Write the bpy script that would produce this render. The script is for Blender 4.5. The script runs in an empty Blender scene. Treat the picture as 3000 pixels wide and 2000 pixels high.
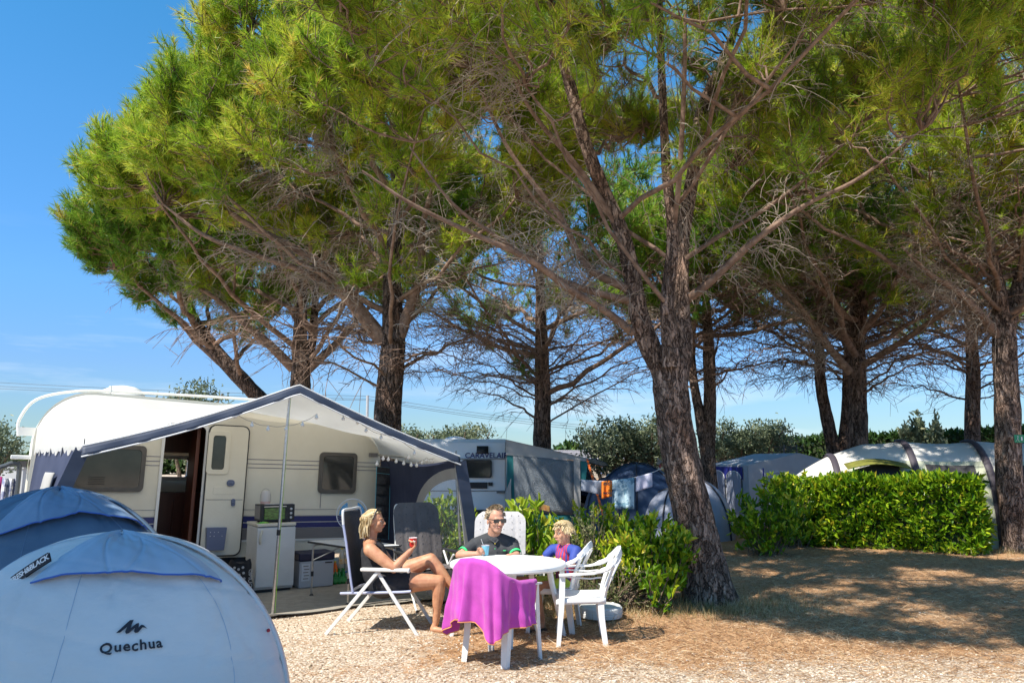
import bpy, math, random
import numpy as np
from mathutils import Vector, Matrix
random.seed(7); RNG = np.random.default_rng(11)
sc = bpy.context.scene; COL = sc.collection
PI = math.pi; R = math.radians
# ---------------------------------------------------------------- camera
PIT = R(8.84); FPX = 2250.0; EYE = 1.68
cam = bpy.data.cameras.new('camera'); cam.sensor_width = 36; cam.lens = 27.0
cam.clip_start = 0.05; cam.clip_end = 3000
co = bpy.data.objects.new('camera', cam); COL.objects.link(co)
co.location = (0, 0, EYE); co.rotation_euler = (R(90) + PIT, 0, 0); sc.camera = co
# ---------------------------------------------------------------- light
SH = (0.55, 0.50)                      # ground shift of a shadow per metre of height
SUN_EL = math.atan2(1, math.hypot(*SH)); SUN_DIR = Vector((-SH[0], -SH[1], 1)).normalized()
sun = bpy.data.lights.new('sun', 'SUN'); sun.energy = 5.0; sun.angle = R(0.53); sun.color = (1.0, 0.945, 0.85)
so = bpy.data.objects.new('sun', sun); COL.objects.link(so)
so.rotation_euler = SUN_DIR.to_track_quat('Z', 'Y').to_euler()
w = bpy.data.worlds.new('World'); sc.world = w; w.use_nodes = True
nt = w.node_tree; nt.nodes.clear()
wo = nt.nodes.new('ShaderNodeOutputWorld'); bg = nt.nodes.new('ShaderNodeBackground')
sky = nt.nodes.new('ShaderNodeTexSky'); sky.sky_type = 'NISHITA'; sky.sun_disc = False
sky.sun_elevation = SUN_EL; sky.sun_rotation = math.atan2(SUN_DIR.x, SUN_DIR.y)
sky.altitude = 200; sky.air_density = 1.0; sky.dust_density = 0.3; sky.ozone_density = 1.6
bg.inputs[1].default_value = 0.15
# a saturated blue and thin cirrus low in the sky
hs = nt.nodes.new('ShaderNodeMix'); hs.data_type = 'RGBA'; hs.blend_type = 'MULTIPLY'; hs.inputs[0].default_value = 1.0
tc0 = nt.nodes.new('ShaderNodeTexCoord'); sx0 = nt.nodes.new('ShaderNodeSeparateXYZ'); nt.links.new(tc0.outputs['Generated'], sx0.inputs[0])
rp0 = nt.nodes.new('ShaderNodeValToRGB'); e0_ = rp0.color_ramp.elements; e0_[0].position = .05; e0_[0].color = (.33, .45, .58, 1); e0_[1].position = .95; e0_[1].color = (.55, .85, 1.0, 1)
for p_, c_ in ((.115, (.35, .50, .71)), (.205, (.37, .64, .90)), (.387, (.33, .75, .98)), (.54, (.26, .80, 1.0))): x_ = e0_.new(p_); x_.color = (*c_, 1)
nt.links.new(sx0.outputs[2], rp0.inputs[0]); nt.links.new(rp0.outputs[0], hs.inputs[7]); nt.links.new(sky.outputs[0], hs.inputs[6])
tc = nt.nodes.new('ShaderNodeTexCoord'); mp = nt.nodes.new('ShaderNodeMapping'); mp.inputs['Scale'].default_value = (2.2, 2.2, 16)
nz = nt.nodes.new('ShaderNodeTexNoise'); nz.inputs['Scale'].default_value = 2.0; nz.inputs['Detail'].default_value = 7; nz.inputs['Roughness'].default_value = .6
nt.links.new(tc.outputs['Generated'], mp.inputs[0]); nt.links.new(mp.outputs[0], nz.inputs['Vector'])
cr = nt.nodes.new('ShaderNodeMapRange'); cr.inputs[1].default_value = .52; cr.inputs[2].default_value = .85; cr.inputs[3].default_value = 0; cr.inputs[4].default_value = .55
nt.links.new(nz.outputs[0], cr.inputs[0])
sx = nt.nodes.new('ShaderNodeSeparateXYZ'); nt.links.new(tc.outputs['Generated'], sx.inputs[0])
zr = nt.nodes.new('ShaderNodeMapRange'); zr.inputs[1].default_value = .28; zr.inputs[2].default_value = .05; nt.links.new(sx.outputs[2], zr.inputs[0])
mm = nt.nodes.new('ShaderNodeMath'); mm.operation = 'MULTIPLY'; nt.links.new(cr.outputs[0], mm.inputs[0]); nt.links.new(zr.outputs[0], mm.inputs[1])
mx = nt.nodes.new('ShaderNodeMix'); mx.data_type = 'RGBA'; mx.inputs[7].default_value = (4.6, 5.0, 5.5, 1)
nt.links.new(mm.outputs[0], mx.inputs[0]); nt.links.new(hs.outputs[2], mx.inputs[6])
nt.links.new(mx.outputs[2], bg.inputs[0]); nt.links.new(bg.outputs[0], wo.inputs[0])
sc.view_settings.view_transform = 'Standard'; sc.view_settings.look = 'None'
sc.view_settings.exposure = 0.62; sc.view_settings.gamma = 1.0
sc.render.engine = 'CYCLES'
try:
    sc.cycles.max_bounces = 6; sc.cycles.transparent_max_bounces = 12
except Exception: pass

def at(px, py, Y):
    dx = (px - 1500) / FPX; dy = (1000 - py) / FPX
    d = Y / (math.cos(PIT) - dy * math.sin(PIT))
    return Vector((dx * d, Y, EYE + (math.sin(PIT) + dy * math.cos(PIT)) * d))
def gd(px, py, z=0.0):
    dx = (px - 1500) / FPX; dy = (1000 - py) / FPX
    d = (z - EYE) / (math.sin(PIT) + dy * math.cos(PIT))
    return Vector((dx * d, (math.cos(PIT) - dy * math.sin(PIT)) * d, z))
# ---------------------------------------------------------------- objects
def tag(o, label=None, cat=None, group=None, kind=None):
    if label: o['label'] = label
    if cat: o['category'] = cat
    if group: o['group'] = group
    if kind: o['kind'] = kind
    return o
def thing(name, label, cat, loc=(0, 0, 0), rz=0.0, group=None, kind=None):
    o = bpy.data.objects.new(name, None); COL.objects.link(o)
    o.location = loc; o.rotation_euler = (0, 0, rz); o.empty_display_size = .2
    return tag(o, label, cat, group, kind)
def copy_tree(o, parent=None):
    c = o.copy(); COL.objects.link(c); c.parent = parent
    for ch in list(o.children): copy_tree(ch, c)
    return c

class MB:
    def __init__(s): s.v = []; s.f = []; s.m = []; s.n = 0
    def add(s, V, Fc, m=0):
        V = [tuple(p) for p in V]; s.v += V
        for q in Fc: s.f.append([i + s.n for i in q]); s.m.append(m)
        s.n += len(V); return s
    def box(s, c, d, M=None, m=0, taper=1.0):
        x, y, z = d[0] / 2, d[1] / 2, d[2] / 2; V = []
        for k in (-1, 1):
            t = taper if k > 0 else 1
            for i, j in ((-1, -1), (1, -1), (1, 1), (-1, 1)): V.append(Vector((i * x * t, j * y * t, k * z)))
        if M is not None: V = [M @ p for p in V]
        V = [p + Vector(c) for p in V]
        return s.add(V, [(3, 2, 1, 0), (4, 5, 6, 7), (0, 1, 5, 4), (1, 2, 6, 5), (2, 3, 7, 6), (3, 0, 4, 7)], m)
    def beam(s, a, b, wd, th, up=(0, 0, 1), m=0):
        a = Vector(a); b = Vector(b); d = (b - a); L = d.length; d.normalize()
        u = Vector(up); x = d.cross(u)
        if x.length < 1e-4: x = d.cross(Vector((1, 0, 0)))
        x.normalize(); y = x.cross(d); V = []
        for p in (a, b):
            for i, j in ((-1, -1), (1, -1), (1, 1), (-1, 1)): V.append(p + x * (i * wd / 2) + y * (j * th / 2))
        return s.add(V, [(3, 2, 1, 0), (4, 5, 6, 7), (0, 1, 5, 4), (1, 2, 6, 5), (2, 3, 7, 6), (3, 0, 4, 7)], m)
    def tube(s, pts, r, n=8, m=0, cap=True, closed=False, flat=1.0):
        pts = [Vector(p) for p in pts]; k = len(pts)
        rr = [r] * k if not hasattr(r, '__len__') else list(r)
        V = []; x = None
        for i, p in enumerate(pts):
            if closed: t = pts[(i + 1) % k] - pts[i - 1]
            else: t = pts[min(i + 1, k - 1)] - pts[max(i - 1, 0)]
            if t.length < 1e-9: t = Vector((0, 0, 1))
            t.normalize()
            if x is None:
                x = t.cross(Vector((0, 0, 1)))
                if x.length < 1e-3: x = t.cross(Vector((1, 0, 0)))
            x = x - t * x.dot(t)
            if x.length < 1e-6: x = t.orthogonal()
            x.normalize(); y = t.cross(x)
            for j in range(n):
                a = 2 * PI * j / n; V.append(p + x * (math.cos(a) * rr[i]) + y * (math.sin(a) * rr[i] * flat))
        F_ = []
        for i in range(k if closed else k - 1):
            i2 = (i + 1) % k
            for j in range(n): F_.append((i * n + j, i * n + (j + 1) % n, i2 * n + (j + 1) % n, i2 * n + j))
        if cap and not closed: F_ += [tuple(range(n - 1, -1, -1)), tuple((k - 1) * n + j for j in range(n))]
        return s.add(V, F_, m)
    def lathe(s, prof, c=(0, 0, 0), n=24, m=0, M=None, cap=True):
        V = []; k = len(prof)
        for r_, z in prof:
            for j in range(n):
                a = 2 * PI * j / n; p = Vector((math.cos(a) * r_, math.sin(a) * r_, z))
                if M is not None: p = M @ p
                V.append(p + Vector(c))
        F_ = [(i * n + j, i * n + (j + 1) % n, (i + 1) * n + (j + 1) % n, (i + 1) * n + j) for i in range(k - 1) for j in range(n)]
        if cap: F_ += [tuple(range(n - 1, -1, -1)), tuple((k - 1) * n + j for j in range(n))]
        return s.add(V, F_, m)
    def grid(s, fn, nu, nv, m=0, wrapu=False):
        V = [fn(i / (nu if wrapu else nu - 1), j / (nv - 1)) for j in range(nv) for i in range(nu)]
        F_ = []
        for j in range(nv - 1):
            for i in range(nu if wrapu else nu - 1):
                i2 = (i + 1) % nu; F_.append((j * nu + i, j * nu + i2, (j + 1) * nu + i2, (j + 1) * nu + i))
        return s.add(V, F_, m)
    def prism(s, poly, ax, lo, hi, m=0, M=None):
        n = len(poly); V = []
        for t in (lo, hi):
            for a, b in poly:
                p = {'x': Vector((t, a, b)), 'y': Vector((a, t, b)), 'z': Vector((a, b, t))}[ax]
                V.append(M @ p if M is not None else p)
        F_ = [tuple(range(n - 1, -1, -1)), tuple(range(n, 2 * n))] + [(i, (i + 1) % n, n + (i + 1) % n, n + i) for i in range(n)]
        return s.add(V, F_, m)
    def ball(s, c, r, n=12, m=0, sc_=(1, 1, 1), M=None):
        k = max(5, n // 2 + 1); prof = [(math.sin(PI * i / (k - 1)) * r + 1e-5, -math.cos(PI * i / (k - 1)) * r) for i in range(k)]
        V = []
        for r_, z in prof:
            for j in range(n):
                a = 2 * PI * j / n; p = Vector((math.cos(a) * r_ * sc_[0], math.sin(a) * r_ * sc_[1], z * sc_[2]))
                if M is not None: p = M @ p
                V.append(p + Vector(c))
        return s.add(V, [(i * n + j, i * n + (j + 1) % n, (i + 1) * n + (j + 1) % n, (i + 1) * n + j) for i in range(k - 1) for j in range(n)], m)
    def xf(s, M): s.v = [tuple(M @ Vector(p)) for p in s.v]; return s
    def build(s, name, mats, parent=None, smooth=True, bevel=0, sub=0, solid=0, angle=40, world=False):
        me = bpy.data.meshes.new(name); me.from_pydata(s.v, [], s.f)
        if not isinstance(mats, (list, tuple)): mats = [mats]
        for m_ in mats: me.materials.append(m_)
        me.polygons.foreach_set('material_index', s.m)
        me.polygons.foreach_set('use_smooth', [smooth] * len(s.f)); me.update()
        if smooth:
            try: me.set_sharp_from_angle(angle=R(angle))
            except Exception: pass
        o = bpy.data.objects.new(name, me); COL.objects.link(o)
        if parent is not None:
            o.parent = parent
            if world: o.matrix_parent_inverse = Matrix.LocRotScale(parent.location, parent.rotation_euler, None).inverted()
        if solid:
            d = o.modifiers.new('t', 'SOLIDIFY'); d.thickness = solid; d.offset = 0
        if bevel:
            d = o.modifiers.new('b', 'BEVEL'); d.width = bevel; d.segments = 2; d.limit_method = 'ANGLE'; d.angle_limit = R(35)
            try: d.harden_normals = True
            except Exception: pass
        if sub:
            d = o.modifiers.new('s', 'SUBSURF'); d.levels = sub; d.render_levels = sub
        return o

def big(name, V, Fc, mat, parent=None, smooth=False, attr=None, world=True):
    """numpy mesh: V (n,3), Fc (m,k)"""
    me = bpy.data.meshes.new(name); V = np.ascontiguousarray(V, dtype=np.float32); Fc = np.ascontiguousarray(Fc, dtype=np.int32)
    m_, k = Fc.shape
    me.vertices.add(len(V)); me.vertices.foreach_set('co', V.ravel())
    me.loops.add(m_ * k); me.loops.foreach_set('vertex_index', Fc.ravel())
    me.polygons.add(m_); me.polygons.foreach_set('loop_start', np.arange(0, m_ * k, k, dtype=np.int32))
    me.polygons.foreach_set('loop_total', np.full(m_, k, dtype=np.int32))
    me.polygons.foreach_set('use_smooth', np.full(m_, smooth))
    if attr is not None:
        a = me.attributes.new('tone', 'FLOAT', 'FACE'); a.data.foreach_set('value', np.ascontiguousarray(attr, dtype=np.float32))
    me.materials.append(mat); me.update(calc_edges=True)
    o = bpy.data.objects.new(name, me); COL.objects.link(o)
    if parent is not None:
        o.parent = parent
        if world: o.matrix_parent_inverse = Matrix.LocRotScale(parent.location, parent.rotation_euler, None).inverted()
    return o
# ---------------------------------------------------------------- materials
def pm(name, c, c2=None, scale=6.0, rough=.6, bump=0.0, bscale=None, metal=0.0, detail=4, stretch=(1, 1, 1), spec=.5, lo=.35, hi=.65, coat=0, trans=0, sheen=0, alpha=1):
    m = bpy.data.materials.new(name); m.use_nodes = True; t = m.node_tree; b = t.nodes['Principled BSDF']
    b.inputs['Base Color'].default_value = (*c, 1); b.inputs['Roughness'].default_value = rough; b.inputs['Metallic'].default_value = metal
    b.inputs['Specular IOR Level'].default_value = spec
    if coat: b.inputs['Coat Weight'].default_value = coat; b.inputs['Coat Roughness'].default_value = .1
    if sheen: b.inputs['Sheen Weight'].default_value = sheen
    if alpha < 1: b.inputs['Alpha'].default_value = alpha
    tc = t.nodes.new('ShaderNodeTexCoord'); mp = t.nodes.new('ShaderNodeMapping'); mp.inputs['Scale'].default_value = stretch
    t.links.new(tc.outputs['Object'], mp.inputs[0])
    if c2 is not None:
        n = t.nodes.new('ShaderNodeTexNoise'); n.inputs['Scale'].default_value = scale; n.inputs['Detail'].default_value = detail; n.inputs['Roughness'].default_value = .6
        t.links.new(mp.outputs[0], n.inputs['Vector'])
        r_ = t.nodes.new('ShaderNodeMapRange'); r_.inputs[1].default_value = lo; r_.inputs[2].default_value = hi; t.links.new(n.outputs[0], r_.inputs[0])
        x = t.nodes.new('ShaderNodeMix'); x.data_type = 'RGBA'; x.inputs[6].default_value = (*c, 1); x.inputs[7].default_value = (*c2, 1)
        t.links.new(r_.outputs[0], x.inputs[0]); t.links.new(x.outputs[2], b.inputs['Base Color'])
    if bump:
        n2 = t.nodes.new('ShaderNodeTexNoise'); n2.inputs['Scale'].default_value = bscale or scale; n2.inputs['Detail'].default_value = 5
        t.links.new(mp.outputs[0], n2.inputs['Vector'])
        bp = t.nodes.new('ShaderNodeBump'); bp.inputs['Strength'].default_value = bump; bp.inputs['Distance'].default_value = .02
        t.links.new(n2.outputs[0], bp.inputs['Height']); t.links.new(bp.outputs[0], b.inputs['Normal'])
    if trans:
        o = t.nodes['Material Output']; tr = t.nodes.new('ShaderNodeBsdfTranslucent'); ms = t.nodes.new('ShaderNodeMixShader')
        ms.inputs[0].default_value = trans
        if c2 is not None: t.links.new(x.outputs[2], tr.inputs[0])
        else: tr.inputs[0].default_value = (*c, 1)
        t.links.new(b.outputs[0], ms.inputs[1]); t.links.new(tr.outputs[0], ms.inputs[2]); t.links.new(ms.outputs[0], o.inputs[0])
    return m
def leafmat(name, cols, trans=.35, rough=.5, scale=1.5, tcol=None, amt=.5):
    """cols: dark, mid, light, odd; 'tone' face attribute picks, a slow noise varies"""
    m = bpy.data.materials.new(name); m.use_nodes = True; t = m.node_tree; b = t.nodes['Principled BSDF']
    at_ = t.nodes.new('ShaderNodeAttribute'); at_.attribute_name = 'tone'
    tc = t.nodes.new('ShaderNodeTexCoord'); n = t.nodes.new('ShaderNodeTexNoise'); n.inputs['Scale'].default_value = scale; n.inputs['Detail'].default_value = 3
    t.links.new(tc.outputs['Object'], n.inputs['Vector'])
    ad = t.nodes.new('ShaderNodeMath'); ad.operation = 'MULTIPLY_ADD'; ad.inputs[1].default_value = amt * 2; ad.inputs[2].default_value = -amt
    t.links.new(n.outputs[0], ad.inputs[0])
    a2 = t.nodes.new('ShaderNodeMath'); a2.operation = 'ADD'; t.links.new(ad.outputs[0], a2.inputs[0]); t.links.new(at_.outputs['Fac'], a2.inputs[1])
    rp = t.nodes.new('ShaderNodeValToRGB'); e = rp.color_ramp.elements
    e[0].position = .08; e[0].color = (*cols[0], 1); e[1].position = .98; e[1].color = (*cols[3], 1)
    x = e.new(.45); x.color = (*cols[1], 1); x = e.new(.8); x.color = (*cols[2], 1)
    t.links.new(a2.outputs[0], rp.inputs[0]); t.links.new(rp.outputs[0], b.inputs['Base Color'])
    b.inputs['Roughness'].default_value = rough; b.inputs['Specular IOR Level'].default_value = .35
    o = t.nodes['Material Output']; tr = t.nodes.new('ShaderNodeBsdfTranslucent'); ms = t.nodes.new('ShaderNodeMixShader'); ms.inputs[0].default_value = trans
    t.links.new(rp.outputs[0], tr.inputs[0]); t.links.new(b.outputs[0], ms.inputs[1]); t.links.new(tr.outputs[0], ms.inputs[2]); t.links.new(ms.outputs[0], o.inputs[0])
    return m
def barkmat(name, c_hi, c_lo, c_gap, sc_=7.0, zs=.25, depth=1.0, redd=(.30, .13, .07)):
    m = bpy.data.materials.new(name); m.use_nodes = True; t = m.node_tree; b = t.nodes['Principled BSDF']; L = t.links.new
    def N(kind, **kw):
        n = t.nodes.new(kind)
        for k, v in kw.items(): n.inputs[k].default_value = v
        return n
    def mth(op, a, b_, c_=None):
        x = t.nodes.new('ShaderNodeMath'); x.operation = op
        for k, c in enumerate((a, b_, c_)):
            if c is None: continue
            if isinstance(c, (int, float)): x.inputs[k].default_value = c
            else: L(c, x.inputs[k])
        return x.outputs[0]
    def rg(src, a, b_, c=0., d=1.):
        r_ = t.nodes.new('ShaderNodeMapRange')
        for k, v in enumerate((a, b_, c, d)): r_.inputs[k + 1].default_value = v
        L(src, r_.inputs[0]); return r_.outputs[0]
    def mix(f, a, b_):
        x = t.nodes.new('ShaderNodeMix'); x.data_type = 'RGBA'; L(f, x.inputs[0])
        for k, c in ((6, a), (7, b_)):
            if isinstance(c, tuple): x.inputs[k].default_value = (*c, 1)
            else: L(c, x.inputs[k])
        return x.outputs[2]
    tc = t.nodes.new('ShaderNodeTexCoord'); mp = t.nodes.new('ShaderNodeMapping'); mp.inputs['Scale'].default_value = (1, 1, zs); L(tc.outputs['Object'], mp.inputs[0])
    wn = N('ShaderNodeTexNoise', Scale=sc_ * .9, Detail=5.); L(tc.outputs['Object'], wn.inputs['Vector'])
    ma = t.nodes.new('ShaderNodeVectorMath'); ma.operation = 'MULTIPLY_ADD'; ma.inputs[1].default_value = (.13, .13, .13); L(wn.outputs['Color'], ma.inputs[0]); L(mp.outputs[0], ma.inputs[2])
    a1 = N('ShaderNodeTexNoise', Scale=sc_ * 2.0, Detail=4., Roughness=.55); L(ma.outputs[0], a1.inputs['Vector'])
    ridge = rg(mth('ABSOLUTE', mth('SUBTRACT', a1.outputs[0], .5), 0.), .0, .085)
    v = N('ShaderNodeTexVoronoi', Scale=sc_ * 2.6); v.feature = 'DISTANCE_TO_EDGE'; L(ma.outputs[0], v.inputs['Vector'])
    plate = rg(v.outputs['Distance'], .0, .10, .35, 1.)
    v2 = N('ShaderNodeTexVoronoi', Scale=sc_ * 2.6); L(ma.outputs[0], v2.inputs['Vector']); sv = t.nodes.new('ShaderNodeSeparateColor'); L(v2.outputs['Color'], sv.inputs[0])
    n1 = N('ShaderNodeTexNoise', Scale=sc_ * 9, Detail=6., Roughness=.75); L(mp.outputs[0], n1.inputs['Vector'])
    n2 = N('ShaderNodeTexNoise', Scale=1.6, Detail=3.); L(tc.outputs['Object'], n2.inputs['Vector'])
    hgt = mth('MULTIPLY', ridge, plate)
    c = mix(rg(n1.outputs[0], .3, .7), c_lo, c_hi); c = mix(mth('MULTIPLY', rg(n2.outputs[0], .5, .72), .7), c, redd)
    hv = t.nodes.new('ShaderNodeHueSaturation'); L(rg(sv.outputs[0], 0, 1, .65, 1.4), hv.inputs['Value']); L(c, hv.inputs['Color'])
    c = mix(rg(hgt, .05, .6), c_gap, hv.outputs[0])
    L(c, b.inputs['Base Color']); b.inputs['Roughness'].default_value = .9; b.inputs['Specular IOR Level'].default_value = .2
    h = mth('ADD', mth('ADD', hgt, mth('MULTIPLY', n1.outputs[0], .5)), mth('MULTIPLY', sv.outputs[1], .35))
    bp = t.nodes.new('ShaderNodeBump'); bp.inputs['Strength'].default_value = depth; bp.inputs['Distance'].default_value = .04; L(h, bp.inputs['Height']); L(bp.outputs[0], b.inputs['Normal'])
    return m
# ================================================================ GROUND
def ground_mat():
    m = bpy.data.materials.new('ground_litter'); m.use_nodes = True; t = m.node_tree; b = t.nodes['Principled BSDF']; L = t.links.new
    tc = t.nodes.new('ShaderNodeTexCoord')
    def noise(s, d=6, r_=.65):
        n = t.nodes.new('ShaderNodeTexNoise'); n.inputs['Scale'].default_value = s; n.inputs['Detail'].default_value = d; n.inputs['Roughness'].default_value = r_; L(tc.outputs['Object'], n.inputs['Vector']); return n
    def rng(src, a, b_, c=0, d=1):
        r_ = t.nodes.new('ShaderNodeMapRange'); r_.inputs[1].default_value = a; r_.inputs[2].default_value = b_; r_.inputs[3].default_value = c; r_.inputs[4].default_value = d; L(src, r_.inputs[0]); return r_.outputs[0]
    def mix(f, a, b_):
        x = t.nodes.new('ShaderNodeMix'); x.data_type = 'RGBA'; L(f, x.inputs[0])
        for k, c in ((6, a), (7, b_)):
            if isinstance(c, tuple): x.inputs[k].default_value = (*c, 1)
            else: L(c, x.inputs[k])
        return x.outputs[2]
    def math_(op, a, b_):
        x = t.nodes.new('ShaderNodeMath'); x.operation = op
        for k, c in ((0, a), (1, b_)):
            if isinstance(c, (int, float)): x.inputs[k].default_value = c
            else: L(c, x.inputs[k])
        return x.outputs[0]
    v = t.nodes.new('ShaderNodeTexVoronoi'); v.inputs['Scale'].default_value = 42; L(tc.outputs['Object'], v.inputs['Vector'])
    sv = t.nodes.new('ShaderNodeSeparateColor'); L(v.outputs['Color'], sv.inputs[0])
    grav = mix(rng(sv.outputs[0], 0, 1), (.49, .39, .285), (.79, .70, .58))
    n1 = noise(55, 4); n2 = noise(9); n3 = noise(1.1)
    grav = mix(rng(v.outputs['Distance'], .35, .75), grav, (.36, .25, .16))
    lit = mix(rng(n1.outputs[0], .35, .7), (.28, .14, .065), (.68, .43, .235))
    lit = mix(rng(n2.outputs[0], .45, .8), lit, (.46, .27, .14))
    # gravel shows near the camera and left; needle litter right and under the trees
    sp = t.nodes.new('ShaderNodeSeparateXYZ'); L(tc.outputs['Object'], sp.inputs[0])
    gy = rng(sp.outputs[1], 7.4, 6.3); gx = rng(sp.outputs[0], .1, -1.2)
    g = math_('MAXIMUM', gy, gx)
    gm = math_('ADD', math_('MULTIPLY', g, .62), math_('MULTIPLY', math_('SUBTRACT', n2.outputs[0], .5), 1.5))
    gm = math_('ADD', gm, math_('MULTIPLY', math_('SUBTRACT', n3.outputs[0], .5), 1.5))
    gm = math_('ADD', gm, math_('MULTIPLY', math_('SUBTRACT', n1.outputs[0], .5), .9))
    base = mix(rng(gm, .22, .42), lit, grav)
    L(base, b.inputs['Base Color']); b.inputs['Roughness'].default_value = .95; b.inputs['Specular IOR Level'].default_value = .1
    h = math_('ADD', math_('MULTIPLY', math_('SUBTRACT', 1.0, v.outputs['Distance']), .6), math_('MULTIPLY', n1.outputs[0], .8))
    h = math_('ADD', h, math_('MULTIPLY', n2.outputs[0], 1.2))
    bp = t.nodes.new('ShaderNodeBump'); bp.inputs['Strength'].default_value = .8; bp.inputs['Distance'].default_value = .022; L(h, bp.inputs['Height']); L(bp.outputs[0], b.inputs['Normal'])
    return m
def ground_z(x, y):
    return (.012 * np.sin(x * 1.7 + .4) * np.sin(y * 1.3) + .008 * np.sin(x * 4.1 + y * 2.3)) * np.clip((y - 4) / 3, 0, 1) * (np.abs(x) < 60)
xs = np.concatenate([[-900, -300, -120, -60], np.arange(-30, 30.01, .25), [60, 120, 300, 900]])
ys = np.concatenate([[-60, -20, -5], np.arange(0, 24.01, .25), np.arange(25, 60, 3), [90, 160, 400, 1500]])
gx_, gy_ = np.meshgrid(xs, ys); gz_ = ground_z(gx_, gy_)
V = np.stack([gx_.ravel(), gy_.ravel(), gz_.ravel()], 1); nx = len(xs); ny = len(ys)
ii, jj = np.meshgrid(np.arange(nx - 1), np.arange(ny - 1)); q = (jj * nx + ii).ravel()
GM = ground_mat()
g = big('ground', V, np.stack([q, q + 1, q + nx + 1, q + nx], 1), GM, smooth=True); tag(g, kind='structure')
# fallen needles, blades and stones
def slivers(P, Dr, Ln, Wd):
    """thin triangles from P along Dr"""
    n = len(P); side = np.cross(Dr, RNG.normal(size=(n, 3))); side /= np.linalg.norm(side, axis=1)[:, None] + 1e-9
    V = np.empty((n, 3, 3)); V[:, 0] = P - side * Wd[:, None] / 2; V[:, 1] = P + side * Wd[:, None] / 2; V[:, 2] = P + Dr * Ln[:, None]
    return V.reshape(-1, 3), np.arange(n * 3).reshape(-1, 3)
NEEDLE = leafmat('fallen_needle', [(.16, .08, .04), (.42, .24, .12), (.62, .42, .24), (.75, .6, .4)], trans=.1, scale=.8)
n = 115000
yy = 5.9 + (15.5 - 5.9) * RNG.random(n) ** 1.8; xx = (RNG.random(n) * 2 - 1) * (yy * .7 + .3)
keep = (xx > -.6 + RNG.normal(size=n) * .7) & (RNG.random(n) < np.clip((yy - 6.1) * .9, .12, 1)); xx = xx[keep]; yy = yy[keep]; n = len(xx)
a = RNG.random(n) * 2 * PI; el = np.abs(RNG.normal(size=n)) * .22
D = np.stack([np.cos(a) * np.cos(el), np.sin(a) * np.cos(el), np.sin(el)], 1)
V, Fc = slivers(np.stack([xx, yy, ground_z(xx, yy) + .004 + RNG.random(n) * .012], 1), D, .06 + RNG.random(n) * .09, np.full(n, .0045))
o = big('pine_needles', V, Fc, NEEDLE, attr=RNG.random(n)); tag(o, 'fallen brown pine needles scattered over the ground', 'needles', kind='stuff')
STONE = leafmat('stone', [(.3, .21, .14), (.48, .37, .27), (.68, .58, .46), (.85, .78, .68)], trans=0, scale=.5)
n = 16000
yy = 5.8 + 4.2 * RNG.random(n) ** 1.5; xx = (RNG.random(n) * 2 - 1) * (yy * .7 + .2)
keep = (xx < .3 + RNG.normal(size=n) * .6) | (yy < 6.9 + RNG.normal(size=n) * .4) | (RNG.random(n) < .08); xx = xx[keep]; yy = yy[keep]; n = len(xx)
s = .005 + .009 * RNG.random(n) ** 2.5; C = np.stack([xx, yy, ground_z(xx, yy) + s * .3], 1)
OCT = np.array([[1, 0, 0], [0, 1, 0], [-1, 0, 0], [0, -1, 0], [0, 0, .8], [0, 0, -.8]], float)
V = C[:, None] + (OCT[None] + RNG.normal(size=(n, 6, 3)) * .22) * s[:, None, None]
T = np.array([[0, 1, 4], [1, 2, 4], [2, 3, 4], [3, 0, 4], [1, 0, 5], [2, 1, 5], [3, 2, 5], [0, 3, 5]])
Fc = (np.arange(n)[:, None, None] * 6 + T[None]).reshape(-1, 3)
o = big('gravel', V.reshape(-1, 3), Fc, STONE, attr=np.repeat(RNG.random(n), 8)); tag(o, 'pale loose gravel stones between the tent and the table', 'gravel', kind='stuff')
# dry grass round trunk and bushes
GRASS = leafmat('dry_grass', [(.10, .12, .03), (.38, .28, .12), (.6, .45, .24), (.7, .6, .38)], trans=.3, scale=.7)
def grass(cx, cy, sx_, sy_, n, h):
    x = cx + RNG.normal(size=n) * sx_; y = cy + RNG.normal(size=n) * sy_
    D = np.stack([RNG.normal(size=n) * .5, RNG.normal(size=n) * .5, np.ones(n)], 1); D /= np.linalg.norm(D, axis=1)[:, None]
    return slivers(np.stack([x, y, ground_z(x, y)], 1), D, h * (.4 + RNG.random(n)), np.full(n, .006))
Vs = []; Fs = []; off = 0
for a in [(2.35, 9.35, .6, .35, 2200, .09), (1.1, 9.3, .7, .35, 2600, .13), (1.9, 8.95, .8, .3, 1500, .07), (3.2, 9.9, .4, .4, 400, .08), (.3, 9.9, .5, .3, 700, .12), (9.6, 14.7, 1.0, .4, 900, .15), (2.2, 7.9, 1.6, .9, 700, .05)]:
    V, Fc = grass(*a); Vs.append(V); Fs.append(Fc + off); off += len(V)
V = np.concatenate(Vs); Fc = np.concatenate(Fs)
o = big('dry_grass', V, Fc, GRASS, attr=RNG.random(len(Fc))); tag(o, 'dry straw coloured grass tufts at the foot of pine and bushes', 'grass', kind='stuff')

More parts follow.
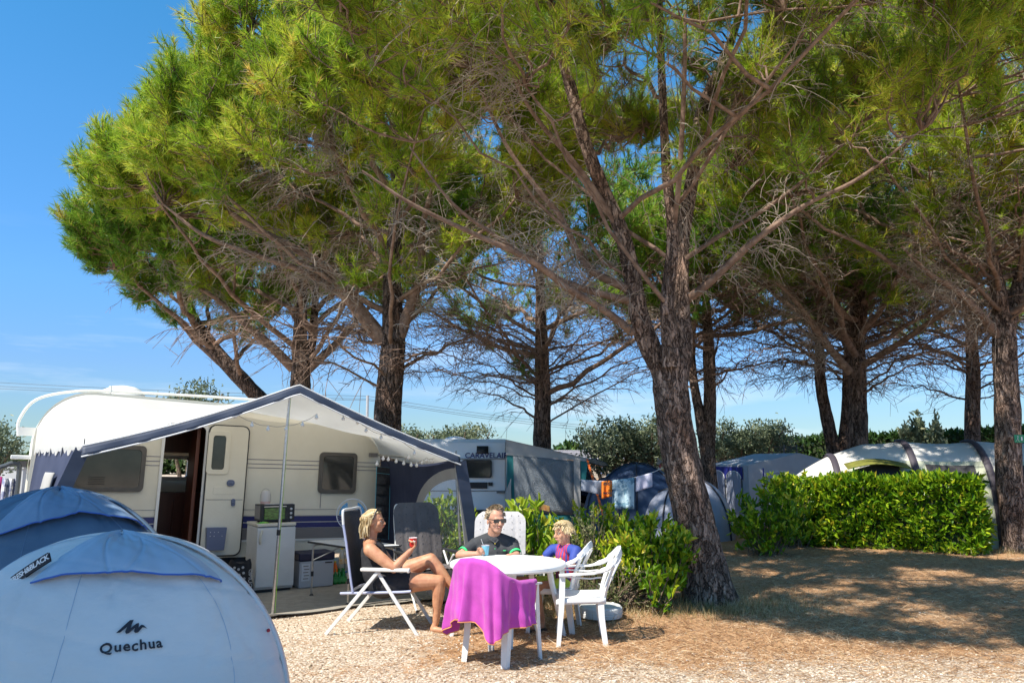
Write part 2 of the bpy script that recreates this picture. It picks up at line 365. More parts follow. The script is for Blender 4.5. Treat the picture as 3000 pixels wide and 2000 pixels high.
# ================================================================ TREES
def nrm(a): return a / (np.linalg.norm(a, axis=-1, keepdims=True) + 1e-9)
def tubes(paths, radii, n=3):
    """paths (B,P,3) radii (B,P)"""
    B, P, _ = paths.shape
    t = np.empty_like(paths); t[:, 1:-1] = paths[:, 2:] - paths[:, :-2]; t[:, 0] = paths[:, 1] - paths[:, 0]; t[:, -1] = paths[:, -1] - paths[:, -2]; t = nrm(t)
    ref = np.tile(np.array([[.31, .74, .6]]), (B, 1)); x = nrm(np.cross(t, ref[:, None])); y = np.cross(t, x)
    a = np.arange(n) * 2 * PI / n
    V = paths[:, :, None] + (x[:, :, None] * np.cos(a)[None, None, :, None] + y[:, :, None] * np.sin(a)[None, None, :, None]) * radii[:, :, None, None]
    b = (np.arange(B) * P * n)[:, None, None]; i = (np.arange(P - 1) * n)[None, :, None]; j = np.arange(n)[None, None]; j2 = (j + 1) % n
    Fc = np.stack([b + i + j, b + i + j2, b + i + n + j2, b + i + n + j], -1).reshape(-1, 4)
    return V.reshape(-1, 3), Fc
def bez(a, c, b, P):
    t = np.linspace(0, 1, P)[None, :, None]; return a[:, None] * (1 - t) ** 2 + 2 * c[:, None] * t * (1 - t) + b[:, None] * t ** 2
def smooth_path(pts, per=6):
    pts = np.array([tuple(p) for p in pts], float); k = len(pts)
    if k < 3: return np.array([pts[0] + (pts[-1] - pts[0]) * t for t in np.linspace(0, 1, per * 2)])
    e = np.concatenate([[2 * pts[0] - pts[1]], pts, [2 * pts[-1] - pts[-2]]]); out = []
    for i in range(1, k):
        p0, p1, p2, p3 = e[i - 1], e[i], e[i + 1], e[i + 2]
        for t in np.arange(per) / per:
            out.append(.5 * (2 * p1 + (p2 - p0) * t + (2 * p0 - 5 * p1 + 4 * p2 - p3) * t * t + (3 * p1 - p0 - 3 * p2 + p3) * t ** 3))
    out.append(pts[-1]); return np.array(out)
BARK = barkmat('pine_bark', (.47, .35, .28), (.25, .155, .115), (.05, .03, .022), redd=(.30, .16, .10))
BARKF = barkmat('pine_bark_far', (.30, .22, .18), (.14, .09, .065), (.03, .018, .012), sc_=6, redd=(.22, .11, .065))
TWIG = pm('dead_twig', (.30, .24, .19), (.46, .39, .33), scale=3, rough=.9, spec=.1)
LIMB = pm('limb_bark', (.15, .095, .07), (.30, .205, .155), scale=9, rough=.9, bump=.7, bscale=25, spec=.15)
PINE = leafmat('pine_foliage', [(.12, .25, .02), (.32, .46, .03), (.58, .62, .06), (.70, .48, .11)], trans=.5, rough=.45, scale=.8, amt=.45)
PINED = leafmat('pine_foliage_dark', [(.06, .17, .018), (.16, .32, .025), (.32, .46, .04), (.45, .38, .08)], trans=.38, rough=.45, scale=.8, amt=.4)

def tuft_mesh(P, D, nn, Ln, Wd, spread=1.0):
    n = len(P); d = D[:, None] * .85 + RNG.normal(size=(n, nn, 3)) * .48 * spread; d = nrm(d)
    base = P[:, None] - D[:, None] * (RNG.random((n, nn, 1)) * Ln * .9)
    L_ = Ln * (.7 + .5 * RNG.random((n, nn)))
    side = nrm(np.cross(d, RNG.normal(size=(n, nn, 3))))
    V = np.empty((n, nn, 3, 3)); V[:, :, 0] = base - side * Wd / 2; V[:, :, 1] = base + side * Wd / 2; V[:, :, 2] = base + d * L_[..., None]
    return V.reshape(-1, 3), np.arange(n * nn * 3).reshape(-1, 3)

def pine(label, stems, zf, slope, Rc, ztop, cxy, ncl=260, ntw=9, nn=16, Ln=.14, Wd=.012, limbs=12, dead=500, far=False, seed=1, dark=False, extra=None, limb_r=.07, tilt=(0, 0), rmin=.1, mats=None, blobs=None, inner=.25, fans=0, high=None):
    global RNG
    RNG = np.random.default_rng(seed)
    base = Vector(stems[0][0][0]); root = thing('pine_tree', label, 'tree', tuple(base), group='umbrella pines over the campsite')
    # --- trunk
    mb = MB(); nodes = []; nr = []
    for pts, rr in stems:
        sp = smooth_path(pts, 7); r_ = np.interp(np.linspace(0, 1, len(sp)), np.linspace(0, 1, len(rr)), rr)
        ns = 26 if not far else 14
        k = len(sp); V = []; x = np.array([1., 0, 0])
        for i in range(k):
            t = sp[min(i + 1, k - 1)] - sp[max(i - 1, 0)]; t = t / np.linalg.norm(t)
            x = x - t * x.dot(t); x /= np.linalg.norm(x); y = np.cross(t, x)
            for j in range(ns):
                a = 2 * PI * j / ns
                wob = 1 + .07 * math.sin(3 * a + sp[i][2] * 2.1 + seed) + .05 * math.sin(5 * a - sp[i][2] * 3.3) + .045 * random.uniform(-1, 1)
                if pts is stems[0][0]: wob *= 1 + .28 * math.exp(-max(0, sp[i][2] - base.z) / .22) * (1 + .35 * math.sin(4 * a + 1))
                V.append(sp[i] + (x * math.cos(a) + y * math.sin(a)) * r_[i] * wob)
        Fq = [(i * ns + j, i * ns + (j + 1) % ns, (i + 1) * ns + (j + 1) % ns, (i + 1) * ns + j) for i in range(k - 1) for j in range(ns)]
        mb.add(V, Fq + [tuple((k - 1) * ns + j for j in range(ns))])
        for p, q in zip(sp, r_): nodes.append(p); nr.append(q)
    tm = (mats or (BARKF if far else BARK))
    mb.build('trunk', tm, root, world=True, angle=80)
    nodes = np.array(nodes); nodes0 = nodes.copy(); nr = np.array(nr); top = nodes[:, 2].max()
    cx, cy = cxy
    if blobs is None:
        blobs = [(0, 0, 1)]
    def samp(n, rm=.1):
        a = RNG.random(n) * 2 * PI; r_ = Rc * np.sqrt(rm * rm + (1 - rm * rm) * RNG.random(n)); r_ *= 1 + .10 * np.sin(3 * a + seed) + .07 * np.sin(5 * a + 2 * seed)
        lo = zf + .5 + r_ * slope; hi = lo * 0 + zf + (ztop - zf) * np.sqrt(np.clip(1 - (r_ / Rc * .93) ** 2.4, .06, 1)); hi = np.maximum(hi, lo + .6)
        x = cx + np.cos(a) * r_ + tilt[0] * (r_ / Rc); y = cy + np.sin(a) * r_ + tilt[1] * (r_ / Rc)
        return x, y, lo, hi, r_
    # --- limbs
    st = nodes[(nodes[:, 2] > zf - .1) & (nodes[:, 2] < max(zf + 1.2, top - .3))]
    if len(st) == 0: st = nodes[-4:]
    P0 = []; P2 = []
    x, y, lo, hi, r_ = samp(limbs, .55); ang = np.arange(limbs) * 2.399 + seed
    for i in range(limbs):
        f = (i + .5) / limbs; s = st[int(min(len(st) - 1, f * len(st)))]
        rr = Rc * (.95 - .35 * f); zz = zf + .4 + rr * slope + f * (ztop - zf) * .45
        P0.append(s); P2.append([cx + math.cos(ang[i]) * rr, cy + math.sin(ang[i]) * rr, zz])
    P0 = np.array(P0); P2 = np.array(P2); dh = P2 - P0; C = P0 + dh * .5; C[:, 2] -= .10 * np.linalg.norm(dh, axis=1); C += RNG.normal(size=C.shape) * .25
    lp = bez(P0, C, P2, 12); lp[:, 1:-1] += RNG.normal(size=lp[:, 1:-1].shape) * .045
    lr = np.linspace(1, .22, 12)[None] * limb_r * (.75 + .5 * RNG.random(limbs))[:, None]
    Vl, Fl = tubes(lp, lr, 7)
    if extra is not None:
        for pts, rr in extra:
            sp = smooth_path(pts, 6); r2 = np.interp(np.linspace(0, 1, len(sp)), np.linspace(0, 1, len(rr)), rr)
            v_, f_ = tubes(sp[None], r2[None], 9); Fl = np.concatenate([Fl, f_ + len(Vl)]); Vl = np.concatenate([Vl, v_])
            lp_ = sp; nodes = np.concatenate([nodes, lp_])
    o = big('limbs', Vl, Fl, LIMB, root, smooth=True)
    N2 = np.concatenate([nodes[nodes[:, 2] > zf], lp.reshape(-1, 3)])
    # --- clusters on the outer shell of the crown
    x, y, lo, hi, r_ = samp(ncl * 4, rmin); u = RNG.random(len(x)); z = lo + (hi - lo) * u
    dsurf = np.minimum(hi - z, (Rc - r_) * 1.0); ok = (dsurf < 1.3) | (RNG.random(len(x)) < inner)
    Cc = np.stack([x, y, z], 1)[ok][:ncl]
    if high:  # extra unseen foliage above the view, added to thicken the ground shade
        hx = np.stack([x, y, z], 1); hx = hx[(hx[:, 2] > high[1]) & (RNG.random(len(hx)) < .9)][-high[0]:]; Cc = np.concatenate([Cc, hx])
    d2 = np.linalg.norm(Cc[:, None] - N2[None], axis=2) + 1.5 * np.maximum(0, N2[None, :, 2] - Cc[:, None, 2] + .1)
    S = N2[d2.argmin(1)]; dv = Cc - S; Cn = S + dv * .55 + RNG.normal(size=S.shape) * .15; Cn[:, 2] -= .08 * np.linalg.norm(dv, axis=1)
    bp = bez(S, Cn, Cc, 7); bp[:, 1:-1] += RNG.normal(size=bp[:, 1:-1].shape) * .03
    br = np.linspace(1, .3, 7)[None] * (.012 + .006 * np.linalg.norm(dv, axis=1))[:, None]
    Vb, Fb = tubes(bp, br, 4)
    # --- twigs
    K = len(Cc); idx = np.repeat(np.arange(K), ntw); tt = .5 + .5 * RNG.random(len(idx)) ** .7; ti = np.clip((tt * 6).astype(int), 0, 5); fr = (tt * 6 - ti)[:, None]
    O = bp[idx, ti] * (1 - fr) + bp[idx, np.minimum(ti + 1, 6)] * fr
    outw = O - np.array([cx, cy, zf + .35 * (ztop - zf)]); outw = nrm(outw)
    D = nrm(outw * .5 + np.array([0, 0, .62]) + RNG.normal(size=O.shape) * .55); Lt = .18 + .30 * RNG.random(len(O))
    E = O + D * Lt[:, None]; E[:, 2] += .06
    tp = bez(O, O + D * Lt[:, None] * .5 - np.array([0, 0, .05]), E, 4); Vt, Ft = tubes(tp, np.tile(np.array([.008, .006, .005, .004]), (len(O), 1)) * (1.3 if far else 1), 3)
    Vall = np.concatenate([Vb, Vt]); Fall = np.concatenate([Fb, Ft + len(Vb)])
    big('branches', Vall, Fall, LIMB, root, smooth=True)
    # --- bare fans of near-horizontal branches low on the trunk
    if fans:
        tn = np.array([p for p in nodes0 if zf - .9 < p[2] < zf + 1.6]); tn = tn if len(tn) else nodes0[-3:]
        f0 = tn[RNG.integers(0, len(tn), fans)]; az = RNG.random(fans) * 2 * PI; rl = Rc * (.5 + .4 * RNG.random(fans))
        fe = f0 + np.stack([np.cos(az) * rl, np.sin(az) * rl, rl * (.10 + .32 * RNG.random(fans))], 1); fm = (f0 + fe) / 2 + np.stack([np.zeros(fans), np.zeros(fans), .10 * rl], 1)
        fp = bez(f0, fm, fe, 14); fp[:, 1:] += RNG.normal(size=fp[:, 1:].shape) * .035; Vf, Ff = tubes(fp, np.linspace(1, .18, 14)[None] * (.022 + .02 * RNG.random((fans, 1))), 5)
        ns_ = 34; q0 = np.repeat(fp[:, 2:], 1, 0).reshape(-1, 3); q0 = q0[RNG.integers(0, len(q0), fans * ns_)]; ou = nrm(q0 - np.array([cx, cy, 0])); ou[:, 2] = 0
        qd = nrm(ou * .8 + RNG.normal(size=q0.shape) * np.array([.6, .6, .18])); ql = (.35 + .8 * RNG.random(len(q0)))[:, None]; qe = q0 + qd * ql; qe[:, 2] -= .10 + .12 * RNG.random(len(q0)); qp = bez(q0, q0 + qd * ql * .55 + np.array([0, 0, .06]), qe, 6); qp[:, 1:] += RNG.normal(size=qp[:, 1:].shape) * .015
        V2, F2 = tubes(qp, np.linspace(1, .4, 6)[None] * np.full((len(q0), 1), .0095), 3); r0 = qp[:, 2:5].reshape(-1, 3); rd_ = nrm(np.repeat(qd, 3, 0) * .7 + RNG.normal(size=r0.shape) * .5); re_ = r0 + rd_ * (.15 + .3 * RNG.random((len(r0), 1))); re_[:, 2] -= .06
        V3, F3 = tubes(bez(r0, (r0 + re_) / 2, re_, 3), np.tile(np.array([.006, .005, .004]), (len(r0), 1)), 3)
        big('bare_branches', np.concatenate([Vf, V2, V3]), np.concatenate([Ff, F2 + len(Vf), F3 + len(Vf) + len(V2)]), LIMB, root, smooth=True)
    # --- dead twigs low and inside
    if dead:
        src = np.concatenate([lp[:, 1:8].reshape(-1, 3), bp[:, 0:4].reshape(-1, 3), bp[:, 0:4].reshape(-1, 3)])
        if extra is not None: src = np.concatenate([src] + [smooth_path(p, 10)[3:36] for p, _ in extra for _k in range(3)])
        rr0 = np.hypot(src[:, 0] - cx, src[:, 1] - cy); src = src[(rr0 < Rc * .68) & (src[:, 2] < zf + 1.3 + rr0 * slope + .25 * (ztop - zf))]
        s0 = src[RNG.integers(0, len(src), dead)] + RNG.normal(size=(dead, 3)) * .10; rd = s0 - np.array([cx, cy, 0]); rd[:, 2] = 0; rd = nrm(rd)
        Dd = nrm(rd * .8 + RNG.normal(size=s0.shape) * .55 + np.array([0, 0, .12])); Ld = .3 + .8 * RNG.random(dead) ** 1.5
        e0 = s0 + Dd * Ld[:, None]; e0[:, 2] -= .16 * Ld; md = s0 + Dd * Ld[:, None] * .6; md[:, 2] += .08
        dp = bez(s0, md, e0, 6); dp[:, 1:] += RNG.normal(size=dp[:, 1:].shape) * .016
        dr = np.linspace(1, .35, 6)[None] * np.full((dead, 1), .0062 if not far else .0085)
        c0 = dp[:, 2:5].reshape(-1, 3); m_ = len(c0); Dk = nrm(np.repeat(Dd, 3, 0) * .6 + RNG.normal(size=(m_, 3)) * .6 - np.array([0, 0, .12])); Lk = .10 + .24 * RNG.random(m_)
        kp = bez(c0, c0 + Dk * Lk[:, None] * .5 + np.array([0, 0, .03]), c0 + Dk * Lk[:, None] - np.array([0, 0, .03]), 4); kr = np.linspace(1, .5, 4)[None] * np.full((m_, 1), .0042 if not far else .0055)
        V1, F1 = tubes(dp, dr, 3); V2, F2 = tubes(kp, kr, 3)
        big('dead_twigs', np.concatenate([V1, V2]), np.concatenate([F1, F2 + len(V1)]), TWIG, root, smooth=True)
    # --- needles
    Pt = np.concatenate([E, tp[:, 2], O]); Dt = np.concatenate([nrm(E - O), D, D])
    sel = np.concatenate([np.ones(len(E), bool), RNG.random(len(E)) < .75, RNG.random(len(E)) < .4]); Pt = Pt[sel]; Dt = Dt[sel]
    V, Fc = tuft_mesh(Pt, Dt, nn, Ln, Wd)
    ctone = np.concatenate([idx, idx, idx])[sel]; ctone = RNG.normal(0, .13, K)[ctone]
    tone = np.clip(RNG.normal(.5, .10, len(Pt)) + ctone, 0, .92); tone = np.repeat(tone, nn) + (RNG.random(len(Pt) * nn) < .09) * .5
    big('crown', V, Fc, PINED if dark else PINE, root, attr=tone)
    return root
A = at
# big leaning pine beside the table
def st(lst, rr): return ([A(*p) for p in lst], rr)
b0 = gd(2085, 1762); b0.z = -.08
P1 = [([b0, A(2052, 1600, 9.65), A(2012, 1420, 9.6), A(1980, 1260, 9.6), A(1960, 1120, 9.6), A(1950, 1050, 9.6)], [0.292, 0.245, 0.224, 0.215, 0.215, 0.206]),
      st([(1955, 1110, 9.6), (1905, 1020, 9.5), (1875, 930, 9.45), (1852, 800, 9.4), (1822, 680, 9.3), (1768, 561, 9.2), (1712, 415, 9.0), (1672, 255, 8.9), (1630, 100, 8.8), (1600, -60, 8.7)], [0.146, 0.129, 0.120, 0.107, 0.095, 0.086, 0.077, 0.069, 0.052, 0.034]),
      st([(1980, 1110, 9.7), (1998, 1000, 9.75), (1996, 893, 9.8), (1999, 701, 9.9), (2029, 510, 10.0), (2057, 319, 10.2), (2140, 128, 10.4), (2200, -80, 10.6)], [0.146, 0.125, 0.112, 0.099, 0.086, 0.073, 0.056, 0.034]),
      st([(1965, 1075, 9.35), (1956, 893, 9.3), (1972, 701, 9.25), (1953, 510, 9.2), (1940, 255, 9.1), (1934, 30, 9.0), (1930, -120, 8.9)], [0.103, 0.086, 0.073, 0.060, 0.047, 0.039, 0.026])]
X1 = [st([(1855, 975, 9.45), (1765, 905, 9.2), (1665, 845, 8.9), (1560, 765, 8.6), (1400, 690, 8.3), (1210, 600, 8.0), (1060, 500, 7.8)], [0.054, 0.047, 0.043, 0.036, 0.029, 0.022, 0.011]),
      st([(1842, 880, 9.4), (1740, 855, 9.2), (1640, 820, 9.0), (1560, 770, 8.8), (1480, 710, 8.6), (1330, 600, 8.2), (1200, 430, 8.0)], [0.047, 0.043, 0.040, 0.032, 0.025, 0.018, 0.009]),
      st([(1838, 845, 9.4), (1745, 800, 9.4), (1695, 745, 9.4), (1645, 640, 9.3), (1580, 560, 9.2), (1480, 420, 9.1), (1380, 200, 9.0)], [0.058, 0.050, 0.043, 0.040, 0.032, 0.025, 0.011]),
      st([(2010, 880, 9.8), (2075, 830, 9.6), (2150, 760, 9.4), (2230, 690, 9.2), (2360, 600, 9.0), (2520, 520, 8.8), (2700, 380, 8.6)], [0.061, 0.054, 0.047, 0.040, 0.029, 0.022, 0.011]),
      st([(2004, 760, 9.8), (2110, 690, 9.8), (2260, 600, 9.8), (2420, 470, 9.8), (2560, 330, 9.8)], [0.036, 0.032, 0.025, 0.018, 0.009]),
      st([(1972, 690, 9.3), (1990, 520, 8.9), (2004, 255, 8.6), (2007, 32, 8.4)], [0.036, 0.032, 0.029, 0.022]),
      st([(1822, 680, 9.3), (1700, 500, 9.0), (1560, 330, 8.6), (1450, 120, 8.2)], [0.043, 0.036, 0.025, 0.014]),
      st([(2030, 500, 10), (2120, 380, 9.8), (2180, 240, 9.6), (2300, 60, 9.4)], [0.043, 0.036, 0.025, 0.014])]
pine('big leaning pine with forked trunk standing right behind the table and bushes', P1, 3.6, .64, 4.05, 9.0, (1.9, 7.6), ncl=720, ntw=13, nn=26, Ln=.155, Wd=.0075, limbs=12, dead=2000, seed=3, extra=X1, limb_r=.03, inner=.32, rmin=.25, high=(260, 7.7))
# pine behind the awning, forked trunk rising above its right slope
pine('pine with thick trunk rising behind the right slope of the awning', [
    ([A(1120, 1700, 14), A(1132, 1400, 14), A(1138, 1230, 14), A(1145, 1100, 14), A(1150, 1000, 14), A(1150, 800, 14.1), A(1160, 600, 14.2), A(1150, 350, 14.3)], [.33, .26, .25, .24, .22, .15, .11, .06])],
    3.75, .60, 4.15, 12.0, (-2.3, 13.8), ncl=820, ntw=12, nn=26, Ln=.19, Wd=.0125, limbs=13, dead=1700, seed=5, fans=10, far=True, limb_r=.06,
    extra=[st([(1125, 1000, 14), (1030, 880, 13.8), (960, 790, 13.6), (850, 720, 13.4), (700, 640, 13.2), (560, 520, 13)], [.15, .13, .10, .07, .05, .03]),
           st([(1170, 985, 14), (1200, 900, 13.9), (1235, 790, 13.8), (1240, 650, 13.7), (1300, 450, 13.6)], [.12, .10, .08, .06, .03]),
           st([(1040, 890, 13.8), (900, 800, 13.7), (760, 750, 13.6), (600, 690, 13.5), (480, 600, 13.4)], [.08, .06, .05, .04, .02])])
# pine behind the awning peak
pine('pine with short thick forked trunk just above the awning peak', [
    ([A(878, 1800, 19), A(880, 1300, 19), A(880, 1150, 19), A(882, 1080, 19), A(880, 950, 19), A(890, 800, 19), A(900, 650, 19)], [.32, .26, .25, .23, .16, .10, .05]),
    st([(890, 1090, 19), (915, 1000, 19.2), (925, 850, 19.3), (940, 700, 19.4)], [.13, .11, .08, .04])],
    3.9, .72, 4.7, 12.6, (-5.5, 18.8), ncl=620, ntw=11, nn=20, Ln=.22, Wd=.018, limbs=14, dead=1100, seed=8, far=True, limb_r=.07,
    extra=[st([(860, 1080, 19), (790, 1010, 18.8), (720, 950, 18.6), (640, 880, 18.4), (560, 830, 18)], [.13, .11, .09, .06, .03]),
           st([(900, 1085, 19), (960, 1030, 19.2), (1010, 980, 19.4), (1080, 900, 19.6)], [.12, .10, .08, .04])])
# leaning pine at the far left
pine('dark green pine on a leaning trunk, leftmost of the pines behind the caravan', [
    ([A(905, 1500, 21.5), A(830, 1260, 21.5), A(745, 1150, 21.5), A(660, 1060, 21.5), A(600, 985, 21.5), A(565, 930, 21.5), (A(530, 830, 21.5)), A(490, 700, 21.5)], [.26, .23, .21, .19, .17, .14, .10, .05])],
    3.6, .8, 3.9, 9.7, (-8.0, 21), ncl=560, ntw=11, nn=19, Ln=.23, Wd=.020, limbs=13, dead=600, seed=9, far=True, dark=True, limb_r=.08)
# slim pine behind the second caravan
pine('slim straight pine rising behind the second caravan awning', [
    ([gd(1590, 1800, 0) * 1.0 if False else Vector((.83, 21.5, -.1)), A(1590, 1325, 21.5), A(1590, 1200, 21.5), A(1587, 1050, 21.5), A(1585, 900, 21.5), A(1580, 700, 21.5)], [.27, .25, .23, .20, .15, .07])],
    3.4, .48, 5.8, 10.4, (.8, 21.4), ncl=420, ntw=9, nn=15, Ln=.21, Wd=.021, limbs=16, dead=1500, seed=12, fans=22, far=True, dark=True, limb_r=.07)
# twin-stemmed pine right of the big trunk
pine('twin stemmed pine seen just right of the big leaning trunk', [
    ([Vector((5.05, 20, -.1)), A(2075, 1370, 20), A(2078, 1230, 20), A(2078, 1050, 20), A(2070, 900, 20), A(2060, 750, 20)], [.23, .20, .17, .15, .11, .05]),
    st([(2070, 1340, 20), (2050, 1220, 20), (2030, 1100, 20.2), (2025, 950, 20.3)], [.14, .13, .11, .05])],
    4.2, .38, 3.9, 9.4, (5.9, 19.6), ncl=380, ntw=9, nn=16, Ln=.22, Wd=.022, limbs=12, dead=500, seed=14, fans=12, far=True, dark=True, limb_r=.06)
pine('pine whose two dark stems part low, left of the pale barked trunk', [
    ([Vector((9.3, 21.5, -.1)), A(2455, 1360, 21.5), A(2428, 1260, 21.5), A(2405, 1120, 21.5), A(2400, 980, 21.5), A(2395, 850, 21.5)], [.26, .20, .17, .15, .12, .06]),
    st([(2465, 1350, 21.5), (2480, 1230, 21.6), (2485, 1100, 21.7), (2480, 930, 21.8)], [.19, .17, .14, .07])],
    4.4, .42, 4.8, 10.5, (8.6, 21.2), ncl=380, ntw=9, nn=15, Ln=.22, Wd=.023, limbs=16, dead=1200, seed=16, fans=20, far=True, dark=True, limb_r=.06)
pine('pale barked pine standing behind the cream tunnel tent', [
    ([Vector((8.75, 19.6, -.1)), A(2515, 1325, 19.6), A(2515, 1200, 19.6), A(2512, 1080, 19.6), A(2510, 1000, 19.6), A(2520, 850, 19.6), A(2530, 700, 19.6)], [.27, .235, .22, .21, .17, .12, .06])],
    4.1, .55, 4.9, 11.4, (8.3, 17.6), ncl=520, ntw=10, nn=16, Ln=.21, Wd=.02, limbs=14, dead=1700, seed=18, fans=16, far=True, limb_r=.08,
    extra=[st([(2490, 1090, 18), (2430, 1020, 17.8), (2380, 950, 17.6), (2320, 870, 17.4), (2240, 800, 17.2)], [.10, .09, .08, .05, .03])])
pine('dark straight pine behind the tunnel tent and the far hedge', [
    ([Vector((14.2, 24, -.1)), A(2850, 1300, 24), A(2850, 1100, 24), A(2848, 950, 24), A(2850, 800, 24)], [.27, .23, .2, .16, .07])],
    4.3, .36, 4.6, 11, (14, 23.8), ncl=340, ntw=9, nn=14, Ln=.24, Wd=.025, limbs=18, dead=1000, seed=20, fans=20, far=True, dark=True, limb_r=.06)
bI = gd(2990, 1612); bI.z = -.08
SIGN_TREE = pine('pine at the right edge carrying a small green sign', [
    ([bI, A(2965, 1450, 15), A(2952, 1250, 15), A(2945, 1080, 15), A(2940, 950, 15), A(2920, 820, 15), A(2900, 700, 15)], [.28, .235, .22, .21, .19, .12, .06]),
    st([(2950, 960, 15), (2980, 850, 15), (3010, 700, 15)], [.15, .12, .06])],
    4.3, .50, 5.6, 12.4, (9.6, 14.6), ncl=760, ntw=11, nn=19, Ln=.19, Wd=.016, limbs=14, dead=2200, seed=22, fans=12, limb_r=.06,
    extra=[st([(2925, 985, 15), (2870, 920, 14.8), (2800, 850, 14.6), (2720, 800, 14.4), (2640, 720, 14.2)], [.10, .09, .07, .05, .02])])
# pines added out of view at left, crowns shaped to shade the two tents
pine('added pine outside the view to the left, the farther of two shading the dome tents', [
    ([Vector((-7.4, 3.4, -.1)), Vector((-7.4, 3.5, 1.8)), Vector((-7.2, 3.5, 3.6)), Vector((-7.0, 3.5, 4.6))], [.22, .18, .16, .08])],
    4.0, .05, 1.75, 5.9, (-6.95, 3.5), ncl=330, ntw=10, nn=16, Ln=.24, Wd=.06, limbs=8, dead=0, seed=24, rmin=.02, inner=1)
pine('added pine outside the view to the left, the nearer of two shading the dome tents', [
    ([Vector((-5.6, .9, -.1)), Vector((-5.6, 1.0, 1.8)), Vector((-5.5, 1.1, 3.6)), Vector((-5.3, 1.1, 4.6))], [.24, .2, .16, .08])],
    4.0, .05, 2.1, 5.9, (-5.35, 1.35), ncl=420, ntw=10, nn=16, Ln=.24, Wd=.06, limbs=8, dead=0, seed=25, rmin=.02, inner=1)
# ================================================================ leafy shrubs
def leafset(P, D, Ln, Wd, fold=.25):
    n = len(P); U = nrm(np.cross(D, RNG.normal(size=(n, 3)))); Nn = np.cross(D, U)
    L_ = Ln * (.45 + .85 * RNG.random((n, 1))); W_ = Wd * (.7 + .5 * RNG.random((n, 1)))
    V = np.empty((n, 6, 3)); V[:, 0] = P; V[:, 1] = P + D * L_ * .35 + U * W_ / 2 + Nn * W_ * fold; V[:, 2] = P + D * L_ * .75 + U * W_ * .36 + Nn * W_ * fold * .8
    V[:, 3] = P + D * L_ - Nn * L_ * .12; V[:, 4] = P + D * L_ * .75 - U * W_ * .36 + Nn * W_ * fold * .8; V[:, 5] = P + D * L_ * .35 - U * W_ / 2 + Nn * W_ * fold
    q = np.arange(n)[:, None, None] * 6 + np.array([[0, 1, 2, 3], [0, 3, 4, 5]])[None]
    return V.reshape(-1, 3), q.reshape(-1, 4)
LAUREL = leafmat('laurel_leaf', [(.03, .10, .008), (.15, .29, .012), (.40, .50, .022), (.62, .52, .05)], trans=.3, rough=.28, scale=1.2, amt=.3)
LAURELY = leafmat('young_laurel_leaf', [(.09, .20, .01), (.22, .36, .02), (.42, .50, .04), (.6, .55, .06)], trans=.4, rough=.3, scale=2, amt=.3)
SCRUB = leafmat('scrub_leaf', [(.05, .08, .02), (.13, .16, .05), (.28, .28, .12), (.45, .40, .2)], trans=.25, rough=.6, scale=2, amt=.3)
OLIVE = leafmat('olive_leaf', [(.07, .10, .05), (.17, .21, .12), (.33, .37, .22), (.45, .45, .28)], trans=.25, rough=.5, scale=1, amt=.4)
CYPR = leafmat('conifer_leaf', [(.015, .04, .008), (.03, .075, .012), (.06, .13, .02), (.14, .2, .04)], trans=.2, rough=.6, scale=.7, amt=.35)
WOODY = pm('shrub_stem', (.13, .09, .06), (.22, .16, .11), scale=12, rough=.9)
DARKIN = pm('hedge_inner_dark', (.02, .035, .012), (.05, .06, .025), scale=20, rough=1, bump=1, bscale=30)
def bush(name, label, cat, c, rad, n, Ln, Wd, mat, group=None, shoots=40, up=.5, seed=1, shell=.55):
    """stems with whorls of leaves inside an ellipsoid"""
    global RNG; RNG = np.random.default_rng(seed)
    c = np.array(c, float); rad = np.array(rad, float)
    root = thing(name, label, cat, (c[0], c[1], 0), group=group)
    e = nrm(RNG.normal(size=(shoots, 3)) + np.array([0, 0, .25])); e *= (shell + (1 - shell) * RNG.random((shoots, 1)) ** .6)
    tips = c + e * rad; tips[:, 2] = np.maximum(tips[:, 2], .08)
    s = np.stack([c[0] + RNG.normal(size=shoots) * rad[0] * .18, c[1] + RNG.normal(size=shoots) * rad[1] * .18, np.zeros(shoots)], 1)
    md = (s + tips) / 2; md[:, 2] += .18 * rad[2]; md[:, :2] += (tips - s)[:, :2] * .12
    pt = bez(s, md, tips, 8); Vs, Fs = tubes(pt, np.linspace(1, .3, 8)[None] * np.full((shoots, 1), .010), 4)
    big('stems', Vs, Fs, WOODY, root, smooth=True)
    k = RNG.integers(0, shoots, n); t = 1 - RNG.random(n) ** 1.5 * .62; ti = np.clip((t * 7).astype(int), 0, 6); fr = (t * 7 - ti)[:, None]
    P = pt[k, ti] * (1 - fr) + pt[k, np.minimum(ti + 1, 7)] * fr; P = P + RNG.normal(size=P.shape) * Ln * .22
    ax = nrm(pt[k, 7] - pt[k, 5]); D = nrm(ax * .5 + RNG.normal(size=P.shape) * .6 + np.array([0, 0, up]))
    V, Fc = leafset(P, D, Ln, Wd)
    big('leaves', V, Fc, mat, root, attr=np.repeat(np.clip(RNG.normal(.45, .17, n) + .25 * (t > .93), 0, 1), 2))
    return root
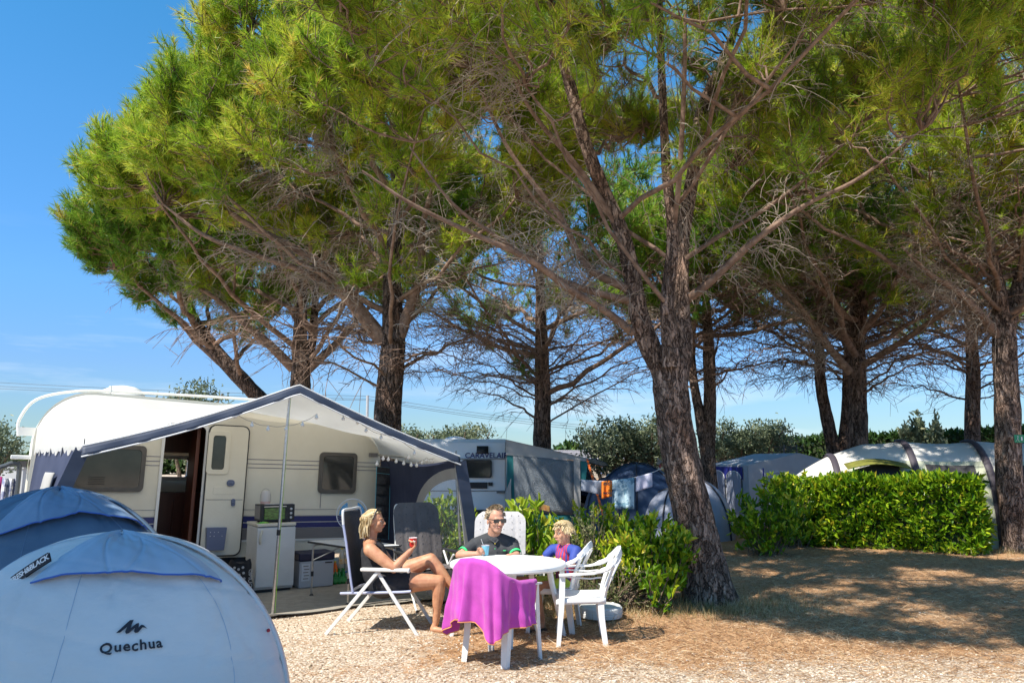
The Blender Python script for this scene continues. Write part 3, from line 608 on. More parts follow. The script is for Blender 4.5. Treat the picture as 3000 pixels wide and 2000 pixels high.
def hedge(label, p0, p1, depth, h0, h1, n, Ln, Wd, mat, group=None, seed=1, rag=.06, name='hedge'):
    global RNG; RNG = np.random.default_rng(seed)
    p0 = np.array(p0, float); p1 = np.array(p1, float); ax = p1 - p0; L_ = np.linalg.norm(ax); ax /= L_; bk = np.array([-ax[1], ax[0]])
    root = thing(name, label, 'hedge', (p0[0], p0[1], 0), group=group)
    hh = lambda t: h0 + (h1 - h0) * t
    # solid inner block, its colour darkened for the inside of the hedge
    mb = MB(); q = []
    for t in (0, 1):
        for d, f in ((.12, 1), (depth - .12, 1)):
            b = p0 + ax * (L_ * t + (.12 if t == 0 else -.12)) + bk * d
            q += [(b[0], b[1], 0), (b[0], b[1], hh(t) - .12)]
    mb.add(q, [(0, 1, 5, 4), (2, 6, 7, 3), (1, 3, 7, 5), (0, 2, 3, 1), (4, 5, 7, 6)]); mb.build('inner_block', DARKIN, root, smooth=False, world=True)
    hm = (h0 + h1) / 2; areas = np.array([L_ * hm, L_ * depth * 1.2, depth * hm, depth * hm]); pr = areas / areas.sum(); f = RNG.choice(4, n, p=pr)
    t = RNG.random(n); v = RNG.random(n); P = np.empty((n, 3)); No = np.zeros((n, 3))
    xy = np.where((f == 2)[:, None], p0, np.where((f == 3)[:, None], p1, p0 + ax * (t * L_)[:, None])); dd = np.where(f == 0, 0, v * depth); xy = xy + bk * dd[:, None]
    tz = np.where(f == 2, 0, np.where(f == 3, 1, t)); z = np.where(f == 1, hh(tz), np.where(f == 0, v, t) * hh(tz))
    P[:, :2] = xy; P[:, 2] = z
    No[f == 0, :2] = -bk; No[f == 1, 2] = 1; No[f == 2, :2] = -ax; No[f == 3, :2] = ax
    lump = .05 * np.sin(P[:, 0] * 5 + P[:, 2] * 4) + .04 * np.sin(P[:, 0] * 11 - P[:, 2] * 9 + P[:, 1] * 7)
    P += No * (lump + rag * (RNG.random(n) - .75) * 2)[:, None]
    D = nrm(No * .55 + RNG.normal(size=P.shape) * .5 + np.array([0, 0, .35])); V, Fc = leafset(P - No * .03, D, Ln, Wd)
    o = big('foliage', V, Fc, mat, root, attr=np.repeat(np.clip(RNG.normal(.48, .22, n), 0, 1), 2)); return root
# front laurel hedge
hA = gd(2290, 1592); hB = gd(2880, 1628)
hedge('clipped glossy laurel hedge in front of the cream tunnel tent', (hA.x, hA.y), (hB.x, hB.y), .8, 1.27, 1.35, 8500, .15, .062, LAUREL, seed=31)
hedge('tall dark conifer hedge far behind the tunnel tent', (10.6, 34), (22, 27), 1.2, 2.55, 2.95, 9000, .22, .10, CYPR, seed=32, rag=.12)
bush('conifer', 'lighter green conifer top poking above the far dark hedge', 'tree', (15.6, 29.2, 1.9), (1.0, .8, 1.75), 2600, .22, .10, OLIVE, shoots=50, seed=33)
G1 = 'laurel bushes round the pitch'
bush('laurel_bush', 'big laurel bush between the empty white chair and the leaning pine', 'bush', (1.62, 9.5, .60), (.68, .5, .46), 2800, .105, .045, LAUREL, G1, shoots=80, seed=34)
bush('laurel_bush', 'laurel sprig growing low before the big bush, beside the pine', 'bush', (1.62, 8.85, .26), (.22, .16, .32), 90, .13, .055, LAUREL, G1, shoots=12, seed=35)
bush('laurel_bush', 'bright yellow green laurel between the seated man and the boy', 'bush', (.30, 10.0, .62), (.55, .35, .60), 900, .15, .055, LAURELY, G1, shoots=46, seed=36)
bush('laurel_bush', 'bright laurel seen through the clear awning window left of the man', 'bush', (-1.20, 12.6, .58), (.95, .45, .66), 1500, .14, .055, LAURELY, G1, shoots=60, seed=37)
bush('laurel_bush', 'dark laurel at the foot of the grey dome tent left of the clipped hedge', 'bush', (4.6, 14.3, .55), (.8, .6, .68), 1700, .13, .055, LAUREL, G1, shoots=60, seed=38)
bush('laurel_bush', 'tall laurel shoots joining the left end of the clipped hedge', 'bush', (5.5, 15.6, .7), (.75, .6, .85), 1700, .13, .055, LAUREL, G1, shoots=60, seed=39)
bush('laurel_bush', 'laurel under the hanging towels behind the big bush', 'bush', (1.25, 12.4, .5), (.9, .5, .52), 1500, .13, .055, LAUREL, G1, shoots=60, seed=40)
bush('scrub_bush', 'thin pale scrubby bush behind the boy and his chair', 'bush', (.98, 9.7, .52), (.55, .4, .62), 2600, .05, .02, SCRUB, 'scrubby bushes', shoots=110, seed=41)
bush('scrub_bush', 'dry scrubby growth under the laurel, behind the parasol base', 'bush', (1.2, 9.15, .26), (.8, .3, .34), 2400, .045, .018, SCRUB, 'scrubby bushes', shoots=110, seed=42)
# olive trees in the background
def olive(label, x, Y, h, rad, n, seed, zb=0.9, mat=OLIVE, name='olive_tree', cat='tree'):
    global RNG; RNG = np.random.default_rng(seed)
    root = thing(name, label, cat, (x, Y, 0), group='olive trees beyond the caravans'); mb = MB(); tips = []
    for k in range(4):
        a = k * 1.7 + seed; p1 = (x + math.cos(a) * .2, Y + math.sin(a) * .2, zb * .7); p2 = (x + math.cos(a) * rad * .4, Y + math.sin(a) * rad * .4, zb + (h - zb) * .3)
        mb.tube(smooth_path([(x, Y, -.05), p1, p2], 4), [.13, .12, .11, .10, .09, .08, .07, .06, .05], 6)
        for j in range(4):
            b = a + (j - 1.5) * .5; q = (x + math.cos(b) * rad * .75, Y + math.sin(b) * rad * .75, zb + (h - zb) * (.45 + .14 * j)); mb.tube(smooth_path([p2, ((p2[0] + q[0]) / 2, (p2[1] + q[1]) / 2, (p2[2] + q[2]) / 2 + .1), q], 3), [.05, .045, .04, .035, .03, .025, .02], 5)
    mb.build('trunk', WOODY, root, world=True)
    m_ = 60; e = nrm(RNG.normal(size=(m_, 3)) + np.array([0, 0, .2])) * (.45 + .5 * RNG.random((m_, 1))); c = np.array([x, Y, (h + zb) / 2 + .1]) + e * np.array([rad, rad, (h - zb) / 2])
    k = RNG.integers(0, m_, n); P = c[k] + RNG.normal(size=(n, 3)) * np.array([.2, .2, .15]) * rad * .8
    V, Fc = leafset(P, nrm(RNG.normal(size=P.shape) + np.array([0, 0, .4])), .15, .055)
    big('crown', V, Fc, mat, root, attr=np.repeat(np.clip(RNG.normal(.45, .2, n), 0, 1), 2)); return root
olive('silvery olive tree just left of the big leaning pine', 3.3, 26, 3.0, 1.2, 4200, 50)
olive('dark gnarled olive tree touching the left edge of the leaning pine', 4.75, 25.4, 3.15, 1.25, 4600, 51)
olive('olive tree right of the big pine above the blue striped awning', 7.9, 28, 2.95, 1.2, 3600, 52)
olive('spreading olive tree left of the far dark hedge', 9.3, 28.5, 3.1, 1.3, 3800, 53)
olive('olive tree showing just left of the slim pine trunk', -1.6, 30, 3.05, 1.0, 2600, 54)
olive('long low olive tree above the roof of the second caravan', -2.7, 30.6, 2.9, 1.1, 3000, 55)
olive('olive tree above the awning end left of the second caravan roof', -4.1, 31, 3.0, 1.0, 2600, 56)
olive('green tree top above the caravan roof left of the awning peak', -11.6, 28, 4.6, 1.35, 4600, 57)
olive('small tree at the far left edge of the view', -18.9, 28, 2.9, 1.3, 3600, 58)

# ================================================================ FIRST CARAVAN (own frame: x along wall, -y out of the wall)
CRV_O = Vector((-3.95, 10.6, 0)); CRV_RZ = math.atan2(.538, .843); CRV_T = .028
CM = Matrix.LocRotScale(CRV_O, (Matrix.Rotation(CRV_RZ, 3, 'Z') @ Matrix.Rotation(CRV_T, 3, 'Y')).to_quaternion(), None); CMI = CM.inverted()
def wl(px, py, y=0.0):
    o = CMI @ Vector((0, 0, EYE)); d = (CMI.to_3x3() @ (at(px, py, 5) - Vector((0, 0, EYE)))); k = (y - o.y) / d.y; return (o + d * k)
def ws(px, py, y=0.0): p = wl(px, py, y); return (p.x, p.z)
def rrect(x0, z0, x1, z1, r, n=5):
    P = []
    for cx, cz, a0 in ((x1 - r, z1 - r, 0), (x0 + r, z1 - r, 90), (x0 + r, z0 + r, 180), (x1 - r, z0 + r, 270)):
        for i in range(n + 1): a = R(a0 + 90 * i / n); P.append((cx + r * math.cos(a), cz + r * math.sin(a)))
    return P
def ring(mb, poly, w_, y0, y1, m=0):
    """frame: outer poly (x,z), inset by w_, between y0 (back) and y1 (front)"""
    cx = sum(p[0] for p in poly) / len(poly); cz = sum(p[1] for p in poly) / len(poly); hx = max(abs(p[0] - cx) for p in poly); hz = max(abs(p[1] - cz) for p in poly)
    inn = [(cx + (p[0] - cx) * (hx - w_) / hx, cz + (p[1] - cz) * (hz - w_) / hz) for p in poly]; n = len(poly)
    V = [(p[0], y0, p[1]) for p in poly] + [(p[0], y1, p[1]) for p in poly] + [(p[0], y1, p[1]) for p in inn] + [(p[0], y0, p[1]) for p in inn]
    F_ = [(a * n + i, a * n + (i + 1) % n, ((a + 1) % 4) * n + (i + 1) % n, ((a + 1) % 4) * n + i) for a in range(4) for i in range(n)]
    mb.add(V, F_, m); return inn
CREAM = pm('caravan_cream', (.78, .74, .62), (.72, .68, .56), scale=2, rough=.38, bump=.06, bscale=60)
WHITEP = pm('white_plastic', (.78, .78, .76), rough=.4)
NAVYP = pm('stripe_navy', (.03, .035, .16), rough=.4); GREYP = pm('band_grey', (.20, .19, .19), rough=.5); THINP = pm('stripe_thin', (.10, .10, .17), rough=.5)
WFRAME = pm('window_frame', (.085, .08, .072), (.11, .10, .09), scale=8, rough=.45); GLASS = pm('dark_acrylic', (.028, .03, .03), (.05, .05, .045), scale=3, rough=.07, spec=.7)
BLUEGR = pm('blue_grey_plastic', (.12, .15, .25), rough=.4); BLACKP = pm('black_plastic', (.02, .02, .022), rough=.5); WOOD = pm('cabinet_wood', (.10, .028, .014), (.17, .05, .024), scale=5, rough=.35, stretch=(1, 1, .15))
ALU = pm('brushed_aluminium', (.62, .62, .62), rough=.32, metal=.9, c2=(.5, .5, .5), scale=30); RUB = pm('tyre_rubber', (.025, .025, .025), rough=.8)
crv = thing('caravan', 'cream caravan with navy stripes and an open door under the white awning', 'caravan'); crv.matrix_world = CM
X0, X1, ZB, ZT = -2.27, 2.26, .40, 2.50
def outline():
    P = [(X0 + .03, ZB), (X0, 1.2)]
    for i in range(9): a = R(180 - 90 * i / 8); P.append((X0 + .62 + .62 * math.cos(a), ZT - .62 + .62 * math.sin(a)))
    for i in range(9): a = R(90 - 90 * i / 8); P.append((X1 - .42 + .42 * math.cos(a), ZT - .08 - .75 + .75 * math.sin(a)))
    P += [(X1, 1.2), (X1 - .02, ZB)]; return P
OUT = outline(); D0, D1, DZ0, DZ1 = -.80, -.285, .46, 2.13
def clip_top(x):
    best = ZT
    for (a, b), (c, d) in zip(OUT[:-1], OUT[1:]):
        if a <= x <= c and c > a: best = b + (d - b) * (x - a) / (c - a)
    return best
mb = MB(); Lp = [p for p in OUT if p[0] < D0] + [(D0, clip_top(D0)), (D0, ZB)]; Rp = [(D1, ZB), (D1, clip_top(D1))] + [p for p in OUT if p[0] > D1]
mb.add([(x, 0, z) for x, z in Lp], [tuple(range(len(Lp)))]); mb.add([(x, 0, z) for x, z in Rp], [tuple(range(len(Rp)))])
mb.add([(D0, 0, DZ1), (D0, 0, clip_top(D0)), (D1, 0, clip_top(D1)), (D1, 0, DZ1)], [(0, 1, 2, 3)]); mb.add([(D0, 0, ZB), (D0, 0, DZ0), (D1, 0, DZ0), (D1, 0, ZB)], [(0, 1, 2, 3)])
n = len(OUT); mb.add([(x, 0, z) for x, z in OUT] + [(x, 2.15, z) for x, z in OUT], [(i, i + 1, n + i + 1, n + i) for i in range(n - 1)] + [(n - 1, 0, n, 2 * n - 1)])
wx0, wx1, wz0, wz1 = -.58, -.10, 1.40, 1.73
mb.add([(x, 2.15, z) for x, z in [p for p in OUT if p[0] < wx0] + [(wx0, clip_top(wx0)), (wx0, ZB)]], [tuple(range(len([p for p in OUT if p[0] < wx0]) + 2))])
mb.add([(x, 2.15, z) for x, z in [(wx1, ZB), (wx1, clip_top(wx1))] + [p for p in OUT if p[0] > wx1]], [tuple(range(2 + len([p for p in OUT if p[0] > wx1])))])
for a, b in ((ZB, wz0), (wz1, ZT)): mb.add([(wx0, 2.15, a), (wx0, 2.15, b), (wx1, 2.15, b), (wx1, 2.15, a)], [(0, 1, 2, 3)])
T_ = .003
for zc, hh_ in ((1.715, .008), (1.655, .008), (1.60, .008)):
    for a, b in ((X0 + .05, D0 - .03), (.27, X1 - .03)): mb.box(((a + b) / 2, -T_, zc), (b - a, .004, hh_), m=2)
for a, b in ((X0 + .04, D0 - .03), (.27, X1 - .02)):
    mb.box(((a + b) / 2, -T_, .90), (b - a, .004, .075), m=1); mb.box(((a + b) / 2, -T_, .815), (b - a, .004, .07), m=1)
    mb.box(((a + b) / 2, -T_, .70), (b - a, .004, .15), m=3); mb.box(((a + b) / 2, -T_, .945), (b - a, .003, .004), m=3); mb.box(((a + b) / 2, -.008, .612), (b - a, .014, .022), m=4); mb.box(((a + b) / 2, -T_, 1.03), (b - a, .003, .004), m=2)
mb.box((X1 - .9, -.006, 1.2), (.006, .006, .3), m=2)
mb.build('body', [CREAM, NAVYP, THINP, GREYP, WHITEP], crv, smooth=True, angle=30)
# interior
mb = MB(); mb.box((-.53, 1.08, DZ0 - .02), (2.2, 2.0, .03)); mb.box((-1.58, 1.08, 1.3), (.03, 2.0, 1.9)); mb.box((.35, 1.08, 1.3), (.03, 2.0, 1.9)); mb.box((-.6, 1.08, 2.36), (2.0, 2.0, .03))
mb.box((-.6, 1.85, .82), (1.9, .5, .76)); mb.box((-.6, 1.95, 2.05), (1.9, .3, .5)); mb.box((-.95, 2.1, 1.5), (.6, .03, .7)); mb.box((.15, 2.1, 1.5), (.4, .03, .7)); mb.box((-.34, .45, 1.3), (.05, .5, 1.8)); mb.box((-.36, 1.58, .8), (.02, .03, .6))
mb.build('interior', WOOD, crv, smooth=False, bevel=.006)
mb = MB(); ring(mb, rrect(wx0 - .03, wz0 - .03, wx1 + .03, wz1 + .03, .05), .06, 2.10, 2.05); mb.build('kitchen_window_frame', WHITEP, crv)
mb = MB(); ring(mb, rrect(D0 - .03, DZ0 - .02, D1 + .03, DZ1 + .03, .07), .035, .004, -.03, 0); mb.build('door_frame', WHITEP, crv)
# entrance door folded flat against the wall
door = MB(); dx0, dx1 = D1 + .035, D1 + .545; door.prism(rrect(dx0, DZ0 - .02, dx1, DZ1 + .02, .08), 'y', -.075, -.035); dr = door.build('door', CREAM, crv, bevel=.008)
mb = MB(); ring(mb, rrect(dx0 - .015, DZ0 - .035, dx1 + .015, DZ1 + .035, .09), .022, -.034, -.066); mb.build('seal', BLACKP, dr)
wxa, wza = ws(617, 1375, -.08); wxb, wzb = ws(664, 1276, -.08)
mb = MB(); ring(mb, rrect(wxa - .06, wza - .06, wxb + .06, wzb + .06, .05), .062, -.074, -.095); wf = mb.build('window_frame', CREAM, dr, bevel=.004)
mb = MB(); mb.prism(rrect(wxa, wza, wxb, wzb, .02), 'y', -.079, -.074); mb.build('pane', GLASS, wf)
for (px, py, w_, h_) in ((676, 1414, .10, .085), (683, 1471, .05, .10)):
    x, z = ws(px, py, -.09); mb = MB(); mb.prism(rrect(x - w_ / 2, z - h_ / 2, x + w_ / 2, z + h_ / 2, min(w_, h_) * .45), 'y', -.105, -.074); mb.box((x - .01, -.115, z), (w_ * .55, .02, .02)); mb.build('door_handle', BLUEGR, dr, bevel=.006)
xa, za = ws(597, 1611, -.09); xb, zb_ = ws(662, 1543, -.09)
mb = MB(); mb.prism([(xa + .02, za), (xb - .015, za), (xb, zb_), (xa, zb_)], 'y', -.16, -.074)
for i in range(6): mb.ball((xa + .05 + .05 * (i % 4), -.161, zb_ - .06 - .05 * (i // 3)), .006, 6, m=1)
mb.build('waste_bin', [BLUEGR, WHITEP], dr, bevel=.012)
x, z = ws(640, 1463, -.09); mb = MB(); mb.box(((dx0 + dx1) / 2, -.076, z), (.48, .004, .008)); mb.prism(rrect(dx0 + .10, z + .07, dx1 - .12, z + .17, .015), 'y', -.079, -.074, m=1); mb.build('door_split', [GREYP, CREAM], dr, bevel=.003)
def cwin(x0, z0, x1, z1, lab=None):
    mb = MB(); inn = ring(mb, rrect(x0, z0, x1, z1, .06), .055, 0, -.038); o = mb.build('window_frame', WFRAME, crv, bevel=.006)
    mb = MB(); mb.prism(inn, 'y', -.028, -.004); mb.build('pane', GLASS, o); return o
a = ws(929, 1444); b = ws(1046, 1327); cwin(a[0], a[1], b[0], b[1])
a = ws(200, 1441); b = ws(431, 1306); wfr = cwin(a[0], a[1] + .01, b[0], b[1])
mb = MB()
for i in range(5): mb.tube([(a[0] + .2, -.034, a[1] + .10 + .022 * i), (b[0] - .45, -.034, a[1] + .10 + .022 * i)], .003, 4)
mb.build('window_vent', BLACKP, wfr)
# wheel
def wheel(parent, x, z, r, w_, y, name='wheel'):
    M_ = Matrix.Rotation(R(90), 3, 'X'); mb = MB(); mb.lathe([(r * .62, -w_ / 2), (r * .95, -w_ / 2), (r, -w_ * .3), (r, w_ * .3), (r * .95, w_ / 2), (r * .62, w_ / 2)], (x, y, z), 32, M=M_); o = mb.build(name, RUB, parent)
    mb = MB(); mb.lathe([(r * .64, -w_ * .2), (r * .62, w_ * .30), (r * .50, w_ * .22), (r * .3, w_ * .34), (r * .12, w_ * .30), (.001, w_ * .3)], (x, y, z), 32, M=M_)
    for k in range(8): a = k * PI / 4; mb.lathe([(.022, 0), (.022, .012)], (x + math.cos(a) * r * .42, y - w_ * .30, z + math.sin(a) * r * .42), 8, m=1, M=M_)
    mb.build('rim', [ALU, BLACKP], o); return o
wheel(crv, .12, .31, .31, .18, .14)
# roof furniture and left end
mb = MB(); mb.lathe([(.30, 0), (.30, .05), (.26, .14), (.15, .20), (.01, .22)], (-1.25, 1.0, ZT - .02), 24); mb.build('roof_vent', WHITEP, crv)
mb = MB(); mb.tube(smooth_path([(X0 - .16, .35, 1.92), (X0 - .17, .35, 2.12), (X0 - .02, .35, 2.38), (X0 + .35, .35, 2.51), (X0 + .8, .35, 2.55), (-.2, .35, 2.57), (.9, .35, 2.57)], 6), .018, 8)
mb.tube([(X0 + .8, .35, 2.46), (X0 + .8, .35, 2.62)], .02, 6); mb.box((X0 - .06, .33, 1.98), (.2, .10, .10)); mb.build('grab_rail', WHITEP, crv)
mb = MB(); mb.box((X0 - .10, 1.0, 1.66), (.22, 1.8, .05)); mb.box((X0 - .08, 1.0, 1.58), (.10, 1.6, .08), m=1); mb.build('end_shelf', [WHITEP, GREYP], crv, bevel=.01)
# ladder rack on the left end
rk = thing('bicycle_rack', 'grey tubular rack folded against the left end of the caravan', 'rack'); rk.matrix_world = CM
GTUBE = pm('grey_tube', (.07, .08, .09), rough=.45); MAG = pm('magenta_cloth', (.30, .02, .14), (.2, .015, .10), scale=5, rough=.9); PAPER = pm('printed_cloth', (.6, .6, .62), (.16, .18, .3), scale=14, rough=.9, lo=.45, hi=.55)
mb = MB()
for yy_ in (.15, .55, 1.4):
    mb.tube(smooth_path([(X0 - .10, yy_, .5), (X0 - .10, yy_, 1.45), (X0 - .14, yy_, 1.58), (X0 - .24, yy_, 1.56), (X0 - .34, yy_, 1.42), (X0 - .38, yy_, .6)], 5), .026, 8)
for zz in (.7, 1.15): mb.tube([(X0 - .37, .1, zz), (X0 - .37, 1.5, zz)], .02, 6); mb.tube([(X0 - .10, .1, zz), (X0 - .10, 1.5, zz)], .02, 6)
mb.build('tube_frame', GTUBE, rk)
cl = thing('hanging_cloth', 'magenta and printed cloths hanging on the rack at the far left', 'cloth'); cl.matrix_world = CM
mb = MB(); mb.grid(lambda u, v: (X0 - .12 - .14 * u, .35 + .03 * math.sin(u * 14), 1.40 - .75 * v), 16, 8); mb.build('printed_cloth', PAPER, cl, solid=.01)
mb = MB(); mb.grid(lambda u, v: (X0 - .27 - .3 * u, .42 + .03 * math.sin(u * 12), 1.42 - .8 * v), 16, 8); mb.build('magenta_cloth', MAG, cl, solid=.01)

# ================================================================ AWNING
aw = thing('awning', 'white caravan awning with navy edging held up by poles', 'awning'); aw.matrix_world = CM
CANV = pm('white_canvas', (.82, .81, .78), (.76, .75, .71), scale=1.5, rough=.8, bump=.35, bscale=3.5, trans=.42); CANVG = pm('grey_canvas', (.40, .385, .36), (.34, .33, .31), scale=4, rough=.85, bump=.15)
NAVYC = pm('navy_canvas', (.02, .028, .065), (.035, .045, .09), scale=2, rough=.85, bump=.2, bscale=5); VAL = pm('navy_valance', (.030, .042, .075), (.045, .06, .10), scale=4, rough=.6, stretch=(.3, 1, 2))
WTRIM = pm('white_piping', (.8, .8, .8), rough=.6)
AD = 2.40; AL = (-1.88, 1.745); AP = (.20, 2.515); AR = (2.30, 1.775)
def front_z(s_):
    if s_ < AP[0]: t = (s_ - AL[0]) / (AP[0] - AL[0]); return AL[1] + (AP[1] - AL[1]) * t - .05 * math.sin(PI * t)
    t = (s_ - AP[0]) / (AR[0] - AP[0]); return AP[1] + (AR[1] - AP[1]) * t - .03 * math.sin(PI * t)
def rail_z(s_): 
    z = min(clip_top(s_) - .035, 2.34 + .125 * min(1, max(0, (.5 - s_) / 1.0)))
    if s_ > 1.55: z = min(z, ZT - .20 - .62 * (1 - math.sqrt(max(0, 1 - ((s_ - 1.55) / .72) ** 2))))
    return z
def roof(u, v):
    s1 = -2.24 + 4.48 * u; s2 = AL[0] + (AR[0] - AL[0]) * u
    z0 = rail_z(s1); z1 = front_z(s2); s_ = s1 + (s2 - s1) * v
    sag = .16 * math.sin(PI * v) * (1 - .4 * u) * (1 - .75 * max(0, 1 - abs(s2 - AP[0]) / .9))
    wr = .012 * math.sin(9 * u * PI + 3 * v) * math.sin(PI * v)
    crease = .04 * max(0, 1 - abs(s2 - AP[0]) / .35) * v
    return (s_, -.012 - AD * v, z0 + (z1 - z0) * v - sag + wr + crease)
mb = MB(); mb.grid(roof, 97, 25); mb.build('roof', CANV, aw, angle=180)
mb = MB()   # valance and its piping
mb.grid(lambda u, v: (AL[0] - .01 + (AR[0] - AL[0] + .02) * u, -AD - .015 - .03 * v - .012 * math.sin(u * 60) * v, front_z(AL[0] + (AR[0] - AL[0]) * u) + .02 - .092 * v), 121, 4)
va = mb.build('valance', VAL, aw, angle=180, solid=.006)
mb = MB(); 
for dz, dy in ((.03, -.012), (-.076, -.05)): mb.tube([(AL[0] - .01 + (AR[0] - AL[0] + .02) * i / 60, -AD + dy, front_z(AL[0] + (AR[0] - AL[0]) * i / 60) + dz) for i in range(61)], .009, 6)
mb.build('piping', WTRIM, va)
# poles
def pole(p, q, foot=True, green=False):
    mb = MB(); mb.tube([p, q], .017, 10); c = Vector(p).lerp(Vector(q), .36); mb.tube([c - (Vector(q) - Vector(p)).normalized() * .03, c + (Vector(q) - Vector(p)).normalized() * .03], .022, 8, m=1)
    if foot: mb.lathe([(.05, 0), (.045, .012), (.015, .02)], p, 16, m=1)
    mb.tube([Vector(q), Vector(q) + Vector((0, 0, .10))], .005, 5, m=1)
    if green: mb.tube([Vector(p) + Vector((.03, -.0, 0)), Vector(p).lerp(Vector(q), .45) + Vector((.018, 0, 0)), Vector(q) + Vector((.016, 0, 0))], .0032, 5, m=2)
    return mb.build('pole', [ALU, BLACKP, GREENC], aw)
GREENC = pm('green_cord', (.35, .75, .05), rough=.6)
pf = CMI @ gd(797, 1803); pole((pf.x, pf.y, pf.z), (.14, -AD + .12, AP[1] - .03), green=True)
pole((AR[0] + .16, -AD + .05, .06), (AR[0] - .01, -AD + .05, AR[1])); pole((AL[0] - .55, -AD + .1, -.05), (AL[0] + .01, -AD + .05, AL[1]))
mb = MB(); mb.tube([(2.18, -.05, 1.83), (AR[0], -AD + .05, AR[1] - .01)], .014, 8); mb.tube([(-2.05, -.05, 1.85), (AL[0], -AD + .05, AL[1] - .01)], .014, 8); mb.box((2.12, -.05, 1.83), (.12, .06, .06), m=1); mb.tube([(.14, -AD + .1, AP[1] - .04), (.14, -.05, 2.33)], .013, 8)
mb.build('roof_bars', [ALU, GREYP], aw)
# side walls splay outwards to the ground
def side(sx, v, d): top = (2.27 if sx > 0 else -2.22); f = d / AD; t = top + ((AR[0] if sx > 0 else AL[0]) - top) * f; return t + sx * v * (.10 + (.22 if sx > 0 else .45) * f)
TOPZ = 1.745
mb = MB(); mb.grid(lambda u, v: (side(-1, v, AD * u), -AD * u - .01, (TOPZ + .02) * (1 - v) - .05 * v - .02 * math.sin(u * 20) * v), 20, 14); mb.build('left_wall', NAVYC, aw, angle=180)
mb = MB(); mb.grid(lambda u, v: (side(-1, -.22 * (1 - v) * 0, AD * u) - .02 - .015 * math.sin(u * 50), -AD * u - .01, (2.03 * (1 - u) + (AL[1] + .02) * u) * (1 - v) + (TOPZ + .05 - .07 * abs(math.sin(u * 37)) - .05 * abs(math.sin(u * 61))) * v), 160, 6); mb.build('left_wall_top', CANV, aw, angle=180)
mb = MB(); mb.grid(lambda u, v: (side(-1, .1 + v * .75, AD * (.52 + .20 * u)) - .05 - .03 * math.sin(PI * u), -AD * (.52 + .20 * u + .10 * v) - .03, 1.50 - 1.3 * v + .02 * math.sin(v * 40)), 8, 40); mb.build('rolled_flap', CANVG, aw, angle=180, solid=.02)
mb = MB(); mb.beam((side(-1, 0, AD) - .01, -AD - .03, 1.72), (side(-1, 1, AD) - .01, -AD - .06, -.02), .13, .012, up=(0, 1, 0)); mb.build('corner_skirt', VAL, aw)
def arch(t):   # window arch on the right wall: depth d and height z
    a = PI / 2 * t; return (.98 + 1.42 * (1 - math.cos(PI / 2 - a)) * 1.0, 0)
ARC = [(AD - 1.30 * math.cos(a), 1.00 + .66 * math.sin(a)) for a in np.linspace(0, PI / 2, 12)]       # outer edge of border
ARC2 = [(AD - 1.12 * math.cos(a), 1.00 + .52 * math.sin(a)) for a in np.linspace(0, PI / 2, 12)]
def sw(d, z): v = 1 - (z + .05) / (TOPZ + .07); return (side(1, v, d), -d, z)
navy = [sw(0, TOPZ)] + [sw(d, TOPZ) for d in (.6, 1.2, 1.8, AD)] + [sw(d, z) for d, z in ARC[::-1]] + [sw(AD - 1.30, .2), sw(AD - 1.30, -.03), sw(0, -.03)]
mb = MB(); n_ = 20
top = [sw(AD * i / n_, TOPZ) for i in range(n_ + 1)]
def cut(d):
    if d <= AD - 1.30: return -.03
    return 1.00 + .66 * math.sqrt(max(0, 1 - ((AD - d) / 1.30) ** 2))
ds = sorted(set([AD * i / n_ for i in range(n_ + 1)] + [AD - 1.30, AD - 1.2999]))
for a, b in zip(ds[:-1], ds[1:]): mb.add([sw(a, TOPZ), sw(b, TOPZ), sw(b, cut(b)), sw(a, cut(a))], [(0, 1, 2, 3)])
mb.build('right_wall', NAVYC, aw, smooth=False)
mb = MB(); K = len(ARC)
o1 = [sw(AD - 1.30, -.03), sw(AD - 1.30, .5)] + [sw(*p) for p in ARC]; i1 = [sw(AD - 1.12, -.03), sw(AD - 1.12, .5)] + [sw(*p) for p in ARC2]
mb.add([(p[0] - .01, p[1], p[2]) for p in o1 + i1], [(i, i + 1, K + 2 + i + 1, K + 2 + i) for i in range(K + 1)]); mb.build('window_border', CANVG, aw)
FILM = bpy.data.materials.new('clear_film'); FILM.use_nodes = True; t_ = FILM.node_tree; b_ = t_.nodes['Principled BSDF']; b_.inputs['Base Color'].default_value = (.75, .78, .8, 1); b_.inputs['Roughness'].default_value = .15; b_.inputs['Alpha'].default_value = .22
mb = MB(); mb.add(i1 + [sw(AD, -.03)], [tuple(range(len(i1) + 1))]); mb.build('window_film', FILM, aw, smooth=False)
mb = MB(); mb.beam((AR[0] + .02, -AD - .02, 1.74), (side(1, 1, AD) + .10, -AD - .05, -.04), .16, .012, up=(0, 1, 0)); mb.beam((AR[0] - .02, -AD + .0, 1.72), (side(1, 1, AD) - .03, -AD - .0, -.04), .05, .01, up=(0, 1, 0), m=1); mb.build('corner_skirt', [VAL, CANVG], aw)
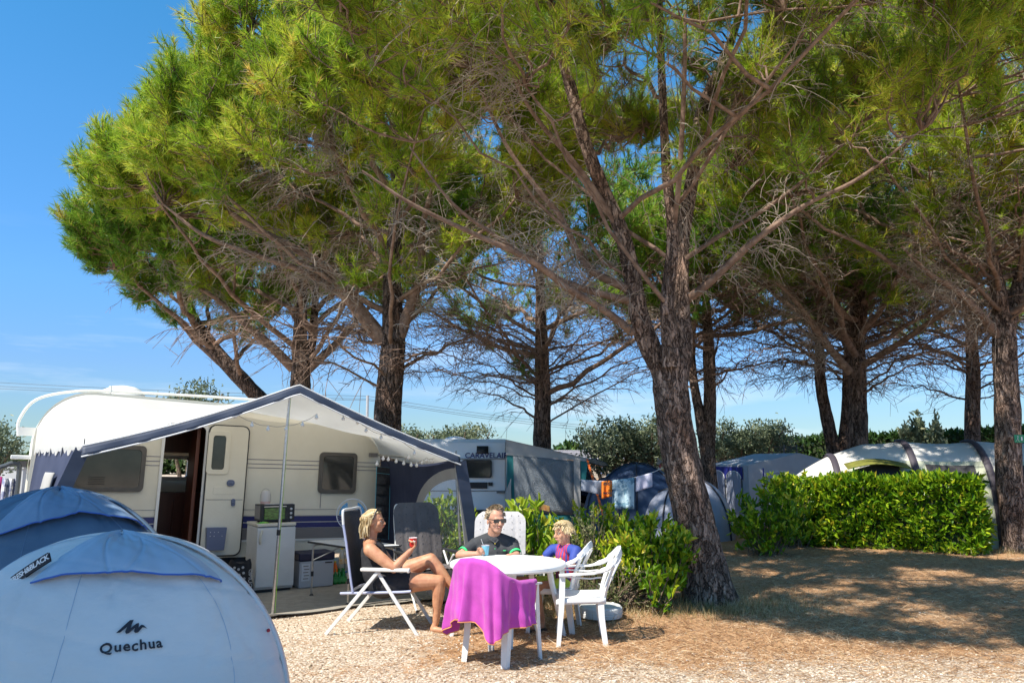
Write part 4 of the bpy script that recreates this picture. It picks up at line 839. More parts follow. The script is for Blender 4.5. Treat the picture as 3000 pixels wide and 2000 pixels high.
# string of bulbs
SL = thing('string_lights', 'string of small white bulbs hung along the awning edge', 'fairy lights'); SL.matrix_world = CM
BULB = pm('bulb_glass', (.82, .82, .8), rough=.2, spec=.6); WIRE = pm('thin_wire', (.35, .33, .3), rough=.6)
run1 = [(298, 1314), (356, 1295), (501, 1247), (690, 1218), (739, 1244), (786, 1255), (839, 1255), (887, 1243), (928, 1221)]
run2 = [(1006, 1225), (1048, 1236), (1073, 1260), (1117, 1280), (1157, 1281), (1214, 1327)]
run3 = [(1105, 1358), (1123, 1343), (1138, 1345), (1161, 1351), (1183, 1357), (1197, 1340), (1205, 1362), (1221, 1363), (1237, 1355), (1249, 1349), (1266, 1352), (1287, 1342)]
for ri, rn in enumerate((run1, run2, run3)):
    dep = -AD + .02 if ri < 2 else -1.9
    P = [wl(px, py - 9, dep) for px, py in rn]; mb = MB(); pts = []
    for a, b in zip(P[:-1], P[1:]):
        for t in (0, .25, .5, .75): pts.append(a.lerp(b, t) + Vector((0, 0, -.05 * math.sin(PI * t) * (1 if (a - b).length > .35 else .3))))
    mb.tube(pts + [P[-1]], .003, 4); mb.build('cable', WIRE, SL)
    for p in P:
        mb = MB(); mb.ball(p - Vector((0, 0, .04)), .022, 10); mb.tube([p - Vector((0, 0, .025)), p], .009, 6, m=1); mb.build('bulb', [BULB, WHITEP], SL)

# ================================================================ dome tents
FABW = pm('pale_tent_fabric', (.76, .74, .72), (.68, .67, .66), scale=1.2, rough=.5, bump=1.0, bscale=2.6, detail=6, stretch=(1, 1, 2.2)); FABH = pm('tent_hood_fabric', (.44, .53, .64), (.38, .48, .60), scale=2, rough=.5, bump=.4, bscale=3)
FABB = pm('blue_tent_fabric', (.20, .29, .42), (.16, .25, .38), scale=3, rough=.5, bump=.6, bscale=4); FABD = pm('deep_blue_tent_fabric', (.10, .17, .26), (.08, .14, .22), scale=2, rough=.55, bump=.6, bscale=4); TRIM = pm('blue_trim', (.05, .14, .50), rough=.6)
INK = pm('black_print', (.02, .02, .03), rough=.6)
def text_geo(s_, size=1.0, off=0.0, font_shear=0.0, spacing=1.0):
    cu = bpy.data.curves.new('tmp', 'FONT'); cu.body = s_; cu.size = size; cu.offset = off; cu.shear = font_shear; cu.align_x = 'CENTER'; cu.align_y = 'CENTER'; cu.space_character = spacing; cu.resolution_u = 3
    o = bpy.data.objects.new('tmp', cu); COL.objects.link(o); dg = bpy.context.evaluated_depsgraph_get(); dg.update(); e = o.evaluated_get(dg); me = e.to_mesh()
    V = [(v.co.x, v.co.y) for v in me.vertices]; Fc = [tuple(p.vertices) for p in me.polygons]; e.to_mesh_clear(); bpy.data.objects.remove(o); bpy.data.curves.remove(cu); return V, Fc
def find(S, px, py):
    best = None; tgt = None
    for i in range(60):
        for j in range(60):
            th = 1.5 * PI + (i / 59 - .5) * 3.0; el = R(5 + 80 * j / 59); p = S(th, el); d = Vector((p.x, p.y, p.z - EYE)); dep = d.y * math.cos(PIT) + d.z * math.sin(PIT); up = -d.y * math.sin(PIT) + d.z * math.cos(PIT)
            e = (1500 + FPX * d.x / dep - px) ** 2 + (1000 - FPX * up / dep - py) ** 2
            if best is None or e < best: best = e; tgt = (th, el)
    return tgt
def dome(name, label, c, a, bf, bb, h, fab, hood, brim, seed, pw=2.0):
    root = thing(name, label, 'tent', (c[0], c[1], 0), group='dome tents in the foreground'); rs = random.Random(seed); ph = [rs.uniform(0, 6) for _ in range(8)]
    def S(th, el, off=0):   # th: 0..2pi (3pi/2 = towards camera)
        cx = math.cos(th); sy = math.sin(th); b = bf if sy < 0 else bb; ce = math.cos(el); se = math.sin(el); k = (abs(ce) ** pw + abs(se) ** pw) ** (-1 / pw)
        wr = 1 + .009 * math.sin(6 * th + ph[0] + 3 * el) + .005 * math.sin(13 * th + ph[1]) * ce + .005 * math.sin(9 * el + 4 * th + ph[2]) - .008 * max(0, 1 - abs(math.sin(4.5 * th + 2.2 * el + ph[3])) * 9) - .007 * max(0, 1 - abs(math.sin(3.5 * th - 3.1 * el + ph[4])) * 12) - .009 * max(0, 1 - abs(math.sin(8 * el + 1.5 * th + ph[5])) * 7) * ce + .0018 * math.sin(31 * th + 17 * el + ph[6]) * math.sin(23 * el - 9 * th)
        return Vector((c[0] + cx * ce * k * a * wr + cx * off, c[1] + sy * ce * k * b * wr + sy * off * ce, max(-.02, se * k * h * (wr if el > .1 else 1) + off * se)))
    mb = MB(); mb.grid(lambda u, v: S(2 * PI * u, PI / 2 * v), 200, 90, wrapu=True); mb.build('fly_sheet', fab, root, world=True, angle=180)
    mb = MB()
    for ts_ in (1.5 * PI - 1.02, 1.5 * PI + .98, 1.5 * PI + .02): mb.tube([S(ts_ + .10 * math.sin(j / 20 * PI), R(2) + R(80) * j / 24, .0015) for j in range(25)], .0018, 5)
    mb.build('seams', hood, root, world=True)
    # pole sleeve
    mb = MB(); mb.grid(lambda u, v: S(PI * 0 if u < .5 else PI, 0) * 0 + (lambda al: Vector((c[0] + math.cos(al) * a * 1.006 * (abs(math.cos(al)) ** pw + abs(math.sin(al)) ** pw) ** (-1 / pw), c[1] - .02 + .06 * v, math.sin(al) * h * 1.008 * (abs(math.cos(al)) ** pw + abs(math.sin(al)) ** pw) ** (-1 / pw))))(PI * u), 60, 3); mb.build('pole_sleeve', fab, root, world=True, solid=.012, angle=180)
    # hood over the door
    BR = []
    def Hd(u, v):
        bq = [find(S, *q_) for q_ in brim] if not BR else BR
        if not BR: BR.extend(bq)
        (ta, ea), (tb, eb), (tc_, ec) = BR; k2 = u * 2
        if k2 < 1: f2 = k2 ** 1.15; th = ta + (tb - ta) * k2; el_edge = ea + (eb - ea) * f2
        else: k3 = k2 - 1; f2 = 1 - (1 - k3) ** 1.15; th = tb + (tc_ - tb) * k3; el_edge = eb + (ec - eb) * f2
        el = PI / 2 - (PI / 2 - el_edge) * v
        k = abs(u - .5) * 2; return S(th, el, .012 + .06 * v ** 2 * (1 - k ** 3))
    mb = MB(); mb.grid(Hd, 121, 40); mb.build('hood', hood, root, world=True, angle=180, solid=.005)
    mb = MB(); mb.tube([Hd(i / 80, 1.0) for i in range(81)], .006, 6); mb.build('hood_trim', TRIM, root, world=True)
    return root, S
t1, S1 = dome('dome_tent', 'near pale grey dome tent with a black logo, in the bottom left corner', (-2.60, 5.25), 1.16, .95, .72, 1.20, FABW, FABH, [(88, 1714), (390, 1694), (640, 1702)], 3, 2.12)
t2, S2 = dome('dome_tent', 'blue dome tent behind the pale one, at the left edge', (-4.02, 6.95), 1.26, .85, .42, 1.43, FABD, FABB, [(-40, 1578), (225, 1520), (424, 1552)], 4, 2.0)
def on_tent(S, th, el, V, off=.012, rot=0.0):
    """map flat (x,y) onto the tent round (th,el)"""
    p = S(th, el, off); tx = (S(th + .01, el, off) - p).normalized(); ty = (S(th, el + .01, off) - p).normalized(); out = []
    lx = (S(th + .01, el, off) - p).length / .01; ly = (S(th, el + .01, off) - p).length / .01; c_, s_ = math.cos(rot), math.sin(rot)
    for x, y in V: x, y = x * c_ - y * s_, x * s_ + y * c_; out.append(S(th + x / lx, el + y / ly, off))
    return out
V, Fc = text_geo('Quechua', .078, .0020, 0, 1.15); th, el = find(S1, 382, 1892); mb = MB(); mb.add(on_tent(S1, th, el, V, rot=R(3)), Fc)
th, el = find(S1, 381, 1836); lg = [(-.11, -.045), (-.005, .05), (-.02, -.012), (.045, .028), (.032, -.02), (.06, -.002), (.105, -.022), (.055, .012), (.075, .06)]
bold = [(-.105, -.048), (-.07, -.048), (.0, .022), (-.012, -.035), (-.006, -.050), (.010, -.046), (.040, -.012), (.035, -.045), (.045, -.052), (.062, -.018), (.078, .0), (.092, -.006), (.078, .02), (.066, .022), (.040, .008), (.045, .02), (.040, .028), (.005, -.008), (.022, .055), (.010, .055), (-.01, .05)]
M1 = [(-.105, -.045), (-.035, .030), (-.015, .048), (.012, .052), (-.002, .015), (-.010, -.012), (.030, .022), (.048, .026), (.046, .005), (.044, -.010), (.062, .010), (.078, .008), (.105, -.022), (.085, -.012), (.070, -.010), (.040, -.045), (.022, -.050), (.012, -.040), (.018, -.012), (-.020, -.044), (-.038, -.050), (-.046, -.036), (-.030, .004), (-.078, -.042)]
o_ = on_tent(S1, th, el, [(x * .76, y * .78) for x, y in M1]); mb.add(o_, [(0, 1, 22, 23), (1, 2, 21, 22), (2, 3, 4, 21), (4, 5, 20, 21), (5, 19, 20), (5, 6, 18, 19), (6, 7, 8, 18), (8, 9, 17, 18), (9, 16, 17), (9, 15, 16), (9, 10, 14, 15), (10, 11, 13, 14), (11, 12, 13)])
mb.build('brand_mark', INK, t1, world=True, smooth=False)
th, el = find(S1, 103, 1682); mb = MB(); w_, h_ = .140, .030
bc_ = S1(th, el, .045); rt = R(33); bx = Vector((math.cos(rt), -.12, math.sin(rt))).normalized(); bn = Vector((-.12, -.93, .34)); bn = (bn - bx * bn.dot(bx)).normalized(); by = bn.cross(bx) * -1
by = by if by.z > 0 else -by
bp_ = lambda x, y, o: bc_ + bx * x + by * y + bn * (o - .30 * x * x)
g0 = [(-w_ + 2 * w_ * i / 16, y) for y in (-h_, h_) for i in range(17)]; mb.add([bp_(x, y, 0) for x, y in g0], [(i, i + 1, 17 + i + 1, 17 + i) for i in range(16)]); mb.add([bp_(x, y, -.012) for x, y in g0], [(i, i + 1, 17 + i + 1, 17 + i) for i in range(16)])
V, Fc = text_geo('FRESH&BLACK', .046, .0016, 0, .92); mb.add([bp_(x, y, .004) for x, y in V], Fc, m=1); mb.build('badge', [INK, WTRIM], t1, world=True, smooth=False)
RED = pm('red_plastic', (.45, .02, .03), rough=.4)
th, el = find(S1, 786, 1848); p = S1(th, el, .01); mb = MB(); mb.ball(p, .012, 8); mb.build('guy_loop', RED, t1, world=True)
# ================================================================ second caravan and its awning
WPAINT = pm('white_caravan_paint', (.86, .87, .89), (.80, .82, .86), scale=2, rough=.4, bump=.05, bscale=30); TEAL = pm('teal_canvas', (.01, .13, .15), (.015, .17, .18), scale=3, rough=.8, bump=.2); POSTG = pm('pale_grey_canvas', (.42, .42, .42), (.36, .36, .36), scale=3, rough=.8, bump=.3)
BUBBLE = pm('foil_window', (.20, .225, .25), (.14, .16, .18), scale=30, rough=.35, bump=.8, bscale=45, spec=.6); REDP = pm('red_print', (.45, .12, .06), (.5, .35, .1), scale=9, rough=.6)
c2 = thing('caravan', 'white caravan lettered CARAVELAIR standing behind the seated man', 'caravan', (-1.2, 19.5, 0))
Yc = 19.5; xl = at(1222, 1400, Yc).x; xr = at(1482, 1400, Yc).x
zt = at(1400, 1284, Yc).z; zb = at(1400, 1494, Yc).z; zm = at(1400, 1345, Yc).z
mb = MB(); prof = [(Yc, zb), (Yc - .02, zb + .5), (Yc, zm), (Yc + .25, zt - .1), (Yc + .45, zt), (Yc + 4.4, zt + .02), (Yc + 4.6, zb)]
mb.prism([(y, z) for y, z in prof], 'x', xl, xr); mb.build('body', WPAINT, c2, world=True, bevel=.03, smooth=False)
mb = MB(); a = at(1353, 1399, Yc); b = at(1441, 1346, Yc); inn = ring(mb, rrect(a.x, a.z, b.x, b.z, .06), .03, Yc, Yc - .06); wf = mb.build('window_frame', BLACKP, c2, world=True); mb = MB(); mb.prism(inn, 'y', Yc - .05, Yc - .02); mb.build('pane', GLASS, wf, world=False); bpy.context.view_layer.update(); wf.children[0].matrix_parent_inverse = wf.matrix_world.inverted()
mb = MB()
def yface(z): return Yc + (.25 * (z - zm) / (zt - .1 - zm) if z > zm else 0) - .03
a = at(1396, 1328, Yc); b = at(1430, 1306, Yc); mb.add([(a.x, yface(a.z) - .01, a.z), (b.x, yface(a.z) - .01, a.z), (b.x, yface(b.z) - .01, b.z), (a.x, yface(b.z) - .01, b.z)], [(0, 1, 2, 3)]); mb.build('vent', BLACKP, c2, world=True, solid=.02)
mb = MB(); V, Fc = text_geo('CARAVELAIR', .185, .003, 0, 1.02); p = at(1425, 1334, Yc); mb.add([(p.x + x, yface(p.z + y) - .012, p.z + y) for x, y in V], Fc); mb.build('lettering', NAVYP, c2, world=True, smooth=False)
mb = MB(); a = at(1372, 1430, Yc); b = at(1428, 1412, Yc); mb.box(((a.x + b.x) / 2, Yc - .03, (a.z + b.z) / 2), (b.x - a.x, .05, b.z - a.z)); a = at(1431, 1422, Yc); b = at(1443, 1412, Yc); mb.box(((a.x + b.x) / 2, Yc - .03, (a.z + b.z) / 2), (b.x - a.x, .05, b.z - a.z)); mb.build('light_panel', BLACKP, c2, world=True)
mb = MB(); 
for yy_ in (1343.5, 1437): z = at(1400, yy_, Yc).z; mb.box(((xl + xr) / 2, Yc - .025, z), (xr - xl - .06, .03, .018))
mb.box((xr - .12, Yc - .05, at(1460, 1440, Yc).z), (.22, .05, .06)); mb.build('trim', GREYP, c2, world=True)
mb = MB(); mb.box(((xl + xr) / 2, Yc + .05, zb - .06), (xr - xl - .1, .2, .14)); mb.box(((xl + xr) / 2, Yc + 2, .32), (xr - xl - .3, 3.6, .3)); mb.build('bumper', BLACKP, c2, world=True)
mb = MB(); a = at(1338, 1518, Yc); b = at(1392, 1499, Yc); mb.box(((a.x + b.x) / 2, Yc - .09, (a.z + b.z) / 2), (b.x - a.x, .012, b.z - a.z)); V, Fc = text_geo('55-JG', .15, .003); mb.add([((a.x + b.x) / 2 + .06 + x, Yc - .10, (a.z + b.z) / 2 + y) for x, y in V], Fc, m=1); mb.build('licence_plate', [WHITEP, INK], c2, world=True, smooth=False)
for xx_ in (xl + .15, xr - .15): mb = MB(); mb.lathe([(.2, -.08), (.31, -.08), (.31, .08), (.2, .08)], (xx_, Yc + 2.2, .31), 24, M=Matrix.Rotation(R(90), 3, 'Y')); mb.build('wheel', RUB, c2, world=True)
mb = MB(); mb.lathe([(.28, 0), (.26, .06), (.1, .10), (.01, .11)], (-1.55, Yc + 1.6, zt), 20); mb.build('roof_vent', WPAINT, c2, world=True)
a2 = thing('awning', 'grey and teal awning with a foil covered window beside the white caravan', 'awning', (1, 18.8, 0))
Ya = 18.6
def q4(mb, pts, Y, m=0, dy=0): mb.add([tuple(at(px, py, Y) + Vector((0, dy, 0))) for px, py in pts], [(0, 1, 2, 3)], m)
tl = at(1483, 1290, Ya); tr = at(1718, 1344, Ya)
def top_py(px): return 1296 + (1346 - 1296) * (px - 1483) / (1718 - 1483)
def zz_(px, py): return at(px, py, Ya).z
mb = MB(); q4(mb, [(1486, 1302), (1513, 1308), (1513, 1800), (1480, 1800)], Ya); q4(mb, [(1513, 1503), (1682, 1507), (1682, 1800), (1513, 1800)], Ya); q4(mb, [(1697, 1350), (1722, 1350), (1714, 1425), (1700, 1440)], Ya)
mb.build('teal_panels', TEAL, a2, world=True, smooth=False, solid=.015)
mb = MB(); mb.grid(lambda u, v: tuple(at(1503 + (1683 - 1503 - 6 * v) * u + 6 * v, (1331 + 18 * u) * (1 - v) + (1500 + 8 * u) * v, Ya - .02)), 12, 12); fw = mb.build('foil_window', BUBBLE, a2, world=True, solid=.01)
mb = MB(); mb.grid(lambda u, v: tuple(at(1560 + 50 * u, 1482 + 17 * v - 6 * math.sin(PI * u), Ya - .04)), 6, 3); mb.build('printed_towel', REDP, a2, world=True)
mb = MB(); q4(mb, [(1680, 1347), (1699, 1349), (1706, 1800), (1686, 1800)], Ya, dy=-.03); q4(mb, [(1483, 1288), (1722, 1343), (1722, 1350), (1483, 1332)], Ya, dy=-.025); q4(mb, [(1481, 1440), (1497, 1400), (1498, 1520), (1478, 1540)], Ya, dy=-.05); mb.build('grey_panels', POSTG, a2, world=True, smooth=False, solid=.01)
mb = MB(); p_ = [at(1483, 1288, Ya - .05), at(1725, 1343, Ya - .05)]; mb.add([tuple(p_[0]), tuple(p_[1]), (p_[1].x, Ya + 3.4, p_[1].z), (p_[0].x, Ya + 3.4, p_[0].z + .02)], [(0, 1, 2, 3)]); mb.build('roof', POSTG, a2, world=True, smooth=False, solid=.02)
ORG = pm('orange_webbing', (.85, .16, .02), rough=.7)
gl = thing('guy_strap', 'orange webbing strap running down from the grey awning corner', 'strap', (2, 18, 0)); mb = MB(); mb.beam(at(1720, 1344, 18.4), at(1765, 1500, 14.9), .045, .006); mb.beam(at(1765, 1500, 14.9), at(1778, 1570, 14.2), .04, .006); mb.build('webbing', ORG, gl, world=True)
# ---------------------------------------------------------------- chalet far behind
SID = pm('chalet_siding', (.50, .44, .34), (.44, .39, .3), scale=3, rough=.8); ROOFT = pm('grey_roof_tiles', (.26, .24, .25), (.34, .31, .31), scale=3, rough=.8); BLUEP = pm('blue_shutter', (.08, .13, .24), rough=.6)
ch = thing('chalet', 'low holiday chalet with grey tiled roof behind the olive trees', 'chalet', (8, 78, 0)); Yh = 76
a = at(1640, 1395, Yh); b = at(1900, 1345, Yh); mb = MB()
for i in range(9): z0 = -.2 + (b.z + .2) * i / 9; mb.box(((a.x + b.x) / 2, Yh + 2 + .02 * (i % 2), z0 + .16), (b.x - a.x, 4, (b.z + .2) / 9 - .03))
mb.build('wall', SID, ch, world=True, smooth=False)
mb = MB(); e0 = at(1600, 1345, Yh - .4); e1 = at(1915, 1345, Yh - .4); r0 = at(1610, 1318, Yh + 2)
for i in range(46):
    x0 = e0.x + (e1.x - e0.x) * i / 46; dx_ = (e1.x - e0.x) / 46
    for j in range(6):
        f0, f1 = j / 6, (j + 1) / 6; P = [(x0, Yh - .4 + 2.4 * f0, e0.z + (r0.z - e0.z) * f0 + .05), (x0 + dx_ * .9, Yh - .4 + 2.4 * f0, e0.z + (r0.z - e0.z) * f0 + .05), (x0 + dx_ * .9, Yh - .4 + 2.4 * f1, e0.z + (r0.z - e0.z) * f1), (x0, Yh - .4 + 2.4 * f1, e0.z + (r0.z - e0.z) * f1)]; mb.add(P, [(0, 1, 2, 3)])
mb.add([(e0.x, Yh - .4, e0.z - .02), (e1.x, Yh - .4, e0.z - .02), (e1.x, Yh + 2, r0.z - .02), (e0.x, Yh + 2, r0.z - .02), (e1.x, Yh + 4.5, e0.z), (e0.x, Yh + 4.5, e0.z)], [(0, 1, 2, 3), (3, 2, 4, 5)]); mb.build('roof', ROOFT, ch, world=True, smooth=False)
for px in (1752, 1790):
    mb = MB(); a = at(px, 1388, Yh - .03); b = at(px + 16, 1364, Yh - .03); mb.box(((a.x + b.x) / 2, Yh - .05, (a.z + b.z) / 2), (b.x - a.x, .08, b.z - a.z)); mb.build('shutter', BLUEP, ch, world=True)
# ---------------------------------------------------------------- dark estate car with raised tailgate
CARP = pm('dark_car_paint', (.012, .016, .03), rough=.2, coat=.6); CGL = pm('car_glass', (.05, .08, .07), rough=.05, spec=.8); LAMP = pm('tail_lamp', (.4, .02, .02), rough=.2)
cr_ = thing('parked_car', 'dark car with raised tailgate behind the blue dome tent', 'car', (2.2, 24, 0)); Yk = 24
x0 = at(1690, 1400, Yk).x; mb = MB(); mb.prism([(x0 - 3.3, .35), (x0 - 3.3, .85), (x0 - 2.2, 1.0), (x0 - 1.6, 1.42), (x0 + .3, 1.50), (x0 + .75, .95), (x0 + .8, .35)], 'y', Yk, Yk + 1.7); mb.build('body', CARP, cr_, world=True, bevel=.06)
mb = MB(); mb.prism([(x0 - 2.0, 1.02), (x0 - 1.55, 1.36), (x0 + .2, 1.42), (x0 + .5, 1.0)], 'y', Yk - .012, Yk + .01); mb.build('side_windows', CGL, cr_, world=True)
mb = MB(); p = at(1712, 1348, Yk); q = at(1785, 1358, Yk); mb.prism([(p.x, p.z), (p.x + .3, p.z + .07), (q.x - .1, q.z + .05), (q.x, q.z - .05), (q.x - .15, q.z - .10), (p.x, p.z - .06)], 'y', Yk + .1, Yk + 1.6); mb.build('tailgate', CARP, cr_, world=True, bevel=.03)
mb = MB(); mb.beam((p.x + .1, Yk + .2, 1.45), (q.x - .35, Yk + .2, q.z), .03, .03); mb.build('strut', BLACKP, cr_, world=True)
for dx_ in (-2.5, .1): mb = MB(); mb.lathe([(.18, -.1), (.32, -.1), (.32, .1), (.18, .1)], (x0 + dx_, Yk + .1, .32), 24, M=Matrix.Rotation(R(90), 3, 'X')); mb.build('wheel', RUB, cr_, world=True)
mb = MB(); mb.box((x0 + .76, Yk + .15, .9), (.06, .2, .25)); mb.build('tail_lamp', LAMP, cr_, world=True)
# ---------------------------------------------------------------- tents behind
NAVT = pm('navy_tent', (.015, .035, .085), (.025, .05, .11), scale=2, rough=.5, bump=.3); LILT = pm('lilac_grey_tent', (.34, .37, .46), (.28, .31, .40), scale=2, rough=.55, bump=.3); PIPE = pm('dark_seam', (.012, .015, .03), rough=.6)
def dome2(label, c, a, b, h, mat, seams=4, group='dome tents beyond the bushes'):
    root = thing('dome_tent', label, 'tent', (c[0], c[1], 0), group=group)
    def S(th, el, k=1.0): wr = 1 + .012 * math.sin(5 * th + 3 * el); return Vector((c[0] + math.cos(th) * math.cos(el) * a * wr * k, c[1] + math.sin(th) * math.cos(el) * b * wr * k, math.sin(el) ** .85 * h * k))
    mb = MB(); mb.grid(lambda u, v: S(2 * PI * u, PI / 2 * v), 40, 14, wrapu=True); mb.build('fly_sheet', mat, root, world=True, angle=180)
    mb = MB()
    for i in range(seams): th = 2 * PI * (i + .35) / seams; mb.tube([S(th, PI / 2 * j / 14, 1.012) for j in range(15)], .018, 6)
    mb.build('pole_seams', PIPE, root, world=True); return root
dome2('navy dome tent behind the row of hanging towels', (2.85, 17.8), 1.18, 1.1, 1.62, NAVT, 6)
dome2('small navy tent porch at the left of the navy dome', (2.0, 17.0), .5, .5, 1.30, NAVT, 4)
dome2('lilac grey tent half hidden behind the leaning pine trunk', (3.45, 16.9), .7, .7, 1.08, LILT, 5)
dome2('grey dome tent just right of the leaning pine trunk', (4.0, 17.6), .95, 1.1, 1.32, LILT, 5)
# towels on a line
CL2 = thing('washing_line', 'thin washing line strung before the navy dome tent', 'washing line', (1.6, 15.2, 0)); mb = MB(); Yt = 15.2
mb.tube([at(1698, 1405, Yt), at(1790, 1410, Yt), at(1860, 1398, Yt), at(1915, 1382, Yt), at(1960, 1362, Yt)], .006, 5); mb.build('cord', WTRIM, CL2, world=True)
T1 = pm('pale_grey_towel', (.40, .43, .50), (.33, .36, .44), scale=4, rough=.95); T2 = pm('orange_towel', (.75, .20, .02), rough=.95); T3 = pm('light_blue_patterned_towel', (.50, .66, .74), (.16, .30, .40), scale=9, rough=.95, lo=.5, hi=.56); T4 = pm('lilac_towel', (.62, .60, .74), (.52, .52, .68), scale=3, rough=.95)
def towel(label, px0, py0, px1, py1, low0, low1, mat, mark=None, Y=Yt):
    root = thing('towel', label, 'towel', tuple(at((px0 + px1) / 2, py0, Y)), group='towels drying on the line')
    mb = MB(); mb.grid(lambda u, v: tuple(at(px0 + (px1 - px0) * u, (py0 + (py1 - py0) * u) * (1 - v) + (low0 + (low1 - low0) * u) * v, Y - .03 - .05 * math.sin(u * 11) * v)), 24, 10); mb.build('cloth', mat, root, world=True, solid=.012, angle=180)
    if mark: mb = MB(); V, Fc = mark; mb.add([tuple(at((px0 + px1) / 2 + x, (py0 + low0) / 2 - 8 - y, Y - .13)) for x, y in V], Fc); mb.build('print', INK, root, world=True, smooth=False)
towel('pale grey towel, leftmost on the washing line', 1703, 1404, 1762, 1409, 1436, 1450, T1)
V1, F1 = text_geo('eld', 18, .5, .2); V2, F2 = text_geo('wom', 13, .5, .2); V1 = [(x, y + 12) for x, y in V1] + [(x + 2, y - 16) for x, y in V2]; F1 = F1 + [tuple(i + len(V1) - len(V2) for i in f) for f in F2]
mb_ = MB(); sw_ = [(-10 + 20 * math.sin(a), -6 + 8 * math.cos(a)) for a in np.linspace(0, 2, 8)]
towel('small orange towel with dark lettering on the washing line', 1763, 1409, 1792, 1407, 1461, 1453, T2, mark=(V1, F1), Y=15.1)
towel('long light blue patterned towel on the washing line', 1794, 1406, 1858, 1398, 1490, 1490, T3)
towel('pale lilac towel hanging in a point, rightmost on the line', 1863, 1396, 1911, 1384, 1440, 1425, T4)
# ---------------------------------------------------------------- third caravan showing left of the leaning trunk
c3 = thing('caravan', 'small white caravan corner with a pink emblem left of the leaning trunk', 'caravan', (5, 25, 0)); Y3 = 25
a = at(1924, 1395, Y3); b = at(2050, 1340, Y3); mb = MB(); mb.prism(rrect(a.x, .45, b.x, b.z, .18), 'y', Y3, Y3 + 2.1); mb.build('body', WPAINT, c3, world=True)
mb = MB(); p = at(1938, 1366, Y3); mb.prism([(p.x - .10, p.z), (p.x, p.z + .14), (p.x + .10, p.z), (p.x, p.z - .14)], 'y', Y3 - .02, Y3 + .01); mb.box((p.x + .16, Y3 - .015, p.z), (.28, .012, .03), m=1); mb.build('emblem', [pm('pink_print', (.7, .2, .25), rough=.5), INK], c3, world=True)
mb = MB(); mb.box(((a.x + b.x) / 2, Y3 - .01, at(1938, 1382, Y3).z), (b.x - a.x - .1, .03, .06)); mb.build('trim', GREYP, c3, world=True)
# ---------------------------------------------------------------- blue striped awning
BAND = pm('royal_blue_band', (.015, .02, .22), rough=.7); GCAN = pm('pale_awning_canvas', (.48, .49, .52), (.42, .43, .47), scale=3, rough=.8, bump=.3)
s3 = thing('awning', 'grey caravan awning with royal blue band and arched windows', 'awning', (7, 21, 0))
def P3(px, py, Y): return tuple(at(px, py, Y))
L0, L1 = 23.0, 20.6; ez = at(2192, 1364, 20.6).z; rz_ = at(2342, 1328, 20.9).z
Pa = Vector((at(2075, 1360, L0).x, L0, ez)); Pb = Vector((at(2192, 1364, L1).x, L1, ez)); Pc = Vector((at(2342, 1328, 20.9).x, 20.9, rz_)); Pd = Vector((at(2470, 1362, 21.3).x, 21.3, ez))
bk = (Pa - Pb); mb = MB()
mb.add([tuple(p) for p in (Pb, Pc, Pc + bk, Pa)], [(0, 1, 2, 3)]); mb.add([tuple(p) for p in (Pc, Pd, Pd + bk, Pc + bk)], [(0, 1, 2, 3)]); mb.build('roof', GCAN, s3, world=True, smooth=False, solid=.03)
mb = MB(); gz = lambda p: Vector((p.x, p.y, 0)); mb.add([tuple(p) for p in (Pb, Pc, Pd, gz(Pd), gz(Pb))], [(0, 1, 2, 3, 4)]); mb.add([tuple(p) for p in (Pa, Pb, gz(Pb), gz(Pa))], [(0, 1, 2, 3)]); mb.build('walls', GCAN, s3, world=True, smooth=False)
mb = MB(); nf = (Pd - Pb).cross(Vector((0, 0, 1))).normalized() * .02; ns_ = (Pb - Pa).cross(Vector((0, 0, 1))).normalized() * .02
def strip(A_, B_, off, z0, z1, m=0): mb.add([(A_.x + off.x, A_.y + off.y, z1), (B_.x + off.x, B_.y + off.y, z1), (B_.x + off.x, B_.y + off.y, z0), (A_.x + off.x, A_.y + off.y, z0)], [(0, 1, 2, 3)], m)
strip(Pb.lerp(Pd, .14), Pd, nf, ez - .34, ez - .06); strip(Pa, Pb.lerp(Pa, .12), ns_, ez - .36, ez - .03); mb.build('blue_band', BAND, s3, world=True, smooth=False)
for A_, B_, off in ((Pb.lerp(Pd, .18), Pb.lerp(Pd, .52), nf * 2), (Pb.lerp(Pd, .56), Pb.lerp(Pd, .92), nf * 2), (Pb.lerp(Pa, .15), Pb.lerp(Pa, .5), ns_ * 2), (Pb.lerp(Pa, .55), Pb.lerp(Pa, .9), ns_ * 2)):
    mb = MB(); pts = [A_.lerp(B_, (1 - math.cos(a)) / 2) + off + Vector((0, 0, -.34 + .2 * math.sin(a))) for a in np.linspace(0, PI, 12)]; lo = [Vector((B_.x + off.x, B_.y + off.y, .3)), Vector((A_.x + off.x, A_.y + off.y, .3))]
    mb.add([tuple(p) for p in pts + lo], [tuple(range(14))]); mb.tube(pts, .012, 5, m=1); mb.build('arched_window', [LILT, WTRIM], s3, world=True, smooth=False)
an = thing('aerial', 'tv aerials on thin masts above the blue banded awning', 'aerial', (9, 24, 0)); mb = MB()
for px, h_ in ((2297, 1302), (2334, 1303)):
    mb.tube([at(px, 1345, 24), at(px, h_, 24)], .025, 6)
    for k in range(3): mb.tube([at(px - 28, h_ + 6 + 6 * k, 24), at(px + 20, h_ + 5 + 6 * k, 24)], .014, 5)
mb.build('mast', GTUBE, an, world=True)
